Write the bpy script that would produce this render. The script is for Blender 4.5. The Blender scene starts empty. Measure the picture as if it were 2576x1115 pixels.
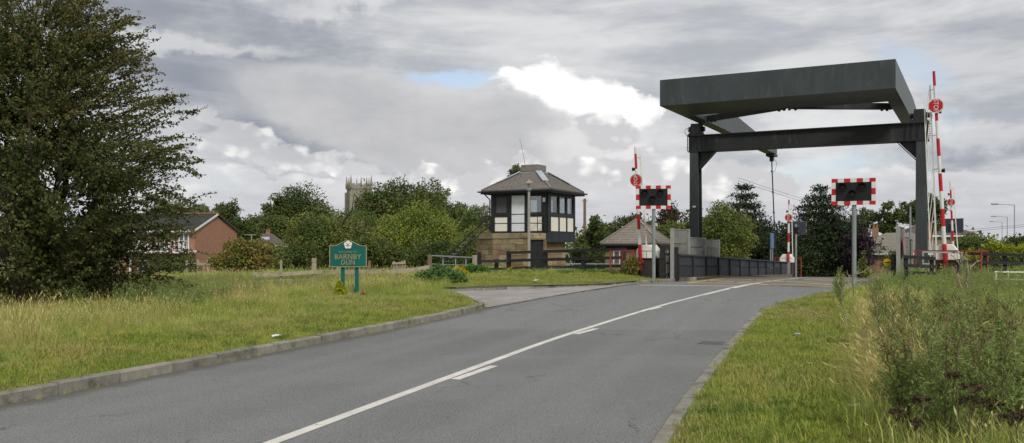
import bpy, bmesh, math, random
import numpy as np
from mathutils import Vector, Matrix
from mathutils.geometry import delaunay_2d_cdt

C = bpy.context.scene.collection
S = bpy.context.scene
R = math.radians
random.seed(7)

# ------------------------------------------------------------------ camera
EYE = 1.6
FPX, CX, HZ = 2250.0, 1288.0, 622.0          # focal length, centre column and horizon of a 2576 px wide frame
cam_d = bpy.data.cameras.new('camera')
cam = bpy.data.objects.new('camera', cam_d)
C.objects.link(cam)
S.camera = cam
cam.location = (0, 0, EYE)
cam.rotation_euler = (R(90), 0, 0)
cam_d.sensor_fit = 'HORIZONTAL'
cam_d.sensor_width = 36.0
cam_d.lens = 36.0 * FPX / 2576.0
cam_d.shift_y = (HZ - 557.5) / 2576.0
cam_d.clip_start = 0.1
cam_d.clip_end = 6000

# ------------------------------------------------------------------ world / sun / exposure
SUN_EL, SUN_AZ = 45.0, 158.0                 # behind the viewer, compass degrees from +Y clockwise
SKY_STRENGTH = 0.1
world = bpy.data.worlds.new('World')
S.world = world
world.use_nodes = True
wn = world.node_tree
wn.nodes.clear()


class NB:
    """small helper for node trees"""
    def __init__(self, tree): self.t = tree
    def n(self, typ, **kw):
        nd = self.t.nodes.new(typ)
        for k, v in kw.items(): setattr(nd, k, v)
        return nd
    def put(self, sock, v):
        if isinstance(v, bpy.types.NodeSocket): self.t.links.new(v, sock)
        elif v is not None: sock.default_value = v
    def m(self, op, a, b=None, c=None, clamp=False):
        nd = self.n('ShaderNodeMath', operation=op, use_clamp=clamp)
        self.put(nd.inputs[0], a)
        if b is not None: self.put(nd.inputs[1], b)
        if c is not None: self.put(nd.inputs[2], c)
        return nd.outputs[0]
    def vm(self, op, a, b=None):
        nd = self.n('ShaderNodeVectorMath', operation=op)
        self.put(nd.inputs[0], a)
        if b is not None: self.put(nd.inputs[3 if op == 'SCALE' else 1], b)
        return nd.outputs[0]
    def noise(self, vec, scale, detail=4, rough=0.55, dist=0.0, out=0):
        nd = self.n('ShaderNodeTexNoise')
        self.put(nd.inputs['Vector'], vec)
        nd.inputs['Scale'].default_value = scale
        nd.inputs['Detail'].default_value = detail
        nd.inputs['Roughness'].default_value = rough
        nd.inputs['Distortion'].default_value = dist
        return nd.outputs[out]
    def mix(self, f, a, b, blend='MIX'):
        nd = self.n('ShaderNodeMix', data_type='RGBA', blend_type=blend)
        self.put(nd.inputs[0], f)
        for s, v in ((nd.inputs[6], a), (nd.inputs[7], b)):
            if isinstance(v, (tuple, list)): v = tuple(v) + ((1,) if len(v) == 3 else ())
            self.put(s, v)
        return nd.outputs[2]
    def ss(self, x, lo, hi):
        nd = self.n('ShaderNodeMapRange', interpolation_type='SMOOTHSTEP')
        self.put(nd.inputs[0], x)
        for i, v in ((1, lo), (2, hi), (3, 0.0), (4, 1.0)): self.put(nd.inputs[i], v)
        return nd.outputs[0]
    def xyz(self, v):
        nd = self.n('ShaderNodeSeparateXYZ'); self.put(nd.inputs[0], v)
        return nd.outputs
    def comb(self, x, y, z):
        nd = self.n('ShaderNodeCombineXYZ')
        for i, v in enumerate((x, y, z)): self.put(nd.inputs[i], v)
        return nd.outputs[0]


def build_sky():
    b = NB(wn)
    out = b.n('ShaderNodeOutputWorld')
    bg = b.n('ShaderNodeBackground')
    bg.inputs['Strength'].default_value = SKY_STRENGTH
    wn.links.new(bg.outputs[0], out.inputs[0])
    sky = b.n('ShaderNodeTexSky', sky_type='NISHITA')
    sky.sun_disc = False
    sky.sun_elevation = R(SUN_EL)
    sky.sun_rotation = R(SUN_AZ)
    d = b.n('ShaderNodeTexCoord').outputs['Generated']
    x, y, z = b.xyz(d)[:3]
    az = b.m('MULTIPLY', b.m('ARCTAN2', x, y), 57.29578)                       # degrees, 0 = +Y
    el = b.m('MULTIPLY', b.m('ARCSINE', z), 57.29578)
    # angular coordinates disturbed by fractal noise: ragged cloud edges
    n1 = b.n('ShaderNodeTexNoise')
    b.put(n1.inputs['Vector'], d)
    for k, v in (('Scale', 9.0), ('Detail', 9.0), ('Roughness', 0.58)): n1.inputs[k].default_value = v
    w = b.xyz(b.vm('SUBTRACT', n1.outputs['Color'], (0.5, 0.5, 0.5)))
    n2 = b.n('ShaderNodeTexNoise')
    b.put(n2.inputs['Vector'], b.vm('MULTIPLY', d, (1, 1, 2.2)))
    for k, v in (('Scale', 22.0), ('Detail', 7.0), ('Roughness', 0.55)): n2.inputs[k].default_value = v
    w2 = b.xyz(b.vm('SUBTRACT', n2.outputs['Color'], (0.5, 0.5, 0.5)))
    def coords(a1, a2):
        return (b.m('ADD', az, b.m('ADD', b.m('MULTIPLY', w[0], a1 * 1.3), b.m('MULTIPLY', w2[0], a2))),
                b.m('ADD', el, b.m('ADD', b.m('MULTIPLY', w[1], a1), b.m('MULTIPLY', w2[1], a2))))
    def ang(px, py):
        a = math.atan((px - CX) / FPX)
        return math.degrees(a), math.degrees(math.atan((HZ - py) / FPX * math.cos(a)))
    def blob(cc, px, py, rx, ry, soft, tilt=0.0):
        ca, ce = ang(px, py)
        da = b.m('SUBTRACT', cc[0], ca); de = b.m('SUBTRACT', cc[1], ce)
        t = R(tilt)
        u = b.m('ADD', b.m('MULTIPLY', da, math.cos(t)), b.m('MULTIPLY', de, math.sin(t)))
        v = b.m('SUBTRACT', b.m('MULTIPLY', de, math.cos(t)), b.m('MULTIPLY', da, math.sin(t)))
        k = 1 / 39.3                                                           # degrees per picture pixel near the axis
        u = b.m('DIVIDE', u, rx * k); v = b.m('DIVIDE', v, ry * k)
        r = b.m('SQRT', b.m('ADD', b.m('MULTIPLY', u, u), b.m('MULTIPLY', v, v)))
        return b.m('SUBTRACT', 1.0, b.ss(r, 1 - soft, 1 + soft))
    cs, cw, cr = coords(3.5, 1.2), coords(8.0, 2.0), coords(3.0, 2.4)
    # layered cloud sheet, seen in perspective on a plane overhead
    zz = b.m('MAXIMUM', b.m('ADD', z, 0.10), 0.03)
    pl = b.comb(b.m('DIVIDE', x, zz), b.m('DIVIDE', y, zz), 0.0)
    sheet = b.noise(b.vm('MULTIPLY', pl, (1.0, 0.8, 1)), 1.15, 9, 0.56, 0.5)
    fine = b.noise(b.vm('MULTIPLY', pl, (1.0, 1.0, 1)), 3.4, 8, 0.6, 0.3)
    streak = b.noise(b.vm('MULTIPLY', d, (1, 1, 6)), 6.0, 8, 0.6, 0.4)
    f = b.m('ADD', b.m('MULTIPLY', sheet, 0.55), b.m('ADD', b.m('MULTIPLY', fine, 0.2), b.m('MULTIPLY', streak, 0.45)))
    f = b.ss(f, 0.47, 0.72)
    DK, MD, LT, WH = (0.275, 0.300, 0.352), (0.430, 0.450, 0.492), (0.70, 0.706, 0.716), (1.15, 1.15, 1.13)
    def sc(c): return tuple(v * 0.61 / SKY_STRENGTH for v in c)
    DK, MD, LT, WH = sc(DK), sc(MD), sc(LT), sc(WH)
    base = b.mix(f, MD, LT)
    # darker cloud bodies
    for (px, py, rx, ry, so, st, tl) in ((600, 120, 420, 130, .5, .95, -16), (850, 300, 520, 95, .5, .95, -4), (1300, 360, 330, 60, .5, .6, 0), (300, 40, 330, 110, .6, .6, 0), (420, 200, 300, 70, .5, .6, 0),
                                         (2480, 110, 260, 90, .6, .5, 0), (2500, 410, 230, 60, .6, .6, 0), (700, 300, 300, 80, .6, .5, 8)):
        base = b.mix(b.m('MULTIPLY', blob(cw, px, py, rx, ry, so, tl), b.m('ADD', 0.45 * st, b.m('MULTIPLY', b.m('SUBTRACT', 1.0, f), 0.55 * st))), base, DK)
    # open blue
    blue = b.mix(0.42, sky.outputs[0], sc((0.50, 0.56, 0.66)))
    for (px, py, rx, ry, st, tl) in ((1165, 196, 110, 22, .95, 0), (2290, 165, 80, 40, .5, -30), (2060, 425, 150, 34, .55, 6), (2360, 300, 60, 30, .25, 0), (560, 470, 80, 24, .35, 0)):
        base = b.mix(b.m('MULTIPLY', blob(cs, px, py, rx, ry, .45, tl), st), base, blue)
    # cauliflower relief for the heaped clouds
    def puff(scale, seed):
        nd = b.n('ShaderNodeTexVoronoi', feature='SMOOTH_F1')
        b.put(nd.inputs['Vector'], b.vm('ADD', b.vm('ADD', d, b.vm('SCALE', b.vm('SUBTRACT', n2.outputs['Color'], (.5, .5, .5)), .035)), (seed, 0, 0)))
        nd.inputs['Scale'].default_value = scale; nd.inputs['Smoothness'].default_value = .35
        return b.m('SUBTRACT', 1.0, b.m('MULTIPLY', nd.outputs['Distance'], 1.35), clamp=True)
    pf1, pf2 = puff(26, 0.0), puff(62, 3.1)
    pf = b.m('ADD', b.m('MULTIPLY', pf1, .62), b.m('MULTIPLY', pf2, .38))
    def pile(blobs, thr, soft):
        fld = None
        for q in blobs:
            v = blob(cr, *q, .75); fld = v if fld is None else b.m('MAXIMUM', fld, v)
        t = b.m('ADD', fld, b.m('MULTIPLY', b.m('SUBTRACT', pf, .5), .42))
        return b.ss(t, thr - soft, thr + soft), t
    # bright cumulus tower and its right shoulder
    tower, tf = pile(((1385, 212, 125, 68), (1480, 245, 115, 62), (1565, 272, 110, 56), (1305, 192, 60, 34)), .44, .09)
    tcol = b.mix(b.ss(pf, .35, .8), sc((0.80, 0.80, 0.81)), WH)
    tcol = b.mix(b.ss(tf, .46, .80), tcol, WH)
    base = b.mix(b.m('MULTIPLY', blob(cw, 1420, 235, 210, 95, .6), .45), base, LT)
    base = b.mix(tower, base, tcol)
    # grey cloud lying in front of its foot
    front = b.mix(b.noise(b.vm('MULTIPLY', d, (1, 1, 2.5)), 14, 8, 0.6), sc((0.40, 0.405, 0.43)), sc((0.68, 0.675, 0.68)))
    fm = blob(cs, 1150, 338, 560, 112, .16, -10)
    base = b.mix(b.m('MULTIPLY', fm, 0.94), base, front)
    rim = b.m('MULTIPLY', b.m('SUBTRACT', blob(cs, 1150, 338, 560, 116, .10, -10), blob(cs, 1150, 350, 545, 108, .3, -10)), 0.5, clamp=True)
    base = b.mix(rim, base, LT)
    # glow of bright cloud right of the cabin
    for (px, py, rx, ry, st) in ((1530, 390, 150, 60, .7), (1600, 330, 130, 70, .55), (2130, 330, 200, 60, .5), (2480, 330, 150, 40, .4), (450, 130, 190, 22, .45), (800, 420, 230, 18, .5), (880, 20, 180, 30, .55)):
        base = b.mix(b.m('MULTIPLY', blob(cw, px, py, rx, ry, .5), st), base, sc((0.80, 0.80, 0.80)))
    # heaped clouds along the horizon, each heap lit on top and greyer beneath
    heap_edge = b.m('ADD', b.m('MULTIPLY', b.noise(b.comb(b.m('MULTIPLY', az, 0.11), 0.0, 3.0), 1.0, 3, 0.5), 5.0), 1.9)
    hh = b.m('SUBTRACT', heap_edge, cr[1])
    hm = b.ss(hh, -0.12, 0.16)
    heap_col = b.mix(b.ss(hh, 0.0, 2.8), sc((0.86, 0.85, 0.84)), sc((0.56, 0.56, 0.60)))
    heap_col = b.mix(b.m('MULTIPLY', b.ss(pf, .75, .35), 0.55), heap_col, sc((0.55, 0.55, 0.59)))
    base = b.mix(b.m('MULTIPLY', hm, 0.66), base, heap_col)
    for hs, stg in ((((1480, 430, 70, 34), (1570, 440, 80, 44), (1700, 430, 95, 46), (1810, 450, 100, 50), (1640, 410, 60, 32), (1910, 455, 70, 34), (1540, 330, 90, 50)), 1.0),
               (((1260, 440, 85, 30), (1370, 440, 70, 46), (1180, 455, 60, 28), (1330, 410, 40, 26), (1080, 440, 60, 22)), 1.0),
               (((600, 350, 70, 34), (640, 375, 120, 30), (540, 320, 44, 22), (760, 405, 120, 20), (900, 430, 70, 20)), .7)):
        hmk, hf = pile(hs, .44, .16)
        hc = b.mix(b.ss(pf, .30, .78), sc((0.60, 0.60, 0.62)), sc((1.0, 0.99, 0.96)))
        base = b.mix(b.m('MULTIPLY', hmk, stg), base, hc)
    wn.links.new(base, bg.inputs['Color'])


build_sky()
sun_d = bpy.data.lights.new('sun', 'SUN')
sun_d.energy = 1.5
sun_d.angle = R(14)
sun_d.color = (1.0, 0.95, 0.87)
sun = bpy.data.objects.new('sun', sun_d)
C.objects.link(sun)
sd = Vector((math.sin(R(SUN_AZ)) * math.cos(R(SUN_EL)), math.cos(R(SUN_AZ)) * math.cos(R(SUN_EL)), math.sin(R(SUN_EL))))
sun.rotation_euler = sd.to_track_quat('Z', 'Y').to_euler()
sun.location = (0, 0, 60)
S.view_settings.view_transform = 'Standard'
S.view_settings.look = 'None'
S.view_settings.exposure = 0.78
S.view_settings.gamma = 1.0
S.view_settings.use_curve_mapping = False
S.cycles.max_bounces = 6
S.cycles.transparent_max_bounces = 8
S.cycles.use_denoising = True


# ------------------------------------------------------------------ helpers
def X(px, D): return (px - CX) / FPX * D
def Zp(py, D): return EYE - (py - HZ) / FPX * D
def at(px, py, D): return Vector((X(px, D), D, Zp(py, D)))

BA = R(27.6)                                   # bearing of the bridge axis
BO = (8.21, 40.0)                              # foot of the gantry's near-side leg line
def bp(x, s, z=0.0):
    return Vector((BO[0] + math.cos(BA) * x + math.sin(BA) * s, BO[1] - math.sin(BA) * x + math.cos(BA) * s, z))
def smooth(x, a, b):
    t = min(1.0, max(0.0, (x - a) / (b - a)))
    return t * t * (3 - 2 * t)
def zr(y):                                     # height of the road: it climbs to the bridge and falls beyond
    return 0.25 * smooth(y, 17, 34) - 1.6 * smooth(y, 38, 74) - 0.3 * smooth(y, 74, 140)


def lk(o, parent=None):
    C.objects.link(o)
    if parent is not None: o.parent = parent
    return o
def tag(o, label=None, cat=None, group=None, kind=None):
    if label: o['label'] = label
    if cat: o['category'] = cat
    if group: o['group'] = group
    if kind: o['kind'] = kind
    return o
def thing(name, label, cat, loc=(0, 0, 0), rz=0.0, group=None):
    o = bpy.data.objects.new(name, None)
    o.empty_display_size = 0.2
    o.location = loc
    o.rotation_euler = (0, 0, rz)
    lk(o)
    return tag(o, label, cat, group)


class MB:
    def __init__(self): self.v = []; self.f = []
    def add(self, vs, fs):
        k = len(self.v)
        self.v += [tuple(v) for v in vs]
        self.f += [tuple(i + k for i in f) for f in fs]
        return self
    def box(self, c, s, rot=None):
        hx, hy, hz = s[0] / 2, s[1] / 2, s[2] / 2
        vs = [Vector((sx * hx, sy * hy, sz * hz)) for sz in (-1, 1) for sy in (-1, 1) for sx in (-1, 1)]
        if rot is not None: vs = [rot @ v for v in vs]
        vs = [v + Vector(c) for v in vs]
        return self.add(vs, [(0, 2, 3, 1), (4, 5, 7, 6), (0, 1, 5, 4), (2, 6, 7, 3), (0, 4, 6, 2), (1, 3, 7, 5)])
    def bar(self, p0, p1, w, h, up=(0, 0, 1)):          # rectangular bar between two points
        p0, p1 = Vector(p0), Vector(p1)
        d = (p1 - p0); L = d.length; d.normalize()
        u = Vector(up)
        if abs(d.dot(u)) > 0.98: u = Vector((0, 1, 0))
        s = d.cross(u).normalized(); u = s.cross(d).normalized()
        vs = []
        for p in (p0, p1):
            for a, b_ in ((-1, -1), (1, -1), (1, 1), (-1, 1)):
                vs.append(p + s * (a * w / 2) + u * (b_ * h / 2))
        return self.add(vs, [(0, 1, 2, 3), (7, 6, 5, 4), (0, 4, 5, 1), (1, 5, 6, 2), (2, 6, 7, 3), (3, 7, 4, 0)])
    def tube(self, pts, rad, n=8, cap=True):
        pts = [Vector(p) for p in pts]
        rad = rad if isinstance(rad, (list, tuple)) else [rad] * len(pts)
        vs = []; fs = []
        for i, p in enumerate(pts):
            d = (pts[min(i + 1, len(pts) - 1)] - pts[max(i - 1, 0)]).normalized()
            u = Vector((0, 0, 1)) if abs(d.z) < 0.9 else Vector((1, 0, 0))
            s = d.cross(u).normalized(); u = s.cross(d).normalized()
            for k in range(n):
                a = 2 * math.pi * k / n
                vs.append(p + (s * math.cos(a) + u * math.sin(a)) * rad[i])
        for i in range(len(pts) - 1):
            for k in range(n):
                a, b_ = i * n + k, i * n + (k + 1) % n
                fs.append((a, b_, b_ + n, a + n))
        if cap:
            fs.append(tuple(range(n - 1, -1, -1)))
            fs.append(tuple(range((len(pts) - 1) * n, len(pts) * n)))
        return self.add(vs, fs)
    def prism(self, poly, f0, f1):                       # poly 2D points; f0 / f1 map a 2D point to 3D for the two ends
        n = len(poly)
        vs = [f0(p) for p in poly] + [f1(p) for p in poly]
        fs = [tuple(range(n - 1, -1, -1)), tuple(range(n, 2 * n))]
        fs += [(i, (i + 1) % n, n + (i + 1) % n, n + i) for i in range(n)]
        return self.add(vs, fs)
    def slab(self, poly, z0, z1):
        return self.prism(poly, lambda p: (p[0], p[1], z0), lambda p: (p[0], p[1], z1))
    def plate(self, poly, y0, y1):                       # poly in x,z; thickness along y
        return self.prism(poly, lambda p: (p[0], y0, p[1]), lambda p: (p[0], y1, p[1]))
    def mesh(self, name, mat, smooth_=False, bevel=0.0):
        me = bpy.data.meshes.new(name)
        me.from_pydata([tuple(v) for v in self.v], [], self.f)
        bm = bmesh.new(); bm.from_mesh(me)
        bmesh.ops.recalc_face_normals(bm, faces=bm.faces)
        if bevel:
            bmesh.ops.bevel(bm, geom=list(bm.edges), offset=bevel, segments=1, affect='EDGES', profile=0.6)
        bm.to_mesh(me); bm.free()
        if mat is not None: me.materials.append(mat)
        if smooth_:
            me.polygons.foreach_set('use_smooth', [True] * len(me.polygons))
        return me
    def build(self, name, mat, parent=None, smooth_=False, bevel=0.0, label=None):
        o = lk(bpy.data.objects.new(name, self.mesh(name, mat, smooth_, bevel)), parent)
        if label: o['label'] = label
        return o


def np_mesh(name, verts, faces, mat, tone=None, extra=None):
    """quads or triangles from numpy arrays"""
    me = bpy.data.meshes.new(name)
    nv, nf, k = len(verts), len(faces), faces.shape[1]
    me.vertices.add(nv); me.vertices.foreach_set('co', np.asarray(verts, np.float32).ravel())
    me.loops.add(nf * k); me.loops.foreach_set('vertex_index', np.asarray(faces, np.int32).ravel())
    me.polygons.add(nf)
    me.polygons.foreach_set('loop_start', np.arange(0, nf * k, k, dtype=np.int32))
    me.polygons.foreach_set('loop_total', np.full(nf, k, np.int32))
    if tone is not None:
        a = me.attributes.new('tone', 'FLOAT', 'FACE'); a.data.foreach_set('value', np.asarray(tone, np.float32))
    me.update(calc_edges=True)
    if mat is not None: me.materials.append(mat)
    return me
def np_obj(name, verts, faces, mat, parent=None, tone=None):
    return lk(bpy.data.objects.new(name, np_mesh(name, verts, faces, mat, tone)), parent)


def text_mesh(txt, size, mat, depth=0.004, sx=1.0, name='lettering', spacing=1.0):
    cu = bpy.data.curves.new('lettering_curve', 'FONT')
    cu.body = txt; cu.size = size; cu.extrude = depth; cu.align_x = 'CENTER'; cu.align_y = 'CENTER'
    cu.space_character = spacing; cu.resolution_u = 3
    o = bpy.data.objects.new('lettering_source', cu)
    C.objects.link(o)
    dg = bpy.context.evaluated_depsgraph_get()
    me = bpy.data.meshes.new_from_object(o.evaluated_get(dg))
    bpy.data.objects.remove(o); bpy.data.curves.remove(cu)
    me.name = name
    me.materials.clear(); me.materials.append(mat)
    me.transform(Matrix.Diagonal((sx, 1, 1, 1)))
    return me


# ------------------------------------------------------------------ materials
MATS = {}
def pmat(name, c1, c2=None, scale=3.0, rough=0.8, bump=0.0, bscale=40.0, metal=0.0, detail=6, c3=None, s3=0.6, t3=(0.55, 0.75), coord='Object', spec=0.3, stretch=None, vary=0.0):
    m = bpy.data.materials.new(name)
    m.use_nodes = True
    t = m.node_tree; t.nodes.clear(); b = NB(t)
    out = b.n('ShaderNodeOutputMaterial'); p = b.n('ShaderNodeBsdfPrincipled')
    t.links.new(p.outputs[0], out.inputs[0])
    p.inputs['Roughness'].default_value = rough
    p.inputs['Metallic'].default_value = metal
    p.inputs['Specular IOR Level'].default_value = spec
    tc = b.n('ShaderNodeTexCoord').outputs['Object'] if coord == 'Object' else b.n('ShaderNodeNewGeometry').outputs['Position']
    if stretch: tc = b.vm('MULTIPLY', tc, stretch)
    info = b.n('ShaderNodeObjectInfo').outputs['Random']
    if c2 is None: c2 = tuple(v * 0.8 for v in c1)
    vec = b.vm('ADD', tc, b.comb(b.m('MULTIPLY', info, 37.0), b.m('MULTIPLY', info, 11.0), 0.0)) if coord == 'Object' else tc
    f = b.ss(b.noise(vec, scale, detail, 0.6), 0.3, 0.7)
    col = b.mix(f, c1, c2)
    if c3 is not None:
        col = b.mix(b.ss(b.noise(vec, s3, 7, 0.65), *t3), col, c3)
    if vary: col = b.mix(1.0, col, b.comb(*[b.m('ADD', 1 - vary, b.m('MULTIPLY', b.m('FRACT', b.m('MULTIPLY', info, 7.31)), 2 * vary))] * 3), 'MULTIPLY')
    t.links.new(col, p.inputs['Base Color'])
    if bump:
        bn = b.n('ShaderNodeBump'); bn.inputs['Strength'].default_value = bump; bn.inputs['Distance'].default_value = 0.02
        t.links.new(b.noise(vec, bscale, 5, 0.6), bn.inputs['Height']); t.links.new(bn.outputs[0], p.inputs['Normal'])
    MATS[name] = m
    return m


def leaf_mat(name, cols, trans=0.25, rough=0.6, nscale=0.35, tint=None):
    """leaf colours: per-face tone picks along the list; a slow variation in space shifts it"""
    m = bpy.data.materials.new(name); m.use_nodes = True
    t = m.node_tree; t.nodes.clear(); b = NB(t)
    out = b.n('ShaderNodeOutputMaterial'); p = b.n('ShaderNodeBsdfPrincipled')
    p.inputs['Roughness'].default_value = rough; p.inputs['Specular IOR Level'].default_value = 0.25
    tone = b.n('ShaderNodeAttribute', attribute_name='tone').outputs['Fac']
    pos = b.n('ShaderNodeTexCoord').outputs['Object']
    sl = b.noise(pos, nscale, 4, 0.6)
    f = b.m('ADD', b.m('MULTIPLY', tone, 0.6), b.m('SUBTRACT', b.m('MULTIPLY', sl, 1.3), 0.45), clamp=True)
    ramp = b.n('ShaderNodeValToRGB')
    el = ramp.color_ramp.elements
    while len(el) < len(cols): el.new(0.5)
    for i, c in enumerate(cols):
        el[i].position = i / (len(cols) - 1); el[i].color = (*c, 1)
    t.links.new(f, ramp.inputs[0])
    t.links.new(ramp.outputs[0], p.inputs['Base Color'])
    tr = b.n('ShaderNodeBsdfTranslucent')
    t.links.new(ramp.outputs[0], tr.inputs[0])
    mx = b.n('ShaderNodeMixShader'); mx.inputs[0].default_value = trans
    t.links.new(p.outputs[0], mx.inputs[1]); t.links.new(tr.outputs[0], mx.inputs[2])
    t.links.new(mx.outputs[0], out.inputs[0])
    MATS[name] = m
    return m


def grass_mat(name, g1, g2, straw, dry_lo, dry_hi, trans=0.3):
    """blades: patches of two greens and straw over the ground, each tuft shifted a little"""
    m = bpy.data.materials.new(name); m.use_nodes = True
    t = m.node_tree; t.nodes.clear(); b = NB(t)
    out = b.n('ShaderNodeOutputMaterial'); p = b.n('ShaderNodeBsdfPrincipled')
    p.inputs['Roughness'].default_value = 0.65; p.inputs['Specular IOR Level'].default_value = 0.2
    pos = b.n('ShaderNodeNewGeometry').outputs['Position']
    rnd = b.n('ShaderNodeObjectInfo').outputs['Random']
    tone = b.n('ShaderNodeAttribute', attribute_name='tone').outputs['Fac']
    flat = b.vm('MULTIPLY', pos, (1, 1, 0))
    a = b.ss(b.m('ADD', b.noise(flat, 0.9, 5, 0.6), b.m('MULTIPLY', b.m('SUBTRACT', rnd, 0.5), 0.35)), 0.3, 0.7)
    col = b.mix(a, g1, g2)
    dr = b.m('ADD', b.noise(b.vm('ADD', flat, (31, 7, 0)), 0.55, 5, 0.65), b.m('MULTIPLY', b.m('SUBTRACT', tone, 0.5), 0.42))
    col = b.mix(b.ss(dr, dry_lo, dry_hi), col, straw)
    t.links.new(col, p.inputs['Base Color'])
    tr = b.n('ShaderNodeBsdfTranslucent'); t.links.new(col, tr.inputs[0])
    mx = b.n('ShaderNodeMixShader'); mx.inputs[0].default_value = trans
    t.links.new(p.outputs[0], mx.inputs[1]); t.links.new(tr.outputs[0], mx.inputs[2])
    t.links.new(mx.outputs[0], out.inputs[0])
    MATS[name] = m
    return m


def asphalt_mat():
    m = bpy.data.materials.new('asphalt'); m.use_nodes = True
    t = m.node_tree; t.nodes.clear(); b = NB(t)
    out = b.n('ShaderNodeOutputMaterial'); p = b.n('ShaderNodeBsdfPrincipled')
    t.links.new(p.outputs[0], out.inputs[0])
    p.inputs['Roughness'].default_value = 0.85; p.inputs['Specular IOR Level'].default_value = 0.25
    pos = b.n('ShaderNodeNewGeometry').outputs['Position']
    col = b.mix(b.ss(b.noise(pos, 0.35, 6, 0.6), 0.3, 0.7), (0.108, 0.113, 0.112), (0.162, 0.167, 0.163))
    # the older, paler surface beyond a transverse joint and worn wheel tracks
    x, y, z = b.xyz(pos)[:3]
    wob = b.m('MULTIPLY', b.noise(pos, 1.5, 4, 0.6), 0.35)
    pch = b.m('MULTIPLY', b.ss(b.m('ADD', y, wob), 13.4, 13.5), b.m('SUBTRACT', 1.0, b.ss(b.m('ADD', y, wob), 17.4, 17.5)))
    col = b.mix(b.m('MULTIPLY', pch, 0.45), col, (0.088, 0.090, 0.092))
    far = b.ss(b.m('ADD', y, b.m('MULTIPLY', x, 0.08)), 17.4, 17.7)
    col = b.mix(b.m('MULTIPLY', far, 0.45), col, (0.195, 0.198, 0.196))
    q = b.m('SUBTRACT', x, b.m('MULTIPLY', y, 0.325))
    trk = b.m('SUBTRACT', 1.0, b.ss(b.m('ABSOLUTE', b.m('SUBTRACT', b.m('PINGPONG', b.m('ADD', q, 4.6), 0.95), 0.3)), 0.0, 0.45))
    col = b.mix(b.m('MULTIPLY', trk, b.m('MULTIPLY', b.noise(b.vm('MULTIPLY', pos, (0.5, 0.12, 1)), 2.0, 4, 0.6), 0.75)), col, (0.205, 0.207, 0.203))
    st = b.noise(b.vm('ADD', pos, (5, 3, 0)), 0.8, 8, 0.7)
    col = b.mix(b.m('MULTIPLY', b.ss(st, 0.6, 0.72), 0.45), col, (0.085, 0.086, 0.086))
    g = b.noise(pos, 55.0, 4, 0.75)
    col = b.mix(b.ss(g, 0.40, 0.60), b.mix(0.35, col, (0.04, 0.041, 0.042)), b.mix(0.45, col, (0.33, 0.33, 0.32)))
    g2 = b.noise(pos, 19.0, 5, 0.75)
    col = b.mix(b.m('MULTIPLY', b.ss(g2, 0.54, 0.66), 0.55), col, (0.06, 0.062, 0.064))
    col = b.mix(b.m('MULTIPLY', b.ss(b.noise(b.vm('ADD', pos, (9, 2, 0)), 6.0, 6, 0.7), 0.52, 0.70), 0.35), col, (0.24, 0.242, 0.235))
    # grit and dirt gathered along the kerbs (straight left gutter; worn right edge)
    gl = b.m('SUBTRACT', b.m('MULTIPLY', b.m('SUBTRACT', x, b.m('SUBTRACT', b.m('MULTIPLY', y, 0.3348), 8.17)), 0.948), b.m('MULTIPLY', b.noise(pos, 2.2, 6, 0.7), 0.55))
    grit = b.m('SUBTRACT', 1.0, b.ss(gl, -0.20, 0.10))
    col = b.mix(b.m('MULTIPLY', grit, 0.65), col, (0.075, 0.068, 0.048))
    # hairline cracks
    wv = b.n('ShaderNodeTexVoronoi', feature='DISTANCE_TO_EDGE'); b.put(wv.inputs['Vector'], b.vm('ADD', b.vm('MULTIPLY', pos, (1, .5, 0)), b.vm('SCALE', b.noise(pos, 2.0, 5, .7, out=1), .8))); wv.inputs['Scale'].default_value = .55
    crk = b.m('MULTIPLY', b.m('SUBTRACT', 1.0, b.ss(wv.outputs['Distance'], .002, .012)), b.ss(b.noise(pos, .35, 3, .5), .50, .62))
    col = b.mix(b.m('MULTIPLY', crk, .7), col, (0.05, 0.05, 0.05))
    t.links.new(col, p.inputs['Base Color'])
    bn = b.n('ShaderNodeBump'); bn.inputs['Strength'].default_value = 0.5; bn.inputs['Distance'].default_value = 0.01
    t.links.new(g, bn.inputs['Height']); t.links.new(bn.outputs[0], p.inputs['Normal'])
    MATS['asphalt'] = m
    return m


def worn_paint(name, c, lo=0.66, hi=0.70):
    """road paint: worn through to the asphalt in places"""
    m = bpy.data.materials.new(name); m.use_nodes = True
    t = m.node_tree; t.nodes.clear(); b = NB(t)
    out = b.n('ShaderNodeOutputMaterial'); p = b.n('ShaderNodeBsdfPrincipled')
    t.links.new(p.outputs[0], out.inputs[0]); p.inputs['Roughness'].default_value = 0.7
    pos = b.n('ShaderNodeNewGeometry').outputs['Position']
    n = b.noise(pos, 6.0, 9, 0.72)
    col = b.mix(b.ss(b.noise(pos, 1.3, 6, 0.6), 0.3, 0.7), c, tuple(v * 0.78 for v in c))
    col = b.mix(b.ss(n, lo - .08, hi), col, (0.15, 0.15, 0.148))
    t.links.new(col, p.inputs['Base Color'])
    MATS[name] = m
    return m


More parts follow.
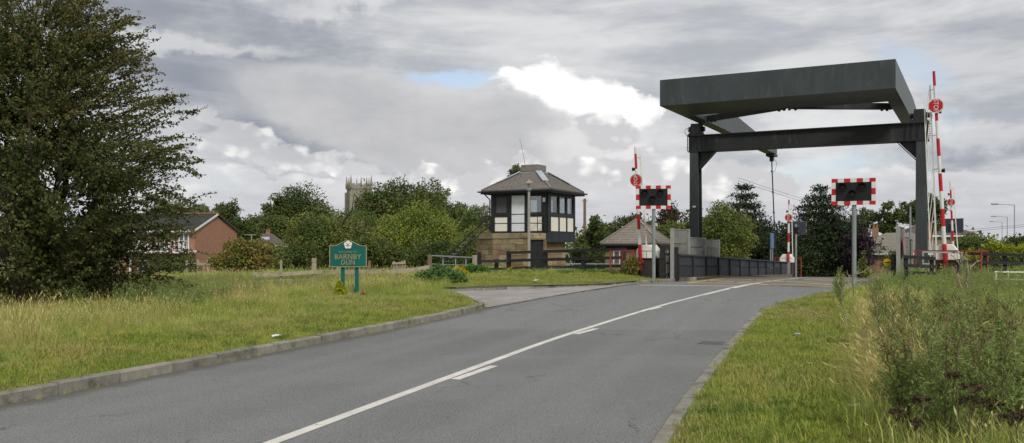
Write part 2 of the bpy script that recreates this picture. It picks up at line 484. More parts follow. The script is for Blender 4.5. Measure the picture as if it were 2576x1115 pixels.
def brick_mat(name, c1, c2, mortar, scale=1.0, bw=0.225, bh=0.075, rough=0.9):
    m = bpy.data.materials.new(name); m.use_nodes = True
    t = m.node_tree; t.nodes.clear(); b = NB(t)
    out = b.n('ShaderNodeOutputMaterial'); p = b.n('ShaderNodeBsdfPrincipled')
    t.links.new(p.outputs[0], out.inputs[0]); p.inputs['Roughness'].default_value = rough
    tc = b.n('ShaderNodeTexCoord').outputs['Object']
    x, y, z = b.xyz(tc)[:3]
    br = b.n('ShaderNodeTexBrick')
    b.put(br.inputs['Vector'], b.comb(b.m('ADD', x, y), z, 0.0))
    for k, v in (('Color1', (*c1, 1)), ('Color2', (*c2, 1)), ('Mortar', (*mortar, 1)), ('Scale', 1.0), ('Brick Width', bw), ('Row Height', bh), ('Mortar Size', 0.010)):
        br.inputs[k].default_value = v
    col = b.mix(b.m('MULTIPLY', b.ss(b.noise(tc, 2.5, 7, 0.7), 0.35, 0.75), 0.5), br.outputs[0], tuple(v * 0.55 for v in c1))
    t.links.new(col, p.inputs['Base Color'])
    MATS[name] = m
    return m


def glass_mat():
    m = bpy.data.materials.new('window_glass'); m.use_nodes = True
    t = m.node_tree; t.nodes.clear(); b = NB(t)
    out = b.n('ShaderNodeOutputMaterial')
    tr = b.n('ShaderNodeBsdfTransparent'); tr.inputs[0].default_value = (0.82, 0.86, 0.86, 1)
    gl = b.n('ShaderNodeBsdfGlossy'); gl.inputs['Roughness'].default_value = 0.03
    mx = b.n('ShaderNodeMixShader'); mx.inputs[0].default_value = 0.22
    t.links.new(tr.outputs[0], mx.inputs[1]); t.links.new(gl.outputs[0], mx.inputs[2]); t.links.new(mx.outputs[0], out.inputs[0])
    MATS['window_glass'] = m
    return m


asphalt_mat(); glass_mat()
pmat('kerb_concrete', (0.30, 0.28, 0.235), (0.22, 0.205, 0.175), 6, 0.9, 0.8, 60, c3=(0.10, 0.105, 0.07), s3=2.5, t3=(0.46, 0.70), vary=.16)
pmat('drive_concrete', (0.33, 0.305, 0.29), (0.25, 0.235, 0.225), 1.2, 0.92, 0.3, 50, coord='World', c3=(0.17, 0.165, 0.15), s3=0.9)
worn_paint('white_road_paint', (0.66, 0.64, 0.58))
worn_paint('yellow_road_paint', (0.74, 0.52, 0.13), 0.64, 0.70)
pmat('soil', (0.13, 0.15, 0.05), (0.19, 0.18, 0.07), 0.8, 0.95, 0.5, 20, coord='World', c3=(0.075, 0.10, 0.03), s3=0.35)
pmat('sign_green', (0.0, 0.118, 0.100), (0.0, 0.100, 0.086), 3, 0.45, spec=0.4)
pmat('sign_gold', (0.36, 0.31, 0.14), (0.28, 0.24, 0.11), 9, 0.5)
pmat('sign_cream', (0.40, 0.37, 0.23), (0.30, 0.27, 0.15), 6, 0.5)
pmat('rose_white', (0.8, 0.78, 0.7), (0.7, 0.67, 0.58), 9, 0.6)
pmat('steel_grey', (0.055, 0.065, 0.069), (0.038, 0.046, 0.049), 0.9, 0.42, 0.15, 12, stretch=(1.6, 1.0, .45), c3=(0.082, 0.092, 0.090), s3=2.6, t3=(0.5, 0.8), spec=0.35)
pmat('steel_dark', (0.026, 0.029, 0.031), (0.019, 0.022, 0.023), 0.9, 0.5, 0.15, 12, stretch=(2, 1, .5), c3=(0.06, 0.062, 0.058), s3=2.0, spec=0.4)
pmat('black_timber', (0.017, 0.018, 0.020), (0.030, 0.031, 0.033), 3, 0.75, 0.5, 30, c3=(0.06, 0.062, 0.058), s3=2.2, t3=(0.6, 0.8), stretch=(1, 1, 3), vary=0.25)
pmat('navy_board', (0.026, 0.031, 0.042), (0.040, 0.046, 0.058), 2, 0.7, 0.3, 30, c3=(0.075, 0.08, 0.085), s3=1.8, t3=(0.58, 0.85), vary=0.28)
pmat('black_paint', (0.016, 0.017, 0.020), (0.024, 0.025, 0.029), 4, 0.45)
pmat('cream_panel', (0.82, 0.79, 0.69), (0.78, 0.74, 0.63), 2, 0.6, c3=(0.45, 0.41, 0.30), s3=3, t3=(0.62, 0.85))
pmat('white_door', (0.74, 0.77, 0.80), (0.67, 0.70, 0.74), 2, 0.5)
pmat('white_paint', (0.80, 0.78, 0.73), (0.72, 0.70, 0.65), 5, 0.5, c3=(0.40, 0.36, 0.30), s3=4, t3=(0.6, 0.85))
pmat('red_paint', (0.50, 0.018, 0.022), (0.40, 0.015, 0.018), 5, 0.45)
pmat('red_cage', (0.28, 0.045, 0.03), (0.20, 0.04, 0.028), 9, 0.6, c3=(0.14, 0.06, 0.03), s3=6)
pmat('retro_white', (0.70, 0.70, 0.67), (0.62, 0.62, 0.6), 6, 0.4)
pmat('galvanised', (0.33, 0.36, 0.36), (0.27, 0.30, 0.30), 7, 0.5, metal=0.15)
pmat('pole_grey', (0.25, 0.285, 0.28), (0.20, 0.225, 0.22), 4, 0.55)
pmat('pole_beige', (0.36, 0.34, 0.29), (0.28, 0.265, 0.22), 4, 0.7)
pmat('lamp_black', (0.010, 0.010, 0.011), (0.016, 0.016, 0.017), 8, 0.35)
pmat('lens_red', (0.022, 0.005, 0.004), (0.016, 0.004, 0.004), 30, 0.25, spec=0.3)
pmat('lens_amber', (0.024, 0.012, 0.004), (0.018, 0.010, 0.004), 30, 0.25, spec=0.3)
pmat('board_back', (0.055, 0.068, 0.085), (0.045, 0.055, 0.07), 3, 0.6)
pmat('weathered_wood', (0.40, 0.35, 0.26), (0.30, 0.26, 0.19), 4, 0.9, 0.4, 30, c3=(0.15, 0.14, 0.10), s3=3, vary=0.15)
pmat('brown_wood', (0.22, 0.155, 0.09), (0.16, 0.115, 0.07), 6, 0.9, 0.4, 40)
pmat('sandstone', (0.282, 0.204, 0.114), (0.216, 0.162, 0.096), 3, 0.93, 0.6, 30, c3=(0.115, 0.10, 0.065), s3=2.2, t3=(0.48, 0.7), vary=.14)
pmat('sandstone_rose', (0.300, 0.186, 0.120), (0.240, 0.156, 0.102), 3, 0.93, 0.6, 30, c3=(0.12, 0.10, 0.07), s3=2.5, t3=(0.5, 0.7), vary=.14)
pmat('sandstone_pale', (0.360, 0.294, 0.180), (0.282, 0.228, 0.138), 3, 0.93, 0.6, 30, c3=(0.13, 0.115, 0.075), s3=2.5, t3=(0.5, 0.7), vary=.14)
pmat('mortar', (0.12, 0.10, 0.075), (0.09, 0.078, 0.06), 5, 0.95)
pmat('cabin_slate', (0.215, 0.195, 0.172), (0.155, 0.142, 0.128), 5, 0.85, 0.5, 30, c3=(0.20, 0.16, 0.10), s3=1.6, t3=(0.55, 0.8))
pmat('lead', (0.42, 0.45, 0.48), (0.32, 0.34, 0.37), 4, 0.5)
pmat('cap_concrete', (0.22, 0.205, 0.18), (0.16, 0.15, 0.13), 4, 0.9, 0.3)
pmat('cabin_inside', (0.20, 0.19, 0.17), (0.16, 0.15, 0.14), 2, 0.9)
pmat('blind_grey', (0.10, 0.105, 0.105), (0.085, 0.09, 0.09), 8, 0.8)
pmat('tile_grey', (0.26, 0.23, 0.195), (0.20, 0.175, 0.15), 4, 0.9, 0.5, 25, c3=(0.25, 0.21, 0.14), s3=1.5, t3=(0.52, 0.8))
pmat('tile_dark', (0.055, 0.055, 0.050), (0.04, 0.04, 0.037), 2, 0.9, 0.4, 12, c3=(0.085, 0.078, 0.055), s3=0.6)
pmat('tile_mauve', (0.15, 0.125, 0.115), (0.11, 0.095, 0.088), 2, 0.9, 0.4, 12)
pmat('ridge_orange', (0.30, 0.17, 0.07), (0.22, 0.12, 0.05), 3, 0.9)
pmat('screen_grey', (0.23, 0.235, 0.222), (0.16, 0.165, 0.155), 3, 0.85, 0.3, 30, c3=(0.11, 0.115, 0.10), s3=1.8, t3=(0.5, 0.75), vary=0.14)
pmat('screen_post', (0.33, 0.33, 0.31), (0.26, 0.26, 0.24), 4, 0.85, 0.3)
pmat('kerb_stone_warm', (0.20, 0.17, 0.125), (0.14, 0.12, 0.09), 2, 0.95, 0.5, 25, c3=(0.07, 0.08, 0.045), s3=1.5, t3=(0.48, 0.7))
pmat('tower_stone', (0.29, 0.27, 0.215), (0.23, 0.21, 0.165), 0.6, 0.95, 0.4, 4, c3=(0.15, 0.14, 0.11), s3=0.4)
pmat('pit_shade_black', (0.012, 0.012, 0.013), (0.018, 0.018, 0.018), 2, 0.6)
pmat('bark', (0.085, 0.07, 0.05), (0.055, 0.047, 0.036), 6, 0.95, 0.6, 30)
pmat('bark_pale', (0.16, 0.13, 0.10), (0.10, 0.085, 0.065), 6, 0.95, 0.6, 30)
pmat('dead_stem', (0.36, 0.31, 0.21), (0.27, 0.22, 0.15), 8, 0.9)
pmat('seed_brown', (0.062, 0.045, 0.027), (0.095, 0.068, 0.038), 20, 0.95)
pmat('stem_brown', (0.14, 0.10, 0.055), (0.12, 0.115, 0.05), 8, 0.85)
pmat('stem_green', (0.075, 0.085, 0.03), (0.06, 0.055, 0.03), 8, 0.85)
pmat('rust_iron', (0.06, 0.05, 0.045), (0.09, 0.07, 0.055), 12, 0.8, 0.3)
pmat('worn_iron', (0.16, 0.155, 0.15), (0.11, 0.105, 0.10), 14, 0.6, 0.3)
pmat('sign_yellow', (0.60, 0.46, 0.02), (0.52, 0.4, 0.02), 6, 0.5)
pmat('sign_blue', (0.10, 0.20, 0.34), (0.08, 0.16, 0.28), 5, 0.5)
pmat('litter_white', (0.72, 0.72, 0.72), (0.6, 0.6, 0.6), 20, 0.5)
pmat('litter_blue', (0.25, 0.42, 0.60), (0.5, 0.6, 0.68), 20, 0.4)
pmat('upvc_white', (0.74, 0.74, 0.73), (0.66, 0.66, 0.65), 2, 0.4)
pmat('window_grey', (0.14, 0.15, 0.155), (0.07, 0.075, 0.08), 1.5, 0.5, spec=0.6)
brick_mat('house_brick', (0.38, 0.155, 0.085), (0.31, 0.125, 0.075), (0.26, 0.22, 0.18))
brick_mat('dark_brick', (0.055, 0.036, 0.032), (0.036, 0.028, 0.028), (0.025, 0.023, 0.022))
brick_mat('buff_brick', (0.27, 0.20, 0.105), (0.23, 0.17, 0.095), (0.20, 0.17, 0.12))
brick_mat('bungalow_brick', (0.34, 0.155, 0.085), (0.28, 0.13, 0.075), (0.28, 0.24, 0.2))
M = MATS

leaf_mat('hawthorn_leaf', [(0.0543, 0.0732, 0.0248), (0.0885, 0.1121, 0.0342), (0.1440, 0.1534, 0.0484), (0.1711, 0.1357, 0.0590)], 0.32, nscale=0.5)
leaf_mat('haw_red', [(0.0900, 0.0336, 0.0216), (0.1320, 0.0360, 0.0240), (0.1080, 0.0540, 0.0240)], 0.1)
leaf_mat('oak_leaf', [(0.040, 0.062, 0.017), (0.066, 0.096, 0.024), (0.105, 0.135, 0.033), (0.15, 0.165, 0.045)], 0.22, nscale=0.22)
leaf_mat('olive_leaf', [(0.0571, 0.0941, 0.0269), (0.1092, 0.1512, 0.0370), (0.1932, 0.2100, 0.0470), (0.2520, 0.2016, 0.0672)], 0.25, nscale=0.25)
leaf_mat('bright_leaf', [(0.0700, 0.1313, 0.0280), (0.1487, 0.2100, 0.0385), (0.2625, 0.2975, 0.0525), (0.3850, 0.3850, 0.0788)], 0.3, nscale=0.25)
leaf_mat('mid_leaf', [(0.050, 0.085, 0.022), (0.085, 0.125, 0.032), (0.13, 0.165, 0.043), (0.18, 0.19, 0.06)], 0.25, nscale=0.25)
leaf_mat('greygreen_leaf', [(0.0910, 0.1170, 0.0585), (0.1560, 0.1820, 0.0910), (0.2210, 0.2340, 0.1235)], 0.25, nscale=0.3)
leaf_mat('yew_leaf', [(0.016, 0.026, 0.010), (0.026, 0.040, 0.014), (0.044, 0.060, 0.020)], 0.1, nscale=0.3)
leaf_mat('purple_leaf', [(0.0275, 0.0150, 0.0250), (0.0475, 0.0250, 0.0375), (0.0750, 0.0425, 0.0425)], 0.12, nscale=0.3)
leaf_mat('maroon_leaf', [(0.0455, 0.0286, 0.0208), (0.0780, 0.0468, 0.0286), (0.0650, 0.0780, 0.0286)], 0.15, nscale=0.3)
leaf_mat('rusty_leaf', [(0.09, 0.125, 0.03), (0.16, 0.18, 0.04), (0.24, 0.19, 0.05), (0.27, 0.155, 0.05)], 0.28, nscale=0.6)
leaf_mat('hedge_leaf', [(0.1296, 0.1872, 0.0216), (0.2448, 0.2880, 0.0288), (0.3744, 0.3888, 0.0432), (0.0720, 0.1296, 0.0216)], 0.3, nscale=0.5)
leaf_mat('shrub_leaf', [(0.0504, 0.1260, 0.0324), (0.0900, 0.1890, 0.0432), (0.1530, 0.2610, 0.0630)], 0.25, nscale=1.2)
leaf_mat('cover_leaf', [(0.09, 0.17, 0.035), (0.14, 0.23, 0.045), (0.20, 0.28, 0.06)], 0.35, nscale=1.5)
leaf_mat('golden_leaf', [(0.24, 0.27, 0.015), (0.36, 0.38, 0.02), (0.45, 0.44, 0.04)], 0.3, nscale=3)
leaf_mat('weed_leaf', [(0.1500, 0.2375, 0.0688), (0.2125, 0.3125, 0.0875), (0.3250, 0.3875, 0.1250), (0.3500, 0.3125, 0.1500)], 0.42, nscale=1.5)
leaf_mat('weed_tip', [(0.2160, 0.2280, 0.0840), (0.2760, 0.2400, 0.1020), (0.2520, 0.1860, 0.0960)], 0.35, nscale=1.5)
leaf_mat('yellow_flower', [(0.5, 0.36, 0.01), (0.62, 0.46, 0.02)], 0.3)
leaf_mat('cream_flower', [(0.30, 0.29, 0.17), (0.42, 0.40, 0.24)], 0.3)
leaf_mat('heather_red', [(0.10, 0.03, 0.03), (0.17, 0.05, 0.05)], 0.2)
grass_mat('lawn_blade', (0.18, 0.26, 0.040), (0.35, 0.385, 0.070), (0.45, 0.37, 0.16), 0.49, 0.80)
grass_mat('long_blade', (0.26, 0.335, 0.066), (0.44, 0.48, 0.12), (0.58, 0.52, 0.23), 0.55, 0.82)
grass_mat('dry_blade', (0.30, 0.31, 0.085), (0.42, 0.38, 0.125), (0.55, 0.45, 0.20), 0.36, 0.66)

# ------------------------------------------------------------------ plan of the road, drive and verges
LEFT = [(-9.3, -6), (-7.2, 3), (-4.39, 11.3), (-0.60, 22.6), (1.2, 26.2), (3.75, 31.0), (5.24, 33.6)]
LEFT += [tuple(bp(1.15, s).xy) for s in (-3.0, 8, 20, 40, 70, 110)]
RIGHT = [(-2.1, -6), (0.1, 3.5), (1.14, 7.3), (2.5, 11.5), (3.94, 15.8), (5.3, 19.8), (7.0, 23.4), (9.2, 26.6), (11.9, 30.2)]
RIGHT += [tuple(bp(8.1, s).xy) for s in (-6.0, 8, 20, 40, 70, 110)]
DRIVE = [(-0.60, 22.6), (0.3, 24.3), (1.2, 26.2), (3.75, 31.0), (5.24, 33.6), (4.6, 32.55), (3.4, 31.2), (0.8, 29.3), (-1.0, 28.3), (-2.6, 27.45), (-2.9, 27.2), (-1.9, 26.2), (-1.15, 24.5), (-0.75, 23.0)]


def inside(p, poly):
    x, y = p; c = False; n = len(poly)
    for i in range(n):
        x0, y0 = poly[i]; x1, y1 = poly[i - 1]
        if (y0 > y) != (y1 > y) and x < (x1 - x0) * (y - y0) / (y1 - y0) + x0: c = not c
    return c
def densify(line, step=1.2):
    out = []
    for (x0, y0), (x1, y1) in zip(line[:-1], line[1:]):
        n = max(1, int(math.hypot(x1 - x0, y1 - y0) / step))
        out += [(x0 + (x1 - x0) * k / n, y0 + (y1 - y0) * k / n) for k in range(n)]
    return out + [line[-1]]
def chaikin(line, it=2):
    for _ in range(it):
        q = [line[0]]
        for a, b in zip(line[:-1], line[1:]):
            q += [(a[0] * .75 + b[0] * .25, a[1] * .75 + b[1] * .25), (a[0] * .25 + b[0] * .75, a[1] * .25 + b[1] * .75)]
        line = q + [line[-1]]
    return line
def offset(line, d):                           # positive: to the left of the walking direction
    out = []
    for i, p in enumerate(line):
        a = line[max(0, i - 1)]; b = line[min(len(line) - 1, i + 1)]
        dx, dy = b[0] - a[0], b[1] - a[1]; L = math.hypot(dx, dy) or 1
        out.append((p[0] - dy / L * d, p[1] + dx / L * d))
    return out
def seg_dist(px, py, line):                    # numpy distance to a polyline
    best = np.full(np.shape(px), 1e9)
    for (x0, y0), (x1, y1) in zip(line[:-1], line[1:]):
        dx, dy = x1 - x0, y1 - y0
        t = np.clip(((px - x0) * dx + (py - y0) * dy) / (dx * dx + dy * dy + 1e-9), 0, 1)
        best = np.minimum(best, np.hypot(px - x0 - t * dx, py - y0 - t * dy))
    return best

LEFT_S = [LEFT[0]] + chaikin(LEFT[1:3], 0)[0:] + LEFT[3:]
RIGHT_S = chaikin(RIGHT, 2)
LEFT_S = densify(LEFT_S); RIGHT_S = densify(RIGHT_S)
ROAD = LEFT_S + RIGHT_S[::-1]
_rl = np.array(LEFT_S); _rr = np.array(RIGHT_S)


def inside_np(x, y, poly):
    c = np.zeros(np.shape(x), bool)
    for i in range(len(poly)):
        x0, y0 = poly[i]; x1, y1 = poly[i - 1]
        if y0 == y1: continue
        c ^= ((y0 > y) != (y1 > y)) & (x < (x1 - x0) * (y - y0) / (y1 - y0) + x0)
    return c
def ssn(x, a, b):
    t = np.clip((x - a) / (b - a), 0, 1)
    return t * t * (3 - 2 * t)
def zrn(y): return 0.25 * ssn(y, 17, 34) - 1.6 * ssn(y, 38, 74) - 0.3 * ssn(y, 74, 140)
L3, R3 = LEFT_S[::3], RIGHT_S[::3]
def gz(x, y):
    """height of the verges and fields (arrays)"""
    x = np.asarray(x, float); y = np.asarray(y, float)
    dl, dr = seg_dist(x, y, L3), seg_dist(x, y, R3)
    d = np.minimum(dl, dr)
    z = zrn(y) * (1 - 0.75 * ssn(dl, 3.0, 9) * ssn(-x, 0, 4)) + 0.085 + 0.10 * ssn(d, 0.2, 3.0)
    z = z + np.where((y > 29.3) & (y < 44) & (x < 5), 0.06 * ssn(y, 29.5, 33), 0.0)
    far = y + np.maximum(0, -x - 3) * 0.7 + np.maximum(0, x - 14) * 0.25
    drop = ssn(far, 42, 66) * ssn(d, 2.0, 12.0)
    z = z * (1 - drop) - 1.65 * drop
    z = z + (0.05 * np.sin(x * 0.9 + 1.3 * np.sin(y * 0.5)) * np.sin(y * 0.7 + x * 0.3)) * ssn(d, 0.6, 3)
    return z
def ground_z(x, y): return float(gz(np.array([x]), np.array([y]))[0])


def cdt_sheet(name, pts, edges, keep, zf, mat, kind='structure'):
    v, e, f, _, _, _ = delaunay_2d_cdt([Vector(p) for p in pts], edges, [], 0, 1e-4)
    fs = []
    for t in f:
        c = sum((v[i] for i in t), Vector((0, 0))) / len(t)
        if keep((c.x, c.y)): fs.append(tuple(t))
    me = bpy.data.meshes.new(name)
    me.from_pydata([(p.x, p.y, zf(p.x, p.y)) for p in v], [], fs)
    bm = bmesh.new(); bm.from_mesh(me)
    bmesh.ops.delete(bm, geom=[q for q in bm.verts if not q.link_faces], context='VERTS')
    bmesh.ops.recalc_face_normals(bm, faces=bm.faces)
    for q in bm.faces:
        if q.normal.z < 0: q.normal_flip()
        q.smooth = True
    bm.to_mesh(me); bm.free()
    me.materials.append(M[mat])
    o = lk(bpy.data.objects.new(name, me))
    o['kind'] = kind
    return o
def loop_edges(n, k=0, closed=True):
    return [(k + i, k + (i + 1) % n) for i in range(n if closed else n - 1)]


# road
xs = np.arange(-10, 45, 1.4); ys = np.arange(-6, 95, 1.4)
inner = [(float(x), float(y)) for x in xs for y in ys if inside((x, y), ROAD)]
ROADW = offset(LEFT_S, 0.10) + offset(RIGHT_S, -0.17)[::-1]
road = cdt_sheet('road', ROADW + inner, loop_edges(len(ROADW)), lambda p: inside(p, ROADW), lambda x, y: zr(y), 'asphalt')
# drive: a pale concrete crossover beside the road
drv = densify(DRIVE + [DRIVE[0]], 0.7)[:-1]
drive = cdt_sheet('driveway', drv, loop_edges(len(drv)), lambda p: inside(p, DRIVE), lambda x, y: zr(y) + 0.022 + 0.02 * smooth(y - 0.9 * x, 23, 27), 'drive_concrete')
# ground: verges outside road and drive, then fields out to the horizon
LB = offset(LEFT_S, 0.09); RB = offset(RIGHT_S, -0.145)
hole = LB + RB[::-1]
gp = []
for x in np.arange(-30, 46, 1.0):
    for y in np.arange(-6, 74, 1.0):
        if not inside((x, y), hole) and not inside((x, y), DRIVE): gp.append((float(x) + random.uniform(-.2, .2), float(y) + random.uniform(-.2, .2)))
for x in np.linspace(-1800, 1800, 37):
    for y in np.linspace(-600, 3000, 37):
        if not (-32 < x < 48 and -8 < y < 76): gp.append((float(x), float(y)))
for x in np.arange(-120, 160, 9):
    for y in np.arange(-40, 220, 9):
        if not (-31 < x < 47 and -7 < y < 75) and not inside((x, y), hole): gp.append((float(x) + 1.3, float(y) + 0.7))
pts = hole + drv + gp
ed = loop_edges(len(hole)) + loop_edges(len(drv), len(hole))
ground = cdt_sheet('ground', pts, ed, lambda p: not inside(p, hole) and not inside(p, DRIVE), ground_z, 'soil')


# ------------------------------------------------------------------ kerbs
def walk(line, step, start=0.0, stop=None):
    """points and headings every step metres along a line"""
    out = []; acc = 0.0; nxt = start
    for (x0, y0), (x1, y1) in zip(line[:-1], line[1:]):
        L = math.hypot(x1 - x0, y1 - y0)
        while nxt <= acc + L:
            t = (nxt - acc) / L
            out.append((x0 + (x1 - x0) * t, y0 + (y1 - y0) * t)); nxt += step
        acc += L
    return out
def kerb(name, line, h, w, mat, step=0.915, side=1, zf=None, jitter=0.006):
    root = thing(name, None, None); root['kind'] = 'structure'
    pts = walk(line, step)
    rg = random.Random(len(pts))
    for (x0, y0), (x1, y1) in zip(pts[:-1], pts[1:]):
        dx, dy = x1 - x0, y1 - y0; L = math.hypot(dx, dy)
        nx, ny = -dy / L * side, dx / L * side
        z0 = (zf or (lambda x, y: zr(y)))((x0 + x1) / 2, (y0 + y1) / 2)
        z1 = (zf or (lambda x, y: zr(y)))(x1, y1) - (zf or (lambda x, y: zr(y)))(x0, y0)
        g = 0.007
        mb = MB()
        prof = [(0.0, -0.2), (0.012, h - 0.018), (0.03, h), (w, h), (w, -0.2)]
        vs = []
        for t, sg in ((g / L, -1), (1 - g / L, 1)):
            for (o, z) in prof:
                vs.append((x0 + dx * t + nx * o, y0 + dy * t + ny * o, z0 + z + sg * z1 / 2))
        n = len(prof)
        mb.add(vs, [tuple(range(n)), tuple(range(2 * n - 1, n - 1, -1))] + [(i, i + n, (i + 1) % n + n, (i + 1) % n) for i in range(n)])
        o = mb.build('kerb_stone', M[mat], root)
        o.location.z = rg.uniform(-jitter, jitter)
    return root
near_left = [p for p in densify([(-7.65, 1.0), (-7.2, 3), (-4.39, 11.3), (-0.80, 22.0)], .3)] + [(-0.70, 22.5), (-0.68, 22.9), (-0.76, 23.3), (-0.95, 24.0)]
kerb('kerb', near_left, 0.125, 0.15, 'kerb_concrete')
kerb('kerb', [p for p in RIGHT_S if 1.0 < p[1] < 25.0], 0.09, 0.15, 'kerb_concrete', side=-1)
kerb('kerb', [(-0.60, 22.6), (0.3, 24.3), (1.2, 26.2), (3.75, 31.0), (5.24, 33.6)], 0.028, 0.12, 'kerb_concrete')
kerb('kerb', densify([(-3.4, 27.1), (-2.6, 27.5), (-1.0, 28.35), (0.8, 29.35), (3.4, 31.25), (4.6, 32.6), (5.3, 33.75), tuple(bp(1.10, -3.2).xy)], .4), 0.12, 0.14, 'kerb_concrete')


# ------------------------------------------------------------------ road markings
def ribbon(name, line, w, mat, zoff=0.004):
    a = offset(line, w / 2); b = offset(line, -w / 2)
    mb = MB()
    vs = [(x, y, zr(y) + zoff) for x, y in a] + [(x, y, zr(y) + zoff) for x, y in b]
    n = len(line)
    mb.add(vs, [(i, i + 1, n + i + 1, n + i) for i in range(n - 1)])
    o = mb.build(name, M[mat]); o['kind'] = 'structure'
    return o
CENTRE = chaikin([(-3.4, 2.8), (-1.97, 7.3), (-0.89, 10.65), (1.14, 16.9), (3.5, 22.6), (5.95, 27.4), (9.15, 33.7), tuple(bp(4.4, 4).xy), tuple(bp(4.4, 30).xy), tuple(bp(4.4, 60).xy)], 3)
CENTRE = densify(CENTRE, 0.8)
ribbon('centre_line_marking', CENTRE, 0.125, 'white_road_paint')
for q in (((-0.69, 10.8), (-0.24, 12.05)), ((1.18, 16.45), (1.66, 17.55)), ((3.36, 22.05), (3.80, 22.85)), ((5.75, 26.9), (7.2, 29.7)), ((7.5, 30.2), (9.3, 33.6))):
    ribbon('lane_dash_marking', densify(list(q), 0.6), 0.12, 'white_road_paint')
ribbon('stop_line_marking', densify([(4.6, 32.0), (8.05, 31.25)], 0.5), 0.20, 'white_road_paint')
bx = lambda x, s: tuple(bp(x, s).xy)
for q in ((bx(1.5, -6.3), bx(7.9, -6.9)), (bx(1.5, -6.3), bx(1.5, -0.4)), (bx(1.5, -0.4), bx(7.9, -0.4)), (bx(7.9, -6.9), bx(7.9, -0.4)),
          (bx(1.5, -6.3), bx(7.9, -0.4)), (bx(7.9, -6.9), bx(1.5, -0.4)), (bx(4.6, -6.6), bx(7.9, -3.6)), (bx(1.5, -3.4), bx(4.6, -0.4)), (bx(4.6, -6.6), bx(1.5, -3.4)), (bx(7.9, -3.6), bx(4.6, -0.4))):
    ribbon('box_junction_marking', densify(list(q), 0.5), 0.17, 'yellow_road_paint', 0.008)

# drain grating set in the road
dg_ = thing('drain_grating', 'rusty iron drain grating set in the asphalt by the kerb', 'drain', (X(1790, 14.9), 14.9, zr(14.9)), R(-18))
MB().box((0, 0, 0.004), (0.34, 0.34, 0.008)).build('pit_plate', M['pit_shade_black'], dg_)  # thin near-black plate: the shade below the bars is put into its colour
fr = MB()
for s in (-1, 1):
    fr.box((s * 0.185, 0, 0.008), (0.035, 0.405, 0.014)); fr.box((0, s * 0.185, 0.008), (0.335, 0.035, 0.014))
fr.build('frame', M['worn_iron'], dg_)
for k in range(7):
    MB().box((-0.135 + k * 0.045, 0, 0.010), (0.026, 0.33, 0.010)).build('bar', M['worn_iron'], dg_)


# ------------------------------------------------------------------ lift bridge: gantry and balance beam
GZ = 0.15
br = thing('bascule_lift_bridge', 'grey steel lift bridge gantry with an overhead counterweight across the road', 'bridge', (BO[0], BO[1], 0), -BA)
W = 9.2
def leg(x, sgn):
    """H-section leg that deepens towards its foot; sgn points to the road"""
    zt = 5.86
    fl, wb = MB(), MB()
    for (y0, y1) in ((-0.26, -0.20), (0.26, 0.40)):           # y at top / bottom of each flange
        w0 = 0.19
        fl.add([(x - w0 - .03, y1 - .02, GZ - 0.3), (x + w0 + .03, y1 - .02, GZ - 0.3), (x + w0 + .03, y1 + .03, GZ - 0.3), (x - w0 - .03, y1 + .03, GZ - 0.3),
                (x - w0, y0 - .02, zt), (x + w0, y0 - .02, zt), (x + w0, y0 + .03, zt), (x - w0, y0 + .03, zt)],
               [(0, 3, 2, 1), (4, 5, 6, 7), (0, 1, 5, 4), (1, 2, 6, 5), (2, 3, 7, 6), (3, 0, 4, 7)])
    fl.build('leg', M['steel_grey'], br, bevel=0.004)
    wb.add([(x - .10, -.18, GZ - .3), (x + .10, -.18, GZ - .3), (x + .10, .38, GZ - .3), (x - .10, .38, GZ - .3),
            (x - .10, -.235, zt), (x + .10, -.235, zt), (x + .10, .24, zt), (x - .10, .24, zt)],
           [(0, 3, 2, 1), (4, 5, 6, 7), (0, 1, 5, 4), (1, 2, 6, 5), (2, 3, 7, 6), (3, 0, 4, 7)])
    wb.build('leg_web', M['steel_dark'], br)
    g = MB()                                                   # haunch under the beam
    x1 = x + sgn * 0.192
    g.plate([(x1, 5.84), (x1 + sgn * 0.66, 5.84), (x1, 5.14)], -0.05, 0.05)
    g.bar((x1 + sgn * .02, 0, 5.10), (x1 + sgn * 0.70, 0, 5.825), 0.34, 0.03)
    g.build('haunch', M['steel_dark'], br)
    st = MB()
    for dx in (-.26, .02, .26, .48):
        st.box((x + sgn * dx, -.335, 6.2), (0.02, 0.05, 0.62))
    st.build('stiffener', M['steel_dark'], br)
    for k in range(7):
        MB().box((x - sgn * 0.31, -0.2, 5.92 + k * 0.09), (0.035, 0.05, 0.04)).build('bolt', M['steel_dark'], br)
    # bearing on top of the beam
    be = MB()
    be.plate([(x - .30, 6.58), (x + .42, 6.58), (x + .30, 6.70), (x + .26, 7.09), (x - .14, 7.09), (x - .18, 6.70)] if sgn > 0 else
             [(x - .42, 6.58), (x + .30, 6.58), (x + .18, 6.70), (x + .14, 7.09), (x - .26, 7.09), (x - .30, 6.70)], -.28, .28)
    be.tube([(x - .36 + .06 * sgn, 0, 6.86), (x + .36 + .06 * sgn, 0, 6.86)], 0.11, 10)
    be.build('bearing', M['steel_dark'], br)
    cb = MB()
    for k in range(2):
        cb.tube([(x - sgn * .12, -.28, 6.98), (x - sgn * (.28 + .12 * k), -.3, 6.84), (x - sgn * (.20 + .2 * k), -.3, 6.66 + .08 * k), (x - sgn * .36, -.26, 6.6)], 0.011, 5)
    cb.build('cable', M['lamp_black'], br)
leg(0.0, 1); leg(W, -1)
bm_ = MB()
bm_.box((W / 2, 0, 6.2), (W + 0.5, 0.44, 0.66))
bm_.build('cross_beam', M['steel_dark'], br, bevel=0.006)
fl = MB(); fl.box((W / 2, 0, 6.555), (W + 0.62, 0.66, 0.045)); fl.box((W / 2, 0, 5.852), (W + 0.56, 0.62, 0.035)); fl.build('beam_flange', M['steel_dark'], br)
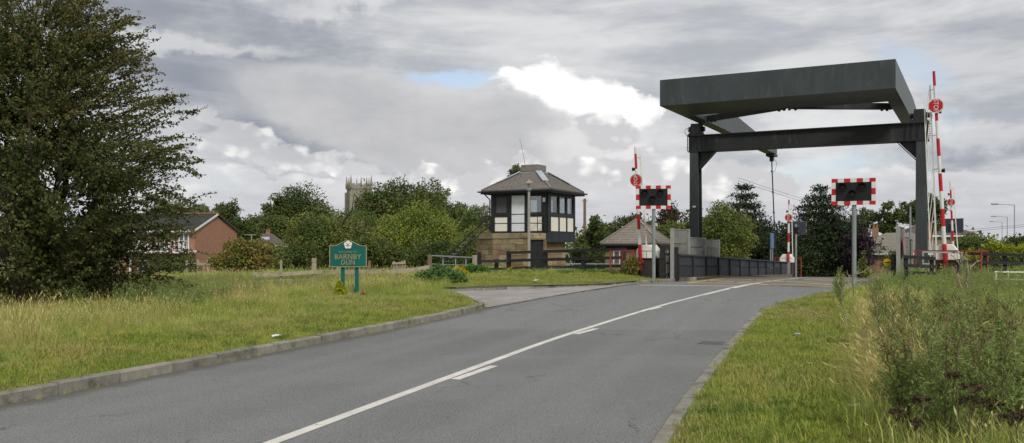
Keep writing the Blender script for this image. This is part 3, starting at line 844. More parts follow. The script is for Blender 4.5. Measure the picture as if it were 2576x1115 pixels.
cm = MB(); cm.box((0.02, -.28, 3.4), (0.13, 0.08, 0.08)); cm.build('camera_box', M['white_paint'], br)
# counterweight and arms: outer faces at x0, x1
x0, x1, zb, zt_ = 0.2, 8.68, 7.10, 8.12
cw = MB()
cw.prism([(x0, -5.66), (x1, -5.66), (x1, -2.7), (x0, -2.7)], lambda p: (p[0], p[1], zb), lambda p: (p[0], p[1] + 0.0, zt_))
cw.build('counterweight', M['steel_grey'], br, bevel=0.008)
for xx in (x0, x1 - 0.5):
    am = MB()
    prof = [(-2.695, zb), (-2.695, zt_), (3.6, zt_), (14.6, zb + 0.26), (14.6, zb - 0.02), (13.4, zb - 0.06), (1.2, zb)]
    am.prism(prof, lambda p: (xx, p[0], p[1]), lambda p: (xx + 0.5, p[0], p[1]))
    am.build('balance_arm', M['steel_grey'], br, bevel=0.006)
    hb = MB(); hb.box((xx + .25, 14.3, zb - .12), (0.5, 0.9, 0.14)); hb.box((xx + .25, 14.3, zb - .32), (0.22, 0.2, 0.3)); hb.build('hanger_bracket', M['steel_dark'], br)
    hr = MB(); hr.tube([(xx + .25, 14.3, zb - .42), (xx + .3, 14.75, 3.2), (xx + .36, 15.3, 0.1)], 0.035, 8)
    for k in range(5): hr.tube([(xx + .25 + .02 * k, 14.32 + .18 * k, zb - 1.0 - 1.2 * k), (xx + .25 + .02 * k, 14.33 + .18 * k, zb - 1.10 - 1.2 * k)], 0.055, 8)
    hr.build('hanger_rod', M['steel_dark'], br)
    cbl = MB(); cbl.tube([(xx + .34, 14.3, zb - .2), (xx + .55, 14.3, zb - .6), (xx + .45, 14.3, zb - 1.0), (xx + .3, 14.35, zb - 1.1)], 0.012, 5); cbl.build('cable', M['lamp_black'], br)
for sx, ex in ((4.35, 0.72), (4.55, x1 - 0.52)):
    dbm = MB(); dbm.bar((sx, -2.62, 7.22), (ex, -0.55, 7.22), 0.26, 0.24); dbm.build('diagonal_brace', M['steel_dark'], br)
    for t in (0.0, 0.06, 0.9, 0.95): MB().box((sx + (ex - sx) * t, -2.62 + 2.07 * t, 7.07), (0.09, 0.09, 0.06)).build('bolt', M['steel_dark'], br)
# lifting deck edge girders of the leaf between the parapets
for xx in (0.62, 8.62):
    g = MB()
    z0 = lambda s: zr(bp(xx, s).y)
    g.add([(xx - .1, -1, z0(-1) - .5), (xx + .1, -1, z0(-1) - .5), (xx + .1, -1, z0(-1) + .02), (xx - .1, -1, z0(-1) + .02),
           (xx - .1, 15.5, z0(15.5) - .5), (xx + .1, 15.5, z0(15.5) - .5), (xx + .1, 15.5, z0(15.5) + .02), (xx - .1, 15.5, z0(15.5) + .02)],
          [(0, 1, 2, 3), (7, 6, 5, 4), (0, 4, 5, 1), (1, 5, 6, 2), (2, 6, 7, 3), (3, 7, 4, 0)])
    g.build('edge_girder', M['steel_dark'], br)


# parapets of navy boards over a stone upstand
def parapet(xl, s0, s1, label, ns):
    t = thing('bridge_parapet', label, 'parapet', (BO[0], BO[1], 0), -BA, 'boarded parapets of the bridge')
    sgn = -1 if xl < 4 else 1
    step = (s1 - s0) / ns
    topz = lambda s: 1.32 - (s + 5.1) * 0.0285
    botz = lambda s: 0.42 - (s + 5.1) * 0.0215
    for k in range(ns):
        a, b_ = s0 + k * step, s0 + (k + 1) * step
        for j in range(2):
            mb = MB()
            f0, f1 = (0.0, 0.485) if j == 0 else (0.515, 0.95)
            z = lambda s, f: botz(s) + (topz(s) - botz(s)) * f
            g = 0.012; th = 0.05; yo = sgn * (0.0 + 0.012 * j)
            mb.add([(xl + yo, a + g, z(a, f0)), (xl + yo + sgn * th, a + g, z(a, f0)), (xl + yo + sgn * th, b_ - g, z(b_, f0)), (xl + yo, b_ - g, z(b_, f0)),
                    (xl + yo, a + g, z(a, f1)), (xl + yo + sgn * th, a + g, z(a, f1)), (xl + yo + sgn * th, b_ - g, z(b_, f1)), (xl + yo, b_ - g, z(b_, f1))],
                   [(0, 3, 2, 1), (4, 5, 6, 7), (0, 1, 5, 4), (1, 2, 6, 5), (2, 3, 7, 6), (3, 0, 4, 7)])
            mb.build('board', M['navy_board'], t)
        p = MB(); p.box((xl - sgn * 0.03, a, (topz(a) + botz(a)) / 2 - .05), (0.06, 0.10, topz(a) - botz(a) + .1)); p.build('post', M['black_timber'], t)
    r_ = MB(); r_.bar((xl + sgn * .02, s0, topz(s0) - 0.005), (xl + sgn * .02, s1, topz(s1) - 0.005), 0.16, 0.05); r_.build('top_rail', M['navy_board'], t)
    n2 = 9
    for k in range(n2):
        a, b_ = s0 + (s1 + .8 - s0) * k / n2, s0 + (s1 + .8 - s0) * (k + 1) / n2
        mb = MB(); g = .01; lo = lambda s: zr(bp(xl, s).y) - 0.3; hi = lambda s: botz(s) - 0.012
        xi = xl - sgn * 0.16; xo = xl + sgn * 0.12
        mb.add([(xi, a + g, lo(a)), (xo, a + g, lo(a)), (xo, b_ - g, lo(b_)), (xi, b_ - g, lo(b_)), (xi, a + g, hi(a)), (xo, a + g, hi(a)), (xo, b_ - g, hi(b_)), (xi, b_ - g, hi(b_))],
               [(0, 3, 2, 1), (4, 5, 6, 7), (0, 1, 5, 4), (1, 2, 6, 5), (2, 3, 7, 6), (3, 0, 4, 7)])
        mb.build('base_stone', M['kerb_stone_warm'], t)
    e = MB()
    e.box((xl, s1 + .45, (topz(s1) + botz(s1)) / 2 - .02), (0.07, 0.85, topz(s1) - botz(s1)))
    e.build('end_panel', M['screen_grey'], t)
    return t
parapet(0.75, -5.1, 17.4, 'navy boarded parapet beside the cabin lane with grey screens above it', 11)
parapet(8.55, -5.1, 17.4, 'navy boarded parapet behind the tall weeds on the verge', 11)


def guard_screen(xl, sgn, label):
    t = thing('guard_screen', label, 'screen', (BO[0], BO[1], 0), -BA, 'grey guard screens at the gantry feet')
    xx = xl + sgn * 0.20
    segs = [(-5.25, -3.05, 2.30), (-3.0, -0.6, 1.98), (-0.55, 1.75, 1.90)]
    for (a, b_, top) in segs:
        n = 2
        for k in range(n):
            u0, u1 = a + (b_ - a) * k / n, a + (b_ - a) * (k + 1) / n
            for (z0, z1) in ((0.45, 1.30 + (top - 1.3) * .42), (1.33 + (top - 1.3) * .42, top)):
                p = MB(); p.box((xx, (u0 + u1) / 2, (z0 + z1) / 2), (0.035, u1 - u0 - .03, z1 - z0)); p.build('panel', M['screen_grey'], t)
        for u in (a, b_):
            p = MB(); p.box((xx - sgn * .02, u, top / 2 + .2), (0.12, 0.13, top - 0.3)); p.build('post', M['screen_post'], t)
        p = MB(); p.box((xx, (a + b_) / 2, top + 0.012), (0.08, b_ - a, 0.03)); p.build('top_rail', M['screen_post'], t)
guard_screen(0.75, -1, 'grey panelled guard screen in front of the gantry leg near the cabin')
guard_screen(8.55, 1, 'grey panelled guard screen behind black rails at the gantry leg by the hedge')


# ------------------------------------------------------------------ barriers
def barrier(x, s, zbase, zpiv, length, lean, bxo, disc_z, label, turn, skirt, plinth_h, disc_r=0.25):
    """turn: +1 lettering reads upward, -1 downward"""
    p = bp(x, s, zbase)
    t = thing('road_barrier', label, 'barrier', p, -BA, 'red and white lifting barriers at the bridge')
    zp = zpiv - zbase
    pl = MB(); pl.box((0, 0, plinth_h / 2 - .2), (0.70, 0.66, plinth_h + .4)); pl.build('plinth', M['dark_brick'], t)
    h = 0.54
    hz = MB()
    prof = [(-.39, 0), (.39, 0), (.39, .30), (.22, h), (-.22, h), (-.39, .30)]
    hz.prism([(a, b + plinth_h + .004) for a, b in prof], lambda q: (q[0], -.40, q[1]), lambda q: (q[0], .40, q[1]))
    hz.build('housing', M['white_paint'], t, bevel=0.02)
    sm = MB(); sm.box((0, -.405, plinth_h + .30), (0.70, 0.012, 0.012)); sm.box((0.05, -.405, plinth_h + .15), (0.012, 0.012, 0.26)); sm.build('housing_seam', M['black_paint'], t)
    # pivot lug and counterbalance
    lug = MB(); lug.tube([(bxo + .02, -.34, zp - .10), (bxo + .02, -.52, zp - .10)], 0.10, 12); lug.box((bxo + .02, -.47, zp - .26), (0.10, 0.07, 0.34)); lug.build('pivot', M['red_cage'], t)
    base = Vector((bxo, -.47, zp)); tip = Vector((bxo + lean, -.47, zp + length))
    d = (tip - base).normalized()
    # bands
    k = 0; a = 0.0; L = (tip - base).length
    while a < L - 0.01:
        b_ = min(L, a + 0.605)
        r0, r1 = 0.075 - 0.03 * a / L, 0.075 - 0.03 * b_ / L
        mb = MB(); mb.tube([base + d * a, base + d * b_], [r0, r1], 10)
        mb.build('boom_band', M['red_paint' if k % 2 == 0 else 'retro_white'], t)
        a = b_; k += 1
    # stop disc
    f = (disc_z - zbase - zp) / length
    c = base + (tip - base) * f + Vector((0, -.10, 0))
    ds = MB(); n = 24
    ds.prism([(disc_r * math.cos(2 * math.pi * i / n), disc_r * math.sin(2 * math.pi * i / n)) for i in range(n)], lambda q: (c.x + q[0], c.y + .03, c.z + q[1]), lambda q: (c.x + q[0], c.y, c.z + q[1]))
    do = ds.build('stop_disc', M['sign_cream' if turn > 0 else 'retro_white'], t)
    oc = MB(); r2 = disc_r * 0.90
    oc.prism([(r2 * math.cos(math.pi / 8 + math.pi / 4 * i), r2 * math.sin(math.pi / 8 + math.pi / 4 * i)) for i in range(8)], lambda q: (c.x + q[0], c.y - .001, c.z + q[1]), lambda q: (c.x + q[0], c.y - .006, c.z + q[1]))
    oc.build('red_octagon', M['red_paint'], do)
    me = text_mesh('STOP', disc_r * 0.84, M['retro_white'], 0.003, 0.84)
    lo = lk(bpy.data.objects.new('lettering', me), do)
    lo.location = (c.x, c.y - .010, c.z)
    lo.rotation_euler = Matrix.Rotation(R(90), 3, 'X').to_euler()
    lo.rotation_euler = (Matrix.Rotation(R(-90 * turn), 3, 'Y') @ Matrix.Rotation(R(90), 3, 'X')).to_euler()
    # small boom lamps
    for ff in ((f + .10,) if length < 5 else (f - .03, f - .34)):
        q = base + (tip - base) * ff
        sg = -1 if length < 5 else 1
        lm = MB(); lm.tube([q + Vector((sg * .06, 0, 0)), q + Vector((sg * .16, 0, 0.0))], [.06, .075], 10); lm.build('boom_lamp', M['lamp_black'], t)
    # hanging skirt, folded beside the raised boom
    sx = skirt
    ra0, ra1 = base + d * (L * .04) + Vector((sx * .26, .10, 0)), base + d * (L * .93) + Vector((sx * .15, .10, 0))
    sk = MB(); sk.bar(ra0, ra1, 0.05, 0.03, (0, 1, 0)); so = sk.build('skirt_rail', M['white_paint'], t)
    if length > 5:
        rb0, rb1 = base + d * (L * .02) + Vector((sx * .46, .14, 0)), base + d * (L * .86) + Vector((sx * .36, .14, 0))
        rb = MB(); rb.bar(rb0, rb1, 0.03, 0.03, (0, 1, 0)); rb.build('skirt_rail', M['white_paint'], t)
        for i in range(9):
            u = i / 9
            b2 = MB(); b2.bar(rb0.lerp(rb1, u), ra0.lerp(ra1, min(1, u + .20)), 0.018, 0.015, (0, 1, 0)); b2.build('skirt_bar', M['white_paint'], t)
    for u in (.3, .5, .7, .97):
        q0 = ra0.lerp(ra1, u); q1 = base.lerp(tip, .04 + .89 * u)
        ln = MB(); ln.tube([q0, q1 + Vector((0, 0, .02))], 0.012, 5); ln.build('skirt_link', M['galvanised'], t)
    return t
barrier(-0.55, -4.8, 0.20, 1.10, 4.5, -0.22, -0.18, 4.27, 'raised red and white barrier with STOP disc behind the signal nearest the cabin', 1, 1, 0.95)
barrier(10.24, -4.8, 0.20, 1.10, 6.55, -0.36, -0.02, 6.45, 'tallest raised red and white barrier with a white lattice skirt, inside a red cage', -1, -1, 0.95, 0.26)
barrier(0.20, 20.4, -0.75, 0.70, 3.95, 0.04, 0.16, 3.50, 'raised barrier with STOP disc beyond the far end of the navy parapet', 1, 1, 1.35, 0.235)
barrier(9.9, 20.0, -0.6, 0.75, 4.75, -0.18, 0.0, 4.25, 'farther raised barrier half hidden behind the tallest one', -1, 1, 1.30, 0.235)


# ------------------------------------------------------------------ warning signals
def wig_wag(px, py_top, py_bot, width_px, D, ground, label, yaw, back=False, pole_mat='pole_grey'):
    k = D / FPX
    wdt, hgt = width_px * k, (py_bot - py_top) * k
    zc = Zp((py_top + py_bot) / 2, D)
    t = thing('warning_signal', label, 'traffic signal', (X(px, D), D, ground), yaw, 'flashing warning signals at the bridge')
    zc -= ground
    po = MB(); po.tube([(0.02, 0.07, -.3), (0.02, 0.07, zc + hgt * .3)], 0.068, 12); po.build('pole', M[pole_mat], t, smooth_=False)
    bo = MB(); bo.box((0, 0, zc), (wdt - .02, 0.03, hgt - .02)); bo.build('backing_board', M['board_back' if back else 'lamp_black'], t)
    bd = 0.125
    nx = 7
    bw = wdt / nx
    for i in range(nx):
        for sg in (-1, 1):
            q = MB(); q.box((-wdt / 2 + bw * (i + .5), -.02, zc + sg * (hgt / 2 - bd / 2)), (bw - .002, 0.012, bd)); q.build('border_block', M['red_paint' if i % 2 == 0 else 'retro_white'], t)
    ih = (hgt - 2 * bd) / 3
    for i in range(3):
        for sg in (-1, 1):
            q = MB(); q.box((sg * (wdt / 2 - bd / 2), -.02, zc - hgt / 2 + bd + ih * (i + .5)), (bd, 0.012, ih - .002)); q.build('border_block', M['retro_white' if i % 2 == 0 else 'red_paint'], t)
    lamps = [(-wdt * .25, hgt * .17), (wdt * .19, hgt * .17), (-wdt * .03, -hgt * .10)]
    for i, (lx, lz) in enumerate(lamps):
        hb = MB(); hb.tube([(lx, -.017, zc + lz), (lx, -.09, zc + lz)], 0.12, 16); lo = hb.build('lamp', M['lamp_black'], t)
        ln = MB(); ln.tube([(lx, -.091, zc + lz), (lx, -.11, zc + lz)], [0.095, 0.06], 16); ln.build('lens', M['lens_amber' if i == 2 else 'lens_red'], lo)
        hd = MB(); n = 14; vs = []; fs = []
        for j in range(n + 1):
            a = R(-25) + R(230) * j / n
            for (rr, yy) in ((.122, -.05), (.122, -.09 - .17 * max(0.15, math.sin(a))), (.132, -.09 - .17 * max(0.15, math.sin(a))), (.132, -.05)):
                vs.append((lx + rr * math.cos(a), yy, zc + lz + rr * math.sin(a)))
        for j in range(n):
            for m_ in range(4): fs.append((j * 4 + m_, j * 4 + (m_ + 1) % 4, (j + 1) * 4 + (m_ + 1) % 4, (j + 1) * 4 + m_))
        hd.add(vs, fs); hd.build('hood', M['lamp_black'], lo)
    if back:
        bx_ = MB(); bx_.box((0.0, 0.10, zc - .15), (0.2, 0.14, 0.42)); bl = bx_.build('rear_box', M['lamp_black'], t)
        rl = MB(); rl.tube([(0, 0.175, zc - .1), (0, 0.19, zc - .1)], .05, 10); rl.build('rear_lens', M['lens_red'], bl)
    br_ = MB(); br_.box((0.02, 0.03, zc + .15), (0.3, 0.05, 0.05)); br_.box((0.02, 0.03, zc - .2), (0.3, 0.05, 0.05)); br_.build('bracket', M['galvanised'], t)
    return t
wig_wag(1643.5, 467, 526, 87, 34.6, ground_z(X(1643, 34.6), 34.6), 'red and white bordered warning signal on a grey pole beside the white gates', R(-6))
wig_wag(2147, 449, 516, 104, 28.6, ground_z(X(2147, 28.6), 28.6), 'red and white bordered warning signal on a pole rising out of the weeds', R(-22))
def far_signal(px, D, zc, yaw, label, z0):
    k = D / FPX
    return wig_wag(px, HZ - (zc + .45 - EYE) / k, HZ - (zc - .45 - EYE) / k, 1.34 / k, D, z0, label, yaw, True)
far_signal(2004, 60, Zp(574, 60), R(180 - 42), 'blue-grey rear of a warning signal board beside the farthest barrier', -0.75)
far_signal(2396, 56, Zp(568, 56), R(180 - 50), 'black rear of a warning signal board beside the yellow hedge', -0.7)


# red mesh cages round the barrier machines
def cage(pts, z0, z1, label):
    c = Vector((sum(p[0] for p in pts) / len(pts), sum(p[1] for p in pts) / len(pts), z0))
    t = thing('safety_cage', label, 'cage', c, 0, 'red safety cages beside the barriers')
    for p in pts:
        q = MB(); q.box((p[0] - c.x, p[1] - c.y, (z1 - z0) / 2 - .1), (0.05, 0.05, z1 - z0 + .2)); q.build('post', M['red_cage'], t)
    for a, b_ in zip(pts[:-1], pts[1:]):
        a = Vector((a[0] - c.x, a[1] - c.y, 0)); b_ = Vector((b_[0] - c.x, b_[1] - c.y, 0))
        for zz in (z1 - z0 - .02, .15):
            q = MB(); q.bar(a + Vector((0, 0, zz)), b_ + Vector((0, 0, zz)), .035, .035); q.build('rail', M['red_cage'], t)
        ms = MB(); L = (b_ - a).length
        n = int(L / .10)
        for i in range(1, n):
            o = a.lerp(b_, i / n); ms.bar(o + Vector((0, 0, .15)), o + Vector((0, 0, z1 - z0 - .03)), .004, .004)
        for j in range(1, int((z1 - z0) / .10)):
            ms.bar(a + Vector((0, 0, .1 + j * .10)), b_ + Vector((0, 0, .1 + j * .10)), .004, .004)
        mo = ms.build('mesh_panel', M['red_cage'], t); mo['kind'] = 'stuff'
    return t
g0 = 0.30
cage([bp(-2.0, -5.3), bp(-1.05, -5.3), bp(-1.05, -3.9), bp(-2.0, -3.9)], g0, 1.48, 'rusty red mesh cage by the black fence, overgrown with creeper')
cage([bp(9.3, -5.6), bp(9.9, -5.6), bp(11.3, -5.7), bp(11.5, -4.0)], g0, 1.50, 'red mesh cage in front of the tallest barrier among the weeds')
cage([bp(-0.6, 20.6), bp(-0.6, 22.0), bp(0.8, 22.0)], -0.7, 0.95, 'small red cage beyond the far end of the navy parapet')


# ------------------------------------------------------------------ roofs, windows, stone courses
def courses(mb, e0, e1, t0, t1, rows, tile, rg, thick=0.02, gap=0.008):
    """overlapping courses of slates on a (trapezoid) roof slope: eave e0-e1, top t0-t1"""
    e0, e1, t0, t1 = map(Vector, (e0, e1, t0, t1))
    nrm = (e1 - e0).cross(t0 - e0).normalized()
    if nrm.z < 0: nrm = -nrm
    for r in range(rows):
        f0, f1 = r / rows, (r + 1.12) / rows
        a0, b0 = e0.lerp(t0, f0), e1.lerp(t1, f0)
        a1, b1 = e0.lerp(t0, min(1, f1)), e1.lerp(t1, min(1, f1))
        L = (b0 - a0).length
        if L < 0.05: continue
        n = max(1, int(L / tile))
        ph = (r % 2) * 0.5
        cuts = [0.0] + [(k + ph) / n for k in range(n + 1) if 0.02 < (k + ph) / n < 0.98] + [1.0]
        for u0, u1 in zip(cuts[:-1], cuts[1:]):
            j = rg.uniform(0, 0.006)
            g = gap / L
            p = [a0.lerp(b0, u0 + g), a0.lerp(b0, u1 - g), a1.lerp(b1, u1 - g), a1.lerp(b1, u0 + g)]
            lo = [p[0] + nrm * (0.004), p[1] + nrm * 0.004]
            hi = [p[0] + nrm * (thick + j), p[1] + nrm * (thick + j), p[2] + nrm * 0.005, p[3] + nrm * 0.005]
            mb.add(lo + hi, [(0, 1, 3, 2), (2, 3, 4, 5)])


def solid_roof(mb, e, t, drop=0.06):
    """closed hip body: eave corners e (4) and top corners t (4)"""
    lo = [(p[0], p[1], p[2] - drop) for p in e]
    mb.add(lo + list(e) + list(t), [(3, 2, 1, 0), (8, 9, 10, 11)] + [(i, (i + 1) % 4, 4 + (i + 1) % 4, 4 + i) for i in range(4)] + [(4 + i, 4 + (i + 1) % 4, 8 + (i + 1) % 4, 8 + i) for i in range(4)])


def window(parent, p0, p1, z0, z1, nrm, frame_mat, pane_mat, bars=1, fw=0.05, depth=0.05, name='window'):
    """framed window between two plan points, facing nrm; panes are sub-parts"""
    p0, p1, nrm = Vector((*p0, 0)), Vector((*p1, 0)), Vector((*nrm, 0)).normalized()
    d = (p1 - p0); L = d.length; d.normalize()
    fr = MB(); o = nrm * (depth / 2)
    def bar(a, b_, w):
        fr.bar(a + o * .0, b_ + o * .0, w, depth, tuple(nrm)) if False else fr.bar(a, b_, w, depth, tuple(nrm))
    z = Vector((0, 0, 1))
    fr.bar(p0 + z * (z0 + fw / 2), p1 + z * (z0 + fw / 2), fw, depth, tuple(nrm))
    fr.bar(p0 + z * (z1 - fw / 2), p1 + z * (z1 - fw / 2), fw, depth, tuple(nrm))
    n = bars + 1
    for k in range(n + 1):
        q = p0 + d * (fw / 2 + (L - fw) * k / n)
        fr.bar(q + z * (z0 + fw), q + z * (z1 - fw), fw, depth, tuple(nrm))
    f = fr.build(name, M[frame_mat], parent)
    for k in range(n):
        a = p0 + d * (fw + (L - fw) * k / n); b_ = p0 + d * ((L - fw) * (k + 1) / n)
        pn = MB(); c = (a + b_) / 2 - nrm * 0.008
        pn.bar(a - nrm * .008 + z * ((z0 + z1) / 2), b_ - nrm * .008 + z * ((z0 + z1) / 2), z1 - z0 - 2 * fw, 0.008, tuple(nrm))
        pn.build('pane', M[pane_mat], f)
    return f


BLOCKS = {}
def block_wall(parent, p0, p1, z0, z1, mats, rg, course=0.29, blen=0.62, depth=0.16, skip=None):
    """squared stones laid in courses on a straight wall between two plan points (outside on the right-hand side)"""
    p0, p1 = Vector((*p0, 0)), Vector((*p1, 0))
    d = p1 - p0; L = d.length; d.normalize(); nrm = Vector((d.y, -d.x, 0))
    back = MB(); mid = (p0 + p1) / 2 - nrm * 0.13
    ang = math.atan2(d.y, d.x)
    back.box((mid.x, mid.y, (z0 + z1) / 2), (L - .02, 0.2, z1 - z0), Matrix.Rotation(ang, 3, 'Z'))
    back.build('wall_core', M['mortar'], parent)
    n = max(1, round((z1 - z0) / course)); h = (z1 - z0) / n
    for r in range(n):
        x = 0.0
        first = rg.uniform(0.4, 1.0) * blen
        while x < L - 0.02:
            w = first if x == 0 else blen * rg.uniform(0.7, 1.4)
            if L - x - w < 0.22: w = L - x
            if not (skip and skip(x + w / 2, z0 + h * (r + .5))):
                c = p0 + d * (x + w / 2) - nrm * (depth / 2 - 0.03 + rg.uniform(0, 0.018))
                m = rg.choice(mats)
                if m not in BLOCKS: BLOCKS[m] = MB().box((0, 0, 0), (1, 1, 1)).mesh('stone_block', M[m])
                o = lk(bpy.data.objects.new('stone_block', BLOCKS[m]), parent)
                o.location = (c.x, c.y, z0 + h * (r + .5)); o.rotation_euler = (0, 0, ang)
                o.scale = (w - 0.014, depth, h - 0.014)
            x += w
    return nrm


# ------------------------------------------------------------------ bridge keeper's cabin
rg = random.Random(5)
CP = (1.8, 46.0)
cab = thing('control_cabin', 'black and cream bridge control cabin with hipped slate roof on a stone base', 'cabin', (CP[0], CP[1], 0), -BA)
Wc, Dc, zf, ze = 3.25, 3.5, 2.36, 4.46
MB().box((-Wc / 2, Dc / 2, zf - .12), (Wc + .02, Dc + .02, 0.20)).build('floor', M['black_paint'], cab)
MB().box((-Wc / 2, Dc / 2, ze + .03), (Wc - .1, Dc - .1, 0.05)).build('ceiling', M['cabin_inside'], cab)
dk = MB(); dk.box((-Wc / 2, Dc / 2 + .3, zf + .45), (0.9, 0.7, 0.9)); dk.build('control_desk', M['cabin_inside'], cab)
def face(p0, p1, nrm, bays, panels=True):
    """timber-framed wall: corner posts, sill and head rails, cream panels below, windows or doors above"""
    P0, P1 = Vector((*p0, 0)), Vector((*p1, 0)); d = (P1 - P0); L = d.length; d.normalize(); N = Vector((*nrm, 0))
    H = ze - zf
    z = Vector((0, 0, 1))
    MB().bar(P0 + z * (zf + .03), P1 + z * (zf + .03), .06, .10, (0, 0, 1)).build('sill_beam', M['black_paint'], cab)
    MB().bar(P0 + z * (ze - .07), P1 + z * (ze - .07), .10, .18, (0, 0, 1)).build('head_band', M['black_paint'], cab)
    for (f0, f1, kind) in bays:
        a, b_ = P0 + d * (L * f0), P0 + d * (L * f1)
        mid = (a + b_) / 2
        if kind == 'post':
            q = MB(); q.bar(mid + z * (zf + .06), mid + z * (ze - .16), (b_ - a).length, .12, tuple(N)); q.build('post', M['black_paint'], cab)
        elif kind == 'door':
            q = MB(); c = mid + N * .012; q.bar(c + z * (zf + .065), c + z * (ze - .165), (b_ - a).length - .01, .05, tuple(N)); dd = q.build('door', M['white_door'], cab)
            h_ = MB(); h_.tube([a + d * .08 + N * .04 + z * (zf + .95), a + d * .20 + N * .05 + z * (zf + .95)], .014, 6); h_.build('handle', M['galvanised'], dd)
        else:
            q = MB(); c = mid; q.bar(a + z * (zf + .44) - N * .0, b_ + z * (zf + .44), .045, .76, (0, 0, 1)); q.build('panel', M['cream_panel'], cab)
            q = MB(); q.bar(a + z * (zf + .91), b_ + z * (zf + .91), .10, .16, (0, 0, 1)); q.build('rail', M['black_paint'], cab)
            window(cab, (a.x, a.y), (b_.x, b_.y), zf + .995, ze - .162, nrm, 'black_paint', 'blind_grey' if kind == 'blind' else 'window_glass', 0, .055, .07)
face((-Wc, 0), (0, 0), (0, -1), [(0, .065, 'post'), (.065, .30, 'blind'), (.30, .372, 'post'), (.372, .61, 'door'), (.61, .685, 'post'), (.685, .92, 'win'), (.92, 1, 'post')])
face((0, 0.02), (0, Dc), (1, 0), [(0, .10, 'post'), (.10, .38, 'win'), (.38, .415, 'post'), (.415, .665, 'win'), (.665, .70, 'post'), (.70, .94, 'win'), (.94, 1, 'post')])
face((-Wc, Dc), (-Wc, 0.02), (-1, 0), [(0, .06, 'post'), (.06, .34, 'win'), (.34, .38, 'post'), (.38, .64, 'win'), (.64, .68, 'post'), (.68, .94, 'win'), (.94, 1, 'post')])
face((0, Dc), (-Wc, Dc), (0, 1), [(0, .06, 'post'), (.06, .34, 'win'), (.34, .38, 'post'), (.38, .64, 'win'), (.64, .68, 'post'), (.68, .94, 'win'), (.94, 1, 'post')])
al = MB(); al.box((-.13, -.085, ze - .42), (.14, .05, .22)); al.build('alarm_box', M['white_paint'], cab)
# roof
ov = 0.42
zr0, zr1 = ze + .12, 5.62
E = [(-Wc - ov, -ov, zr0), (ov, -ov, zr0), (ov, Dc + ov, zr0), (-Wc - ov, Dc + ov, zr0)]
cx_, cy_ = -Wc / 2, Dc / 2; th_ = 0.56
T = [(cx_ - th_, cy_ - th_, zr1), (cx_ + th_, cy_ - th_, zr1), (cx_ + th_, cy_ + th_, zr1), (cx_ - th_, cy_ + th_, zr1)]
rb_ = MB(); solid_roof(rb_, E, T); rf = rb_.build('roof', M['cabin_slate'], cab)
sl = MB()
for i in range(4): courses(sl, E[i], E[(i + 1) % 4], T[i], T[(i + 1) % 4], 15, 0.24, rg)
so = sl.build('slates', M['cabin_slate'], rf); so['kind'] = 'stuff'
for i in range(4):
    e, t = Vector(E[i]), Vector(T[i])
    hp = MB(); hp.bar(e.lerp(t, .02) + Vector((0, 0, .03)), e.lerp(t, .42) + Vector((0, 0, .03)), .13, .035); hp.build('hip_tile', M['cabin_slate'], rf)
    hp = MB(); hp.bar(e.lerp(t, .42) + Vector((0, 0, .035)), e.lerp(t, 1.0) + Vector((0, 0, .035)), .34, .035); hp.build('lead_flashing', M['lead'], rf)
    a, b_ = Vector(T[i]), Vector(T[(i + 1) % 4])
    hp = MB(); hp.bar(a + Vector((0, 0, -.03)), b_ + Vector((0, 0, -.03)), .20, .06); hp.build('lead_flashing', M['lead'], rf)
fa = MB()
for i in range(4):
    a, b_ = Vector(E[i]), Vector(E[(i + 1) % 4])
    fa.bar(a + Vector((0, 0, -.12)), b_ + Vector((0, 0, -.12)), .05, .13)
fa.build('fascia', M['black_paint'], cab)
gt = MB()
for i in range(4):
    a, b_ = Vector(E[i]), Vector(E[(i + 1) % 4]); dd = (b_ - a).normalized(); nn = Vector((dd.y, -dd.x, 0))
    gt.bar(a - dd * .14 + nn * .07 + Vector((0, 0, -.07)), b_ + dd * .14 + nn * .07 + Vector((0, 0, -.07)), .10, .07)
gt.build('gutter', M['black_paint'], cab)
sf = MB(); sf.box((cx_, cy_, zr0 - .13), (Wc + 2 * ov - .1, Dc + 2 * ov - .1, .03)); sf.build('soffit', M['black_paint'], cab)
dp = MB(); dp.tube([(-Wc - .3, -.3, zr0 - .15), (-Wc - .07, -.07, ze - .35), (-Wc - .07, -.07, zf)], .035, 8); dp.build('downpipe', M['black_paint'], cab)
cp = MB(); cp.box((cx_, cy_, zr1 + .22), (1.02, 1.02, .36)); cp.build('roof_cap', M['cap_concrete'], rf, bevel=.015)
cp = MB(); cp.box((cx_, cy_, zr1 + .01), (0.94, 0.94, .10)); cp.build('cap_neck', M['lead'], rf)
an = MB(); an.tube([(cx_ - .25, cy_ - .45, zr1 + .0), (cx_ - .36, cy_ - .45, zr1 + .8), (cx_ - .62, cy_ - .45, zr1 + 1.85)], [.012, .010, .006], 5); an.build('aerial', M['black_paint'], cab)
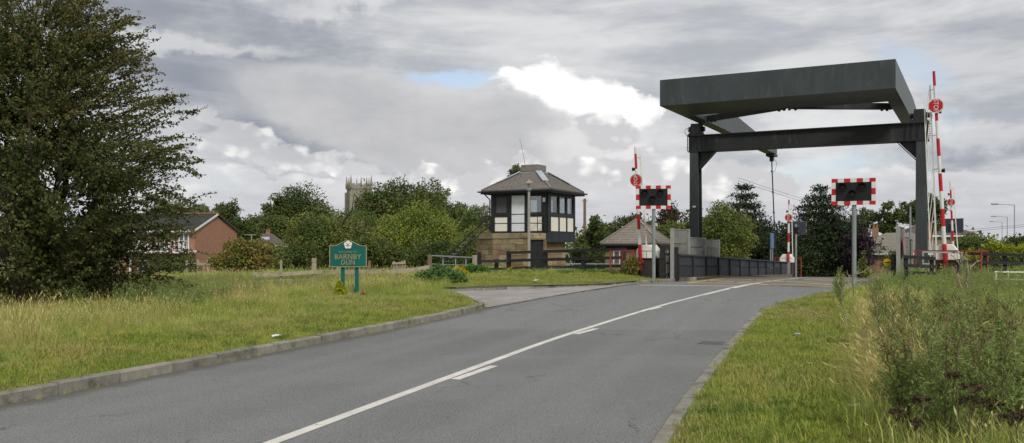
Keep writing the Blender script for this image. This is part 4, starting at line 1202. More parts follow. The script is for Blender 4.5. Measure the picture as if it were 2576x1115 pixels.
# stone base with a canted landing
A_, B_, C_, D_ = (-4.05, -0.2), (-2.62, -1.0), (-0.60, -1.0), (-0.03, -0.12)
zb0, zb1 = 0.1, 2.02
stones = ['sandstone', 'sandstone', 'sandstone_rose', 'sandstone_pale']
for a, b_ in ((A_, B_), (B_, C_)):
    block_wall(cab, a, b_, zb0, zb1, stones, rg)
block_wall(cab, C_, D_, 1.98, zb1 + .04, ['sandstone_pale'], rg, .1, .9)
block_wall(cab, (-0.22, -0.10), (-0.22, 2.75), zb0, zb1 + .05, ['sandstone_rose', 'sandstone', 'sandstone_pale', 'sandstone_rose'], rg)
block_wall(cab, (-4.05, 2.75), A_, zb0, zb1 + .05, stones, rg)
block_wall(cab, (-0.22, 2.75), (-4.05, 2.75), zb0, zb1 + .05, stones, rg)
for (a, b_, o0, o1) in ((A_, B_, 0, 0), (B_, C_, 0, 0), (C_, D_, 0, 0)):
    P0, P1 = Vector((*a, 0)), Vector((*b_, 0)); dd = (P1 - P0).normalized(); nn = Vector((dd.y, -dd.x, 0))
    n = max(1, round((P1 - P0).length / .9))
    for k in range(n):
        u, v = P0.lerp(P1, k / n), P0.lerp(P1, (k + 1) / n)
        q = MB(); c = -nn * .06; q.bar(u + dd * .006 + c + Vector((0, 0, zb1 + .155)), v - dd * .006 + c + Vector((0, 0, zb1 + .155)), .22, .27); q.build('coping_stone', M['sandstone_pale'], cab)
ld = MB(); ld.slab([(-4.0, .0), (-2.6, -.9), (-.62, -.9), (-.1, -.05), (-.1, .05), (-4.0, .05)], zb1 + .02, zf - .03); ld.build('landing', M['cap_concrete'], cab)
lc = MB(); lc.slab([(-4.05, 0.0), (-3.3, 0.0), (-3.3, 2.75), (-4.05, 2.75)], zb1 + .06, zf - .02); lc.build('landing', M['cap_concrete'], cab)
# black door under the landing
dv = MB(); dv.slab([(-.56, -.80), (-.06, -.02), (-.20, .10), (-.70, -.68)], .1, 1.98); dv.build('door', M['black_paint'], cab, label='black door in the stone base under the landing')
hd = MB(); q0 = Vector((-.30, -.47, 1.0)); hd.tube([q0, q0 + Vector((.09, .06, -.01))], .018, 6); hd.tube([q0, q0 + Vector((-.005, 0, -.14))], .015, 6); hd.build('door_handle', M['galvanised'], cab)
js = MB(); js.box((-.07, -.10, 1.05), (.12, .14, 1.9)); js.build('door_jamb', M['sandstone'], cab)
bd = MB(); bd.box((-.02, Dc / 2, zf - .26), (.10, Dc + .06, .48)); bd.box((-.12, -.03, zf - .26), (.30, .08, .48)); bd.build('skirting_board', M['navy_board'], cab)
# railings
rl = MB()
pth = [(-4.0, -.18), (-2.62, -.95), (-.62, -.95), (-.06, -.15)]
for zz in (zf + .92, zf + .46):
    rl.tube([(p[0], p[1], zz) for p in pth[1:]], .027, 6)
for p in ((-2.62, -.95), (-1.6, -.95), (-.62, -.95), (-.3, -.5), (-.06, -.15)):
    rl.tube([(p[0], p[1], zf - .3), (p[0], p[1], zf + .92)], .020, 6)
rl.tube([(-4.0, .2, zf + .88), (-3.35, .2, zf + .88)], .02, 6); rl.tube([(-4.0, .2, zf + .44), (-3.35, .2, zf + .44)], .02, 6)
rl.tube([(-4.0, .2, zf - .2), (-4.0, .2, zf + .88)], .02, 6)
rl.build('landing_railing', M['black_paint'], cab)
hr = MB()
for off in (-.95, ):
    for zz in (.92, .46):
        hr.tube([(-2.62, off, zf + zz), (-3.3, off, zf + zz - .42), (-5.6, off, zf + zz - 2.25)], .028, 6)
    hr.tube([(-4.0, off, zf - 1.0), (-4.0, off, zf - .02)], .02, 6); hr.tube([(-5.4, off, zf - 2.2), (-5.4, off, zf - 1.15)], .02, 6)
hr.build('stair_railing', M['black_paint'], cab)
for k in range(10):
    q = MB(); q.box((-4.2 - k * .22, -.45, zf - .12 - (k + 1) * .2), (.20, .85, .025)); q.build('stair_tread', M['galvanised'], cab)

# lantern post in front of the cabin
lp = thing('lantern_post', 'pale lamp post with a small round lantern in front of the cabin door', 'lamp post', (X(1330.5, 43.4), 43.4, ground_z(X(1330.5, 43.4), 43.4)), 0)
zt = Zp(478, 43.4) - lp.location.z
MB().tube([(0, 0, -.2), (0, 0, zt * .99)], [.085, .062], 10).build('column', M['pole_beige'], lp)
MB().tube([(0, 0, zt - .03), (0, 0, zt + .05), (0, 0, zt + .08)], [.12, .13, .08], 12).build('collar', M['pole_grey'], lp)
MB().tube([(0, 0, zt + .08), (0, 0, zt + .30)], [.06, .09], 12).build('globe', M['window_glass'], lp)
MB().tube([(0, 0, zt + .30), (0, 0, zt + .36), (0, 0, zt + .44), (0, 0, zt + .50)], [.20, .19, .06, .03], 12).build('lantern_cap', M['pole_beige'], lp)

# pump house with a pyramid roof beyond the black fence
ph = thing('pump_house', 'low buff brick hut with a pyramid tiled roof behind the black fence', 'hut', (X(1604, 51.5), 51.5, 0), -BA + R(4))
hh = 1.72; e_z, a_z = Zp(613, 51) + .02, Zp(552, 51.5)
wl = MB(); wl.box((0, 0, (e_z - .3) / 2 + .0), (2 * hh - .5, 2 * hh - .5, e_z - .0)); wl.build('wall', M['buff_brick'], ph)
E2 = [(-hh, -hh, e_z), (hh, -hh, e_z), (hh, hh, e_z), (-hh, hh, e_z)]; T2 = [(-.06, -.06, a_z), (.06, -.06, a_z), (.06, .06, a_z), (-.06, .06, a_z)]
q = MB(); solid_roof(q, E2, T2); rr = q.build('roof', M['tile_grey'], ph)
q = MB()
for i in range(4): courses(q, E2[i], E2[(i + 1) % 4], T2[i], T2[(i + 1) % 4], 14, .22, rg)
qo = q.build('roof_tiles', M['tile_grey'], rr); qo['kind'] = 'stuff'
for i in range(4):
    q = MB(); q.bar(Vector(E2[i]) + Vector((0, 0, .03)), Vector(T2[i]) + Vector((0, 0, .03)), .14, .04); q.build('hip_tile', M['tile_grey'], rr)
q = MB()
for i in range(4):
    a, b_ = Vector(E2[i]), Vector(E2[(i + 1) % 4]); q.bar(a + Vector((0, 0, -.11)), b_ + Vector((0, 0, -.11)), .05, .11)
q.build('fascia', M['black_paint'], ph)
q = MB(); q.box((0, -hh + .26, e_z - .24), (2 * hh - .5, .06, .24)); q.build('head_band', M['black_timber'], ph)  # dark strip across the top of the front wall, below the eave
window(ph, (-1.0, -hh + .235), (-.25, -hh + .235), .55, 1.42, (0, -1), 'upvc_white', 'window_grey', 1, .06, .06)
q = MB(); q.box((.75, -hh + .235, .75), (.8, .05, 1.5)); q.build('door', M['black_paint'], ph)

# ------------------------------------------------------------------ village sign
SD = 25.0
sz = ground_z(X(879, SD), SD)
sg_ = thing('village_sign', 'green village name sign on two posts with a white rose and gold lettering', 'sign', (X(875.5, SD), SD, sz), R(3))
lz = lambda py: Zp(py, SD) - sz
hw = .506
top = []
for i in range(25):
    u = -1 + 2 * i / 24
    v = abs(u)
    h_ = 0.5 * (1 + math.cos(math.pi * min(1, v / .80)))
    if v > .80: h_ = 0.06 * (v - .8) / .2
    top.append((u * hw, lz(619) + h_ * (lz(605.5) - lz(619))))
poly = [(-hw, lz(671.5))] + [(hw, lz(671.5))] + top[::-1]
q = MB(); q.plate(poly, 0, .045); q.build('board', M['sign_green'], sg_)
fr_ = MB(); loop = poly + [poly[0]]
for a, b_ in zip(loop[:-1], loop[1:]): fr_.bar((a[0], .02, a[1]), (b_[0], .02, b_[1]), .075, .028, (0, 1, 0)) if False else fr_.bar((a[0], .02, a[1]), (b_[0], .02, b_[1]), .018, .070, (0, 1, 0))
fr_.build('frame', M['sign_cream'], sg_)
for pxp in (861.5, 896.5):
    q = MB(); q.box(((pxp - 875.5) / FPX * SD, .08, lz(672) / 2 + .05), (.105, .07, lz(672) + .35)); q.build('post', M['sign_green'], sg_, bevel=.006)
def fit_text(txt, w, h, mat, parent, loc, rot=None, depth=.004, sp=1.05):
    me = text_mesh(txt, 1.0, M[mat], depth, 1.0, spacing=sp)
    co = np.array([v.co for v in me.vertices]); mn, mx = co.min(0), co.max(0)
    me.transform(Matrix.Translation((-(mn[0] + mx[0]) / 2, -(mn[1] + mx[1]) / 2, 0)))
    me.transform(Matrix.Diagonal((w / (mx[0] - mn[0]), h / (mx[1] - mn[1]), 1, 1)))
    o = lk(bpy.data.objects.new('lettering', me), parent); o.location = loc
    o.rotation_euler = rot or (R(90), 0, 0)
    return o
fit_text('WELCOME TO', .50, .052, 'sign_gold', sg_, (-.01, -.004, lz(634)))
bb = fit_text('BARNBY', .735, .128, 'sign_gold', sg_, (0, -.004, lz(646)))
dd_ = fit_text('DUN', .37, .128, 'sign_gold', sg_, (0, -.004, lz(660)))
sr = MB()                                                   # serifs of the roman capitals
for (xs_, zc_, hh_) in (([-.335, -.245, -.165, -.05, .0, .075, .145, .30], lz(646), .064), ([-.165, -.045, .03, .075, .165], lz(660), .064)):
    for xx in xs_:
        for sgn in (-1, 1): sr.box((xx, -.004, zc_ + sgn * hh_), (.034, .008, .007))
sr.build('serif_strokes', M['sign_gold'], sg_)['kind'] = 'stuff'
ro = MB(); rc = lz(616.3)
for k in range(5):
    a = R(90 + 72 * k); cxr, czr = .062 * math.cos(a), rc + .062 * math.sin(a)
    ro.prism([(.058 * math.cos(2 * math.pi * i / 12), .058 * math.sin(2 * math.pi * i / 12)) for i in range(12)], lambda p, cxr=cxr, czr=czr, k=k: (cxr + p[0], -.001, czr + p[1]), lambda p, cxr=cxr, czr=czr, k=k: (cxr + p[0] * .9, -.020 - .001 * k, czr + p[1] * .9))
ro_o = ro.build('rose', M['rose_white'], sg_)
q = MB(); q.tube([(0, -.018, rc), (0, -.034, rc)], [.030, .024], 10); q.build('rose_centre', M['sign_gold'], ro_o)
q = MB()
for k in range(5):
    a = R(54 + 72 * k); q.bar((.03 * math.cos(a), -.028, rc + .03 * math.sin(a)), (.065 * math.cos(a), -.028, rc + .065 * math.sin(a)), .012, .006, (0, 1, 0))
q.build('rose_sepal', M['sign_green'], ro_o)['kind'] = 'stuff'

# ------------------------------------------------------------------ fences and gates
def post_at(parent, px, D, top_y, w, mat, sink=.3, base=None, name='post'):
    o = parent.location
    x = X(px, D); zt = Zp(top_y, D); zb = (ground_z(x, D) if base is None else base) - sink
    return MB().box((x - o.x, D - o.y, (zt + zb) / 2 - o.z), (w, w, zt - zb), Matrix.Rotation(-BA, 3, 'Z')).build(name, M[mat], parent, bevel=.006)
def rail_at(parent, q0, q1, w, h, mat, name='rail', off=0.0):
    o = parent.location
    a, b_ = at(*q0) - o, at(*q1) - o
    a.y -= off; b_.y -= off
    return MB().bar(a, b_, w, h).build(name, M[mat], parent)
bf = thing('post_and_rail_fence', 'black timber post and rail fence in front of the cabin and hut', 'fence', (X(1280, 42), 42, ground_z(X(1280, 42), 42)), 0)
bp_ = [(1280, 42.0), (1372, 40.7), (1468, 39.4), (1569, 38.0)]
for i, (px, D) in enumerate(bp_): post_at(bf, px, D, [632, 631, 628, 624][i], .17, 'black_timber')
for (y0, y1) in ((636, 627), (656, 648), (675, 669)):
    for i in range(3):
        f0, f1 = i / 3, (i + 1) / 3
        rail_at(bf, (bp_[i][0], y0 + (y1 - y0) * f0, bp_[i][1]), (bp_[i + 1][0], y0 + (y1 - y0) * f1, bp_[i + 1][1]), .05, .13, 'black_timber', off=.11)
post_at(bf, 1249, 42.0, 652, .15, 'black_timber'); post_at(bf, 1206, 41.6, 634, .14, 'black_timber')
for y in (657, 677):
    rail_at(bf, (1206, y + 0.5, 41.6), (1280, y - .5, 42.0), .05, .12, 'black_timber', off=.10)

wf = thing('wooden_fence', 'weathered wooden post and rail fence behind the village sign', 'fence', (X(790, 34.3), 34.3, ground_z(X(790, 34.3), 34.3)), 0)
wp = [(640, 33.6, 686), (790, 34.3, 650), (1003, 35.4, 680), (1081, 36, 641)]
for (px, D, ty) in wp: post_at(wf, px, D, ty, .13, 'weathered_wood' if px != 1081 else 'brown_wood')
for (y0, y1, y2, y3) in ((694, 685, 684, 672), (711, 704, 703, 695)):
    ys_ = (y0, y1, y2, y3)
    for i in range(3): rail_at(wf, (wp[i][0], ys_[i], wp[i][1]), (wp[i + 1][0], ys_[i + 1], wp[i + 1][1]), .05, .14, 'weathered_wood', off=.09)
post_at(wf, 707, 33.9, 655, .06, 'weathered_wood')

gtg = thing('field_gate', 'galvanised tubular gate between a brown post and a grey post', 'gate', at(1081, 700, 36), 0)
rail_at(gtg, (1085, 643, 36.1), (1190, 648, 40.8), .05, .05, 'galvanised')
for (a, b_) in ((664, 668), (683, 686), (698, 702)): rail_at(gtg, (1085, a, 36.1), (1190, b_, 40.8), .035, .035, 'galvanised')
for f_, tp in ((0.003, 643), (.28, 644.4), (.58, 646), (.83, 647), (.997, 648)):
    D = 36.1 + 4.7 * f_; px = 1085 + 105 * f_ * (1)
    o = gtg.location; zt_g = Zp(tp, D); zb_g = Zp(701, D)
    MB().box((X(px, D) - o.x, D - o.y, (zt_g + zb_g) / 2 - o.z), (.04, .04, zt_g - zb_g)).build('upright', M['galvanised'], gtg)
post_at(gtg, 1194, 41.0, 642, .16, 'weathered_wood', name='gate_post')

pk = thing('picket_panel', 'short broken picket panel in front of the dark bushes', 'fence', (X(1003, 41), 41, ground_z(X(1003, 41), 41)), 0)
for px, ty in ((991, 657), (999, 661), (1006, 660), (1012, 657), (1018, 655)): post_at(pk, px, 41, ty, .07, 'weathered_wood', name='picket')
for y in (663, 679): rail_at(pk, (987, y, 41), (1021, y - 1.5, 41), .04, .09, 'weathered_wood', off=.06)

tp_ = thing('timber_stump', 'orange brown splintered timber stump behind the sign', 'stump', (X(928, 38), 38, ground_z(X(928, 38), 38)), 0)
q = MB()
zt = Zp(656, 38) - tp_.location.z
q.tube([(0, 0, -.2), (-.03, 0, zt * .35), (.02, 0, zt * .7), (.03, 0, zt)], [.15, .13, .07, .05], 7); q.build('stump_body', M['brown_wood'], tp_)
q = MB(); q.tube([(-.16, .02, -.2), (-.16, .02, zt * .4)], [.08, .05], 6); q.build('splinter', M['brown_wood'], tp_)

wfe = thing('paddock_fence', 'whitewashed paddock fence below the brick house', 'fence', (X(520, 52), 52, -1.0), 0)
for px, ty in ((498, 654), (523, 653), (546, 653), (470, 656)): post_at(wfe, px, 52, ty, .10, 'weathered_wood', base=-1.2)
for y in (665, 690): rail_at(wfe, (468, y, 52), (548, y - 1, 52), .05, .15, 'weathered_wood', off=.08)

tg = thing('side_gate', 'tall black timber gate and board beside the warning signal', 'gate', at(1680, 704, 35.3), 0)
for px, w in ((1667, .18), (1688, .13)): post_at(tg, px, 35.3, 622, w, 'black_timber', name='gate_post')
q = post_at(tg, 1699, 35.2, 622, .20, 'black_timber', name='board')
for y in (640, 662, 690): rail_at(tg, (1667, y, 35.3), (1688, y, 35.3), .05, .10, 'black_timber', off=.05)

sf_ = thing('steel_frame_gate', 'pale steel tube gate frame behind the black side gate', 'gate', at(1640, 700, 37.2), 0)
for px, ty in ((1610, 633), (1673, 633), (1682, 631), (1700, 633)): post_at(sf_, px, 37.2, ty, .07 if px != 1682 else .12, 'galvanised', name='upright')
rail_at(sf_, (1608, 634, 37.2), (1675, 633, 37.2), .05, .06, 'galvanised'); rail_at(sf_, (1682, 634, 37.2), (1702, 633, 37.2), .05, .05, 'galvanised')
rail_at(sf_, (1610, 668, 37.2), (1673, 668, 37.2), .04, .04, 'galvanised')

hr_ = thing('handrail', 'thin galvanised handrail on the bank behind the black fence', 'handrail', (X(1490, 46), 46, .0), 0)
rail_at(hr_, (1427, 664, 46), (1556, 664, 46), .05, .05, 'galvanised')
for px, ty in ((1428, 664), (1440, 664), (1500, 664), (1555, 664)): post_at(hr_, px, 46, ty, .05, 'galvanised', base=0.2)
rail_at(hr_, (1429, 638, 46), (1438, 664, 46), .04, .04, 'galvanised', 'brace'); rail_at(hr_, (1428, 638, 46), (1416, 639, 46), .04, .04, 'galvanised', 'brace')

bk = thing('black_rail_fence', 'dark green-black rail fence before the grey cabinet panels', 'fence', (X(2310, 27.5), 27.5, .35), 0)
for px, ty in ((2279, 645), (2344, 650), (2410, 652)): post_at(bk, px, 27.5, ty, .12, 'black_timber')
for (a, b_) in ((646, 651), (668, 671), (686, 689)):
    rail_at(bk, (2272, a, 27.5), (2350, b_, 27.5), .06, .10, 'black_timber', off=.08)
sfr = thing('steel_frame_gate', 'pale steel frame gate at the tallest gantry leg beside the lattice', 'gate', at(2330, 690, 30.2), 0)
for px in (2322, 2350): post_at(sfr, px, 30.2, 633, .06, 'galvanised', name='upright')
rail_at(sfr, (2320, 634, 30.2), (2420, 636, 30.2), .05, .05, 'galvanised'); rail_at(sfr, (2322, 664, 30.2), (2350, 664, 30.2), .04, .04, 'galvanised')
post_at(sfr, 2420, 30.2, 635, .06, 'galvanised', name='upright')

rf_ = thing('hedge_fence', 'black rail fence in front of the yellow hedge', 'fence', (X(2520, 30), 30, .2), 0)
for px in (2478, 2528, 2590): post_at(rf_, px, 30, 637, .12, 'black_timber')
for y in (640, 661, 682): rail_at(rf_, (2430, y - 2, 30), (2600, y + 3, 30), .05, .10, 'black_timber', off=.08)
wr = thing('tube_railing', 'white tubular railing at the foot of the yellow hedge', 'railing', (X(2550, 26), 26, .2), 0)
for px in (2506, 2536, 2600): post_at(wr, px, 26, 682, .04, 'white_paint')
for y in (684, 703): rail_at(wr, (2500, y, 26), (2610, y + 1, 26), .035, .035, 'white_paint', off=.03)

# ------------------------------------------------------------------ small signs, poles, lamps
ys = thing('round_sign', 'round yellow sign on a short post in front of the bungalow', 'sign', (X(2232, 36), 36, ground_z(X(2232, 36), 36)), 0)
zc = Zp(661, 36) - ys.location.z; rr_ = 10.0 * 36 / FPX
MB().tube([(0, .03, -.2), (0, .03, zc)], .03, 8).build('post', M['pole_grey'], ys)
MB().tube([(0, 0, zc), (0, -.02, zc)], rr_, 24).build('disc', M['sign_yellow'], ys)
MB().box((0, -.024, zc + .01), (rr_ * 1.5, .006, .035)).build('dark_band', M['lamp_black'], ys)
rs = thing('round_sign', 'red rimmed white disc sign seen edge on beside the grey screen', 'sign', (X(2271, 32), 32, ground_z(X(2271, 32), 32)), R(68))
zc = Zp(622, 32) - rs.location.z
MB().tube([(0, .05, -.2), (0, .05, zc + .2)], .035, 8).build('post', M['pole_grey'], rs)
MB().tube([(0, 0, zc), (0, -.02, zc)], .36, 28).build('disc', M['red_paint'], rs)
MB().tube([(0, -.021, zc), (0, -.026, zc)], .27, 28).build('disc_centre', M['retro_white'], rs)
bs = thing('blue_sign', 'narrow blue sign on a grey post near the hanger rod', 'sign', (X(1943, 57), 57, ground_z(X(1943, 57), 57)), R(60))
zc = Zp(606, 57) - bs.location.z
for dx in (-.25, .25): MB().tube([(dx, .05, -.2), (dx, .05, zc + .5)], .04, 8).build('post', M['pole_grey'], bs)
MB().box((0, 0, zc), (.75, .03, .95)).build('sign_plate', M['sign_blue'], bs)
tpz = -1.6
tpo = thing('telegraph_pole', 'wooden telegraph pole standing beyond the cabin', 'pole', (X(1471, 82), 82, tpz), 0)
MB().tube([(0, 0, 0), (0, 0, Zp(500, 82) - tpz)], [.16, .12], 8).build('pole_shaft', M['brown_wood'], tpo)
MB().box((0, 0, Zp(506, 82) - tpz), (.5, .08, .08)).build('cross_arm', M['brown_wood'], tpo)
pole2 = thing('slim_pole', 'slim grey pole rising beside the grey cabinet panels', 'pole', (X(2290, 60), 60, -1.2), 0)
MB().tube([(0, 0, 0), (0, 0, Zp(520, 60) + 1.2)], [.10, .06], 8).build('pole_shaft', M['pole_grey'], pole2)
pole3 = thing('telegraph_pole', 'far telegraph pole beside the black signal board', 'pole', (X(2418, 150), 150, -2), 0)
MB().tube([(0, 0, 0), (0, 0, Zp(585, 150) + 2)], [.16, .12], 8).build('pole_shaft', M['brown_wood'], pole3)
MB().box((0, 0, Zp(588, 150) + 2), (1.2, .1, .1)).build('cross_arm', M['brown_wood'], pole3)
wire = thing('overhead_wire', 'thin overhead wires sagging above the yellow hedge', 'wire', at(2418, 586, 150), 0)
for k in range(2):
    a = Vector((0, 0, .1 + .3 * k)); b_ = Vector((40, -60, 9 + .4 * k)); c = Vector((-45, -30, 6.5 + .4 * k))
    for e in (b_, c):
        MB().tube([a.lerp(e, i / 10) + Vector((0, 0, -1.2 * math.sin(math.pi * i / 10))) for i in range(11)], .02, 4, False).build('wire_strand', M['lamp_black'], wire)
for i, (px, ty, D, arm, lab) in enumerate(((2552, 516, 115, 55, 'nearest and tallest street lamp above the hedge'), (2534, 546, 160, 38, 'second street lamp above the hedge, between its taller and shorter neighbours'), (2521, 559, 193, 29, 'farthest and shortest street lamp above the hedge'))):
    t = thing('street_lamp', lab, 'street lamp', (X(px, D), D, -1.7), 0, 'street lamps along the far road')
    h = Zp(ty, D) + 1.7; L = arm * D / FPX
    MB().tube([(0, 0, 0), (0, 0, 1.4), (0, 0, 1.5), (0, 0, h)], [.11, .11, .08, .06], 8).build('column', M['galvanised'], t)
    MB().tube([(0, 0, h), (-L * .8, 0, h + .12)], .05, 6).build('arm', M['galvanised'], t)
    MB().box((-L * .9, 0, h + .12), (L * .32, .3, .2)).build('lamp_head', M['pole_beige'], t, bevel=.05)

# ------------------------------------------------------------------ houses
hb = thing('brick_house', 'two storey red brick house with a gable and a white balcony', 'house', (X(490, 85), 85, -1.65), R(-11.5))
zg = 1.65
eave, apex = Zp(577, 85) + zg, Zp(541, 89) + zg
Lh, Dh = 14.0, 8.0
q = MB(); q.prism([(0, 0), (Dh, 0), (Dh, eave), (Dh / 2, apex - .12), (0, eave)], lambda p: (-Lh, p[0], p[1]), lambda p: (0, p[0], p[1])); q.build('wall', M['house_brick'], hb)
rfh = None
for sg, nm in ((0, 'front'), (1, 'back')):
    y0, y1 = (-.35, Dh / 2) if sg == 0 else (Dh + .35, Dh / 2)
    e_ = eave - .35 * (apex - eave) / (Dh / 2)
    q = MB(); q.add([(-Lh - .2, y0, e_), (.14, y0, e_), (.14, y1, apex), (-Lh - .2, y1, apex), (-Lh - .2, y0, e_ + .16), (.14, y0, e_ + .16), (.14, y1, apex + .16), (-Lh - .2, y1, apex + .16)],
                    [(0, 1, 2, 3), (4, 7, 6, 5), (0, 4, 5, 1), (1, 5, 6, 2), (2, 6, 7, 3), (3, 7, 4, 0)])
    ro2 = q.build('roof', M['tile_dark'], hb)
    if sg == 0:
        rfh = ro2
        q = MB(); courses(q, (-Lh - .2, y0, e_ + .16), (.14, y0, e_ + .16), (-Lh - .2, y1, apex + .16), (.14, y1, apex + .16), 16, .5, rg, .03); qo = q.build('roof_tiles', M['tile_dark'], ro2); qo['kind'] = 'stuff'
for k in range(24):
    MB().box((-Lh - .2 + (k + .5) * .6, Dh / 2, apex + .19), (.585, .26, .14)).build('ridge_tile', M['ridge_orange'], rfh)
q = MB(); q.bar((.15, -.36, eave - .16), (.15, Dh / 2, apex + .06), .05, .20); q.build('bargeboard', M['upvc_white'], hb)
q = MB(); q.bar((.15, Dh + .36, eave - .16), (.15, Dh / 2, apex + .06), .05, .20); q.build('bargeboard', M['tile_dark'], hb)
q = MB(); q.box((-Lh / 2, -.40, eave - .17), (Lh, .12, .22)); q.build('gutter', M['upvc_white'], hb)
for xx in (-1.12, -3.15, -5.4): window(hb, (xx - .52, -.02), (xx + .52, -.02), eave - 1.95, eave - .32, (0, -1), 'upvc_white', 'window_grey', 1, .10, .10)
for xx in (-1.2, -3.3, -5.4): window(hb, (xx - .62, -.02), (xx + .62, -.02), .9, 2.0, (0, -1), 'upvc_white', 'window_grey', 1, .09, .10)
bz = Zp(637, 84) + zg
q = MB(); q.box((-2.9, -.85, bz + .12), (6.2, 1.7, .26)); q.build('balcony', M['upvc_white'], hb)
for k in range(31):
    MB().box((-5.95 + k * .203, -1.66, bz + .68), (.05, .04, .80)).build('baluster', M['upvc_white'], hb)
MB().box((-2.9, -1.66, bz + 1.12), (6.2, .07, .09)).build('balcony_rail', M['upvc_white'], hb)
for xx in (-.85, -5.8): MB().box((xx, -1.55, bz / 2), (.14, .14, bz)).build('balcony_post', M['upvc_white'], hb)

def bungalow(name, label, px, D, rz, Lx, Ly, ez, az_, wall, roof, hip, base=-1.75, chimneys=()):
    t = thing(name, label, 'house', (X(px, D), D, base), rz)
    e, a = ez - base, az_ - base
    MB().box((0, 0, e / 2), (Lx, Ly, e)).build('wall', M[wall], t)
    o = .35
    E_ = [(-Lx / 2 - o, -Ly / 2 - o, e), (Lx / 2 + o, -Ly / 2 - o, e), (Lx / 2 + o, Ly / 2 + o, e), (-Lx / 2 - o, Ly / 2 + o, e)]
    hx = Lx / 2 + o - hip
    T_ = [(-hx, -.08, a), (hx, -.08, a), (hx, .08, a), (-hx, .08, a)]
    q = MB(); solid_roof(q, E_, T_); r_ = q.build('roof', M[roof], t)
    q = MB()
    for i in range(4): courses(q, E_[i], E_[(i + 1) % 4], T_[i], T_[(i + 1) % 4], 14, .45, rg, .03)
    qo = q.build('roof_tiles', M[roof], r_); qo['kind'] = 'stuff'
    q = MB()
    for i in range(4):
        a_, b_ = Vector(E_[i]), Vector(E_[(i + 1) % 4]); q.bar(a_ + Vector((0, 0, -.14)), b_ + Vector((0, 0, -.14)), .08, .20)
    q.build('gutter', M['upvc_white'], t)
    for (cxx, cyy, ch) in chimneys:
        c = MB(); c.box((cxx, cyy, a + ch / 2 - .6), (.6, .5, ch + 1.2)); co = c.build('chimney', M[wall], t)
        for dx in (-.14, .14): MB().tube([(cxx + dx, cyy, a + ch), (cxx + dx, cyy, a + ch + .35)], [.11, .09], 8).build('chimney_pot', M['ridge_orange'], co)
    return t, e
bg_, e = bungalow('brick_bungalow', 'brick bungalow with a grey hipped roof beyond the yellow sign', 2262, 88, R(-24), 8.5, 7.5, Zp(635, 86), Zp(586, 88), 'bungalow_brick', 'tile_grey', 3.4, chimneys=((-2.2, .6, .5), (2.6, -.2, .7)))
for xx in (-3.1, 1.0): window(bg_, (xx - .7, -3.77), (xx + .7, -3.77), .9, 2.25, (0, -1), 'upvc_white', 'window_grey', 1, .1, .1)
window(bg_, (-4.27, 1.2), (-4.27, -.4), .9, 2.25, (-1, 0), 'upvc_white', 'window_grey', 1, .1, .1)
b2, e = bungalow('long_bungalow', 'long low house with a white gutter behind the gantry leg', 2345, 120, R(-8), 9, 7, Zp(592, 118), Zp(566, 120), 'buff_brick', 'tile_mauve', 3.0)
b3, e = bungalow('tiled_cottage', 'low cottage roof with a small chimney between the brick house and the dark bushes', 655, 122, R(12), 6.5, 7, Zp(616, 120), Zp(588, 122), 'house_brick', 'tile_mauve', 2.0, chimneys=((1.0, 0, .25),))
for xx in (-2.2, .8):
    q = MB(); q.add([(xx - .5, -2.2, e + .60), (xx + .5, -2.2, e + .60), (xx + .5, -1.4, e + .96), (xx - .5, -1.4, e + .96), (xx - .5, -2.2, e + .70), (xx + .5, -2.2, e + .70), (xx + .5, -1.4, e + 1.06), (xx - .5, -1.4, e + 1.06)],
                    [(3, 2, 1, 0), (4, 5, 6, 7), (0, 1, 5, 4), (1, 2, 6, 5), (2, 3, 7, 6), (3, 0, 4, 7)]); q.build('skylight', M['lead'], b3)
ap = thing('aerial_pole', 'thin grey mast with a cross bar in front of the cottage roof', 'pole', (X(633, 70), 70, -1.5), 0)
MB().tube([(0, 0, 0), (0, 0, Zp(590, 70) + 1.5)], .05, 6).build('mast', M['galvanised'], ap)
MB().box((-.1, 0, Zp(591, 70) + 1.5), (.9, .04, .05)).build('cross_bar', M['galvanised'], ap)

# church tower
ct = thing('church_tower', 'pale stone church tower with battlements and pinnacles above the trees', 'church', (X(903, 220), 220, -2), R(22))
tw = 2.5; zp = Zp(474, 220) + 2
MB().box((0, 0, zp / 2), (2 * tw, 2 * tw, zp)).build('tower', M['tower_stone'], ct)
q = MB(); q.box((0, 0, zp - .1), (2 * tw + .3, 2 * tw + .3, .3)); q.box((0, 0, zp - 5.4), (2 * tw + .24, 2 * tw + .24, .24)); q.build('string_course', M['tower_stone'], ct)
for sx in (-1, 1):
    for sy in (-1, 1):
        MB().box((sx * (tw + .05), sy * (tw + .05), (zp - 1) / 2), (.75, .75, zp - 1)).build('buttress', M['tower_stone'], ct)
for i in range(4):
    rot = Matrix.Rotation(R(90 * i), 3, 'Z')
    MB().box(rot @ Vector((0, -tw + .1, zp + .35)), (2 * tw, .3, .6) if i % 2 == 0 else (.3, 2 * tw, .6)).build('parapet', M['tower_stone'], ct)
    for k in range(4):
        MB().box(rot @ Vector((-tw + .75 + k * 1.35, -tw + .1, zp + .85)), (.6, .3, .45) if i % 2 == 0 else (.3, .6, .45)).build('merlon', M['tower_stone'], ct)
    wv = MB(); pol = [(-.62, 0), (.62, 0), (.62, 2.0), (.35, 2.7), (0, 3.1), (-.35, 2.7), (-.62, 2.0)]
    wv.prism(pol, lambda p: tuple(rot @ Vector((p[0], -tw - .03, zp - 4.6 + p[1]))), lambda p: tuple(rot @ Vector((p[0], -tw + .2, zp - 4.6 + p[1]))))
    wo = wv.build('belfry_window', M['window_grey'], ct)  # flat plate; the shade of the belfry recess is put into its grey
    MB().box(rot @ Vector((0, -tw - .06, zp - 3.3)), (.16, .1, 2.6) if i % 2 == 0 else (.1, .16, 2.6)).build('mullion', M['tower_stone'], wo)
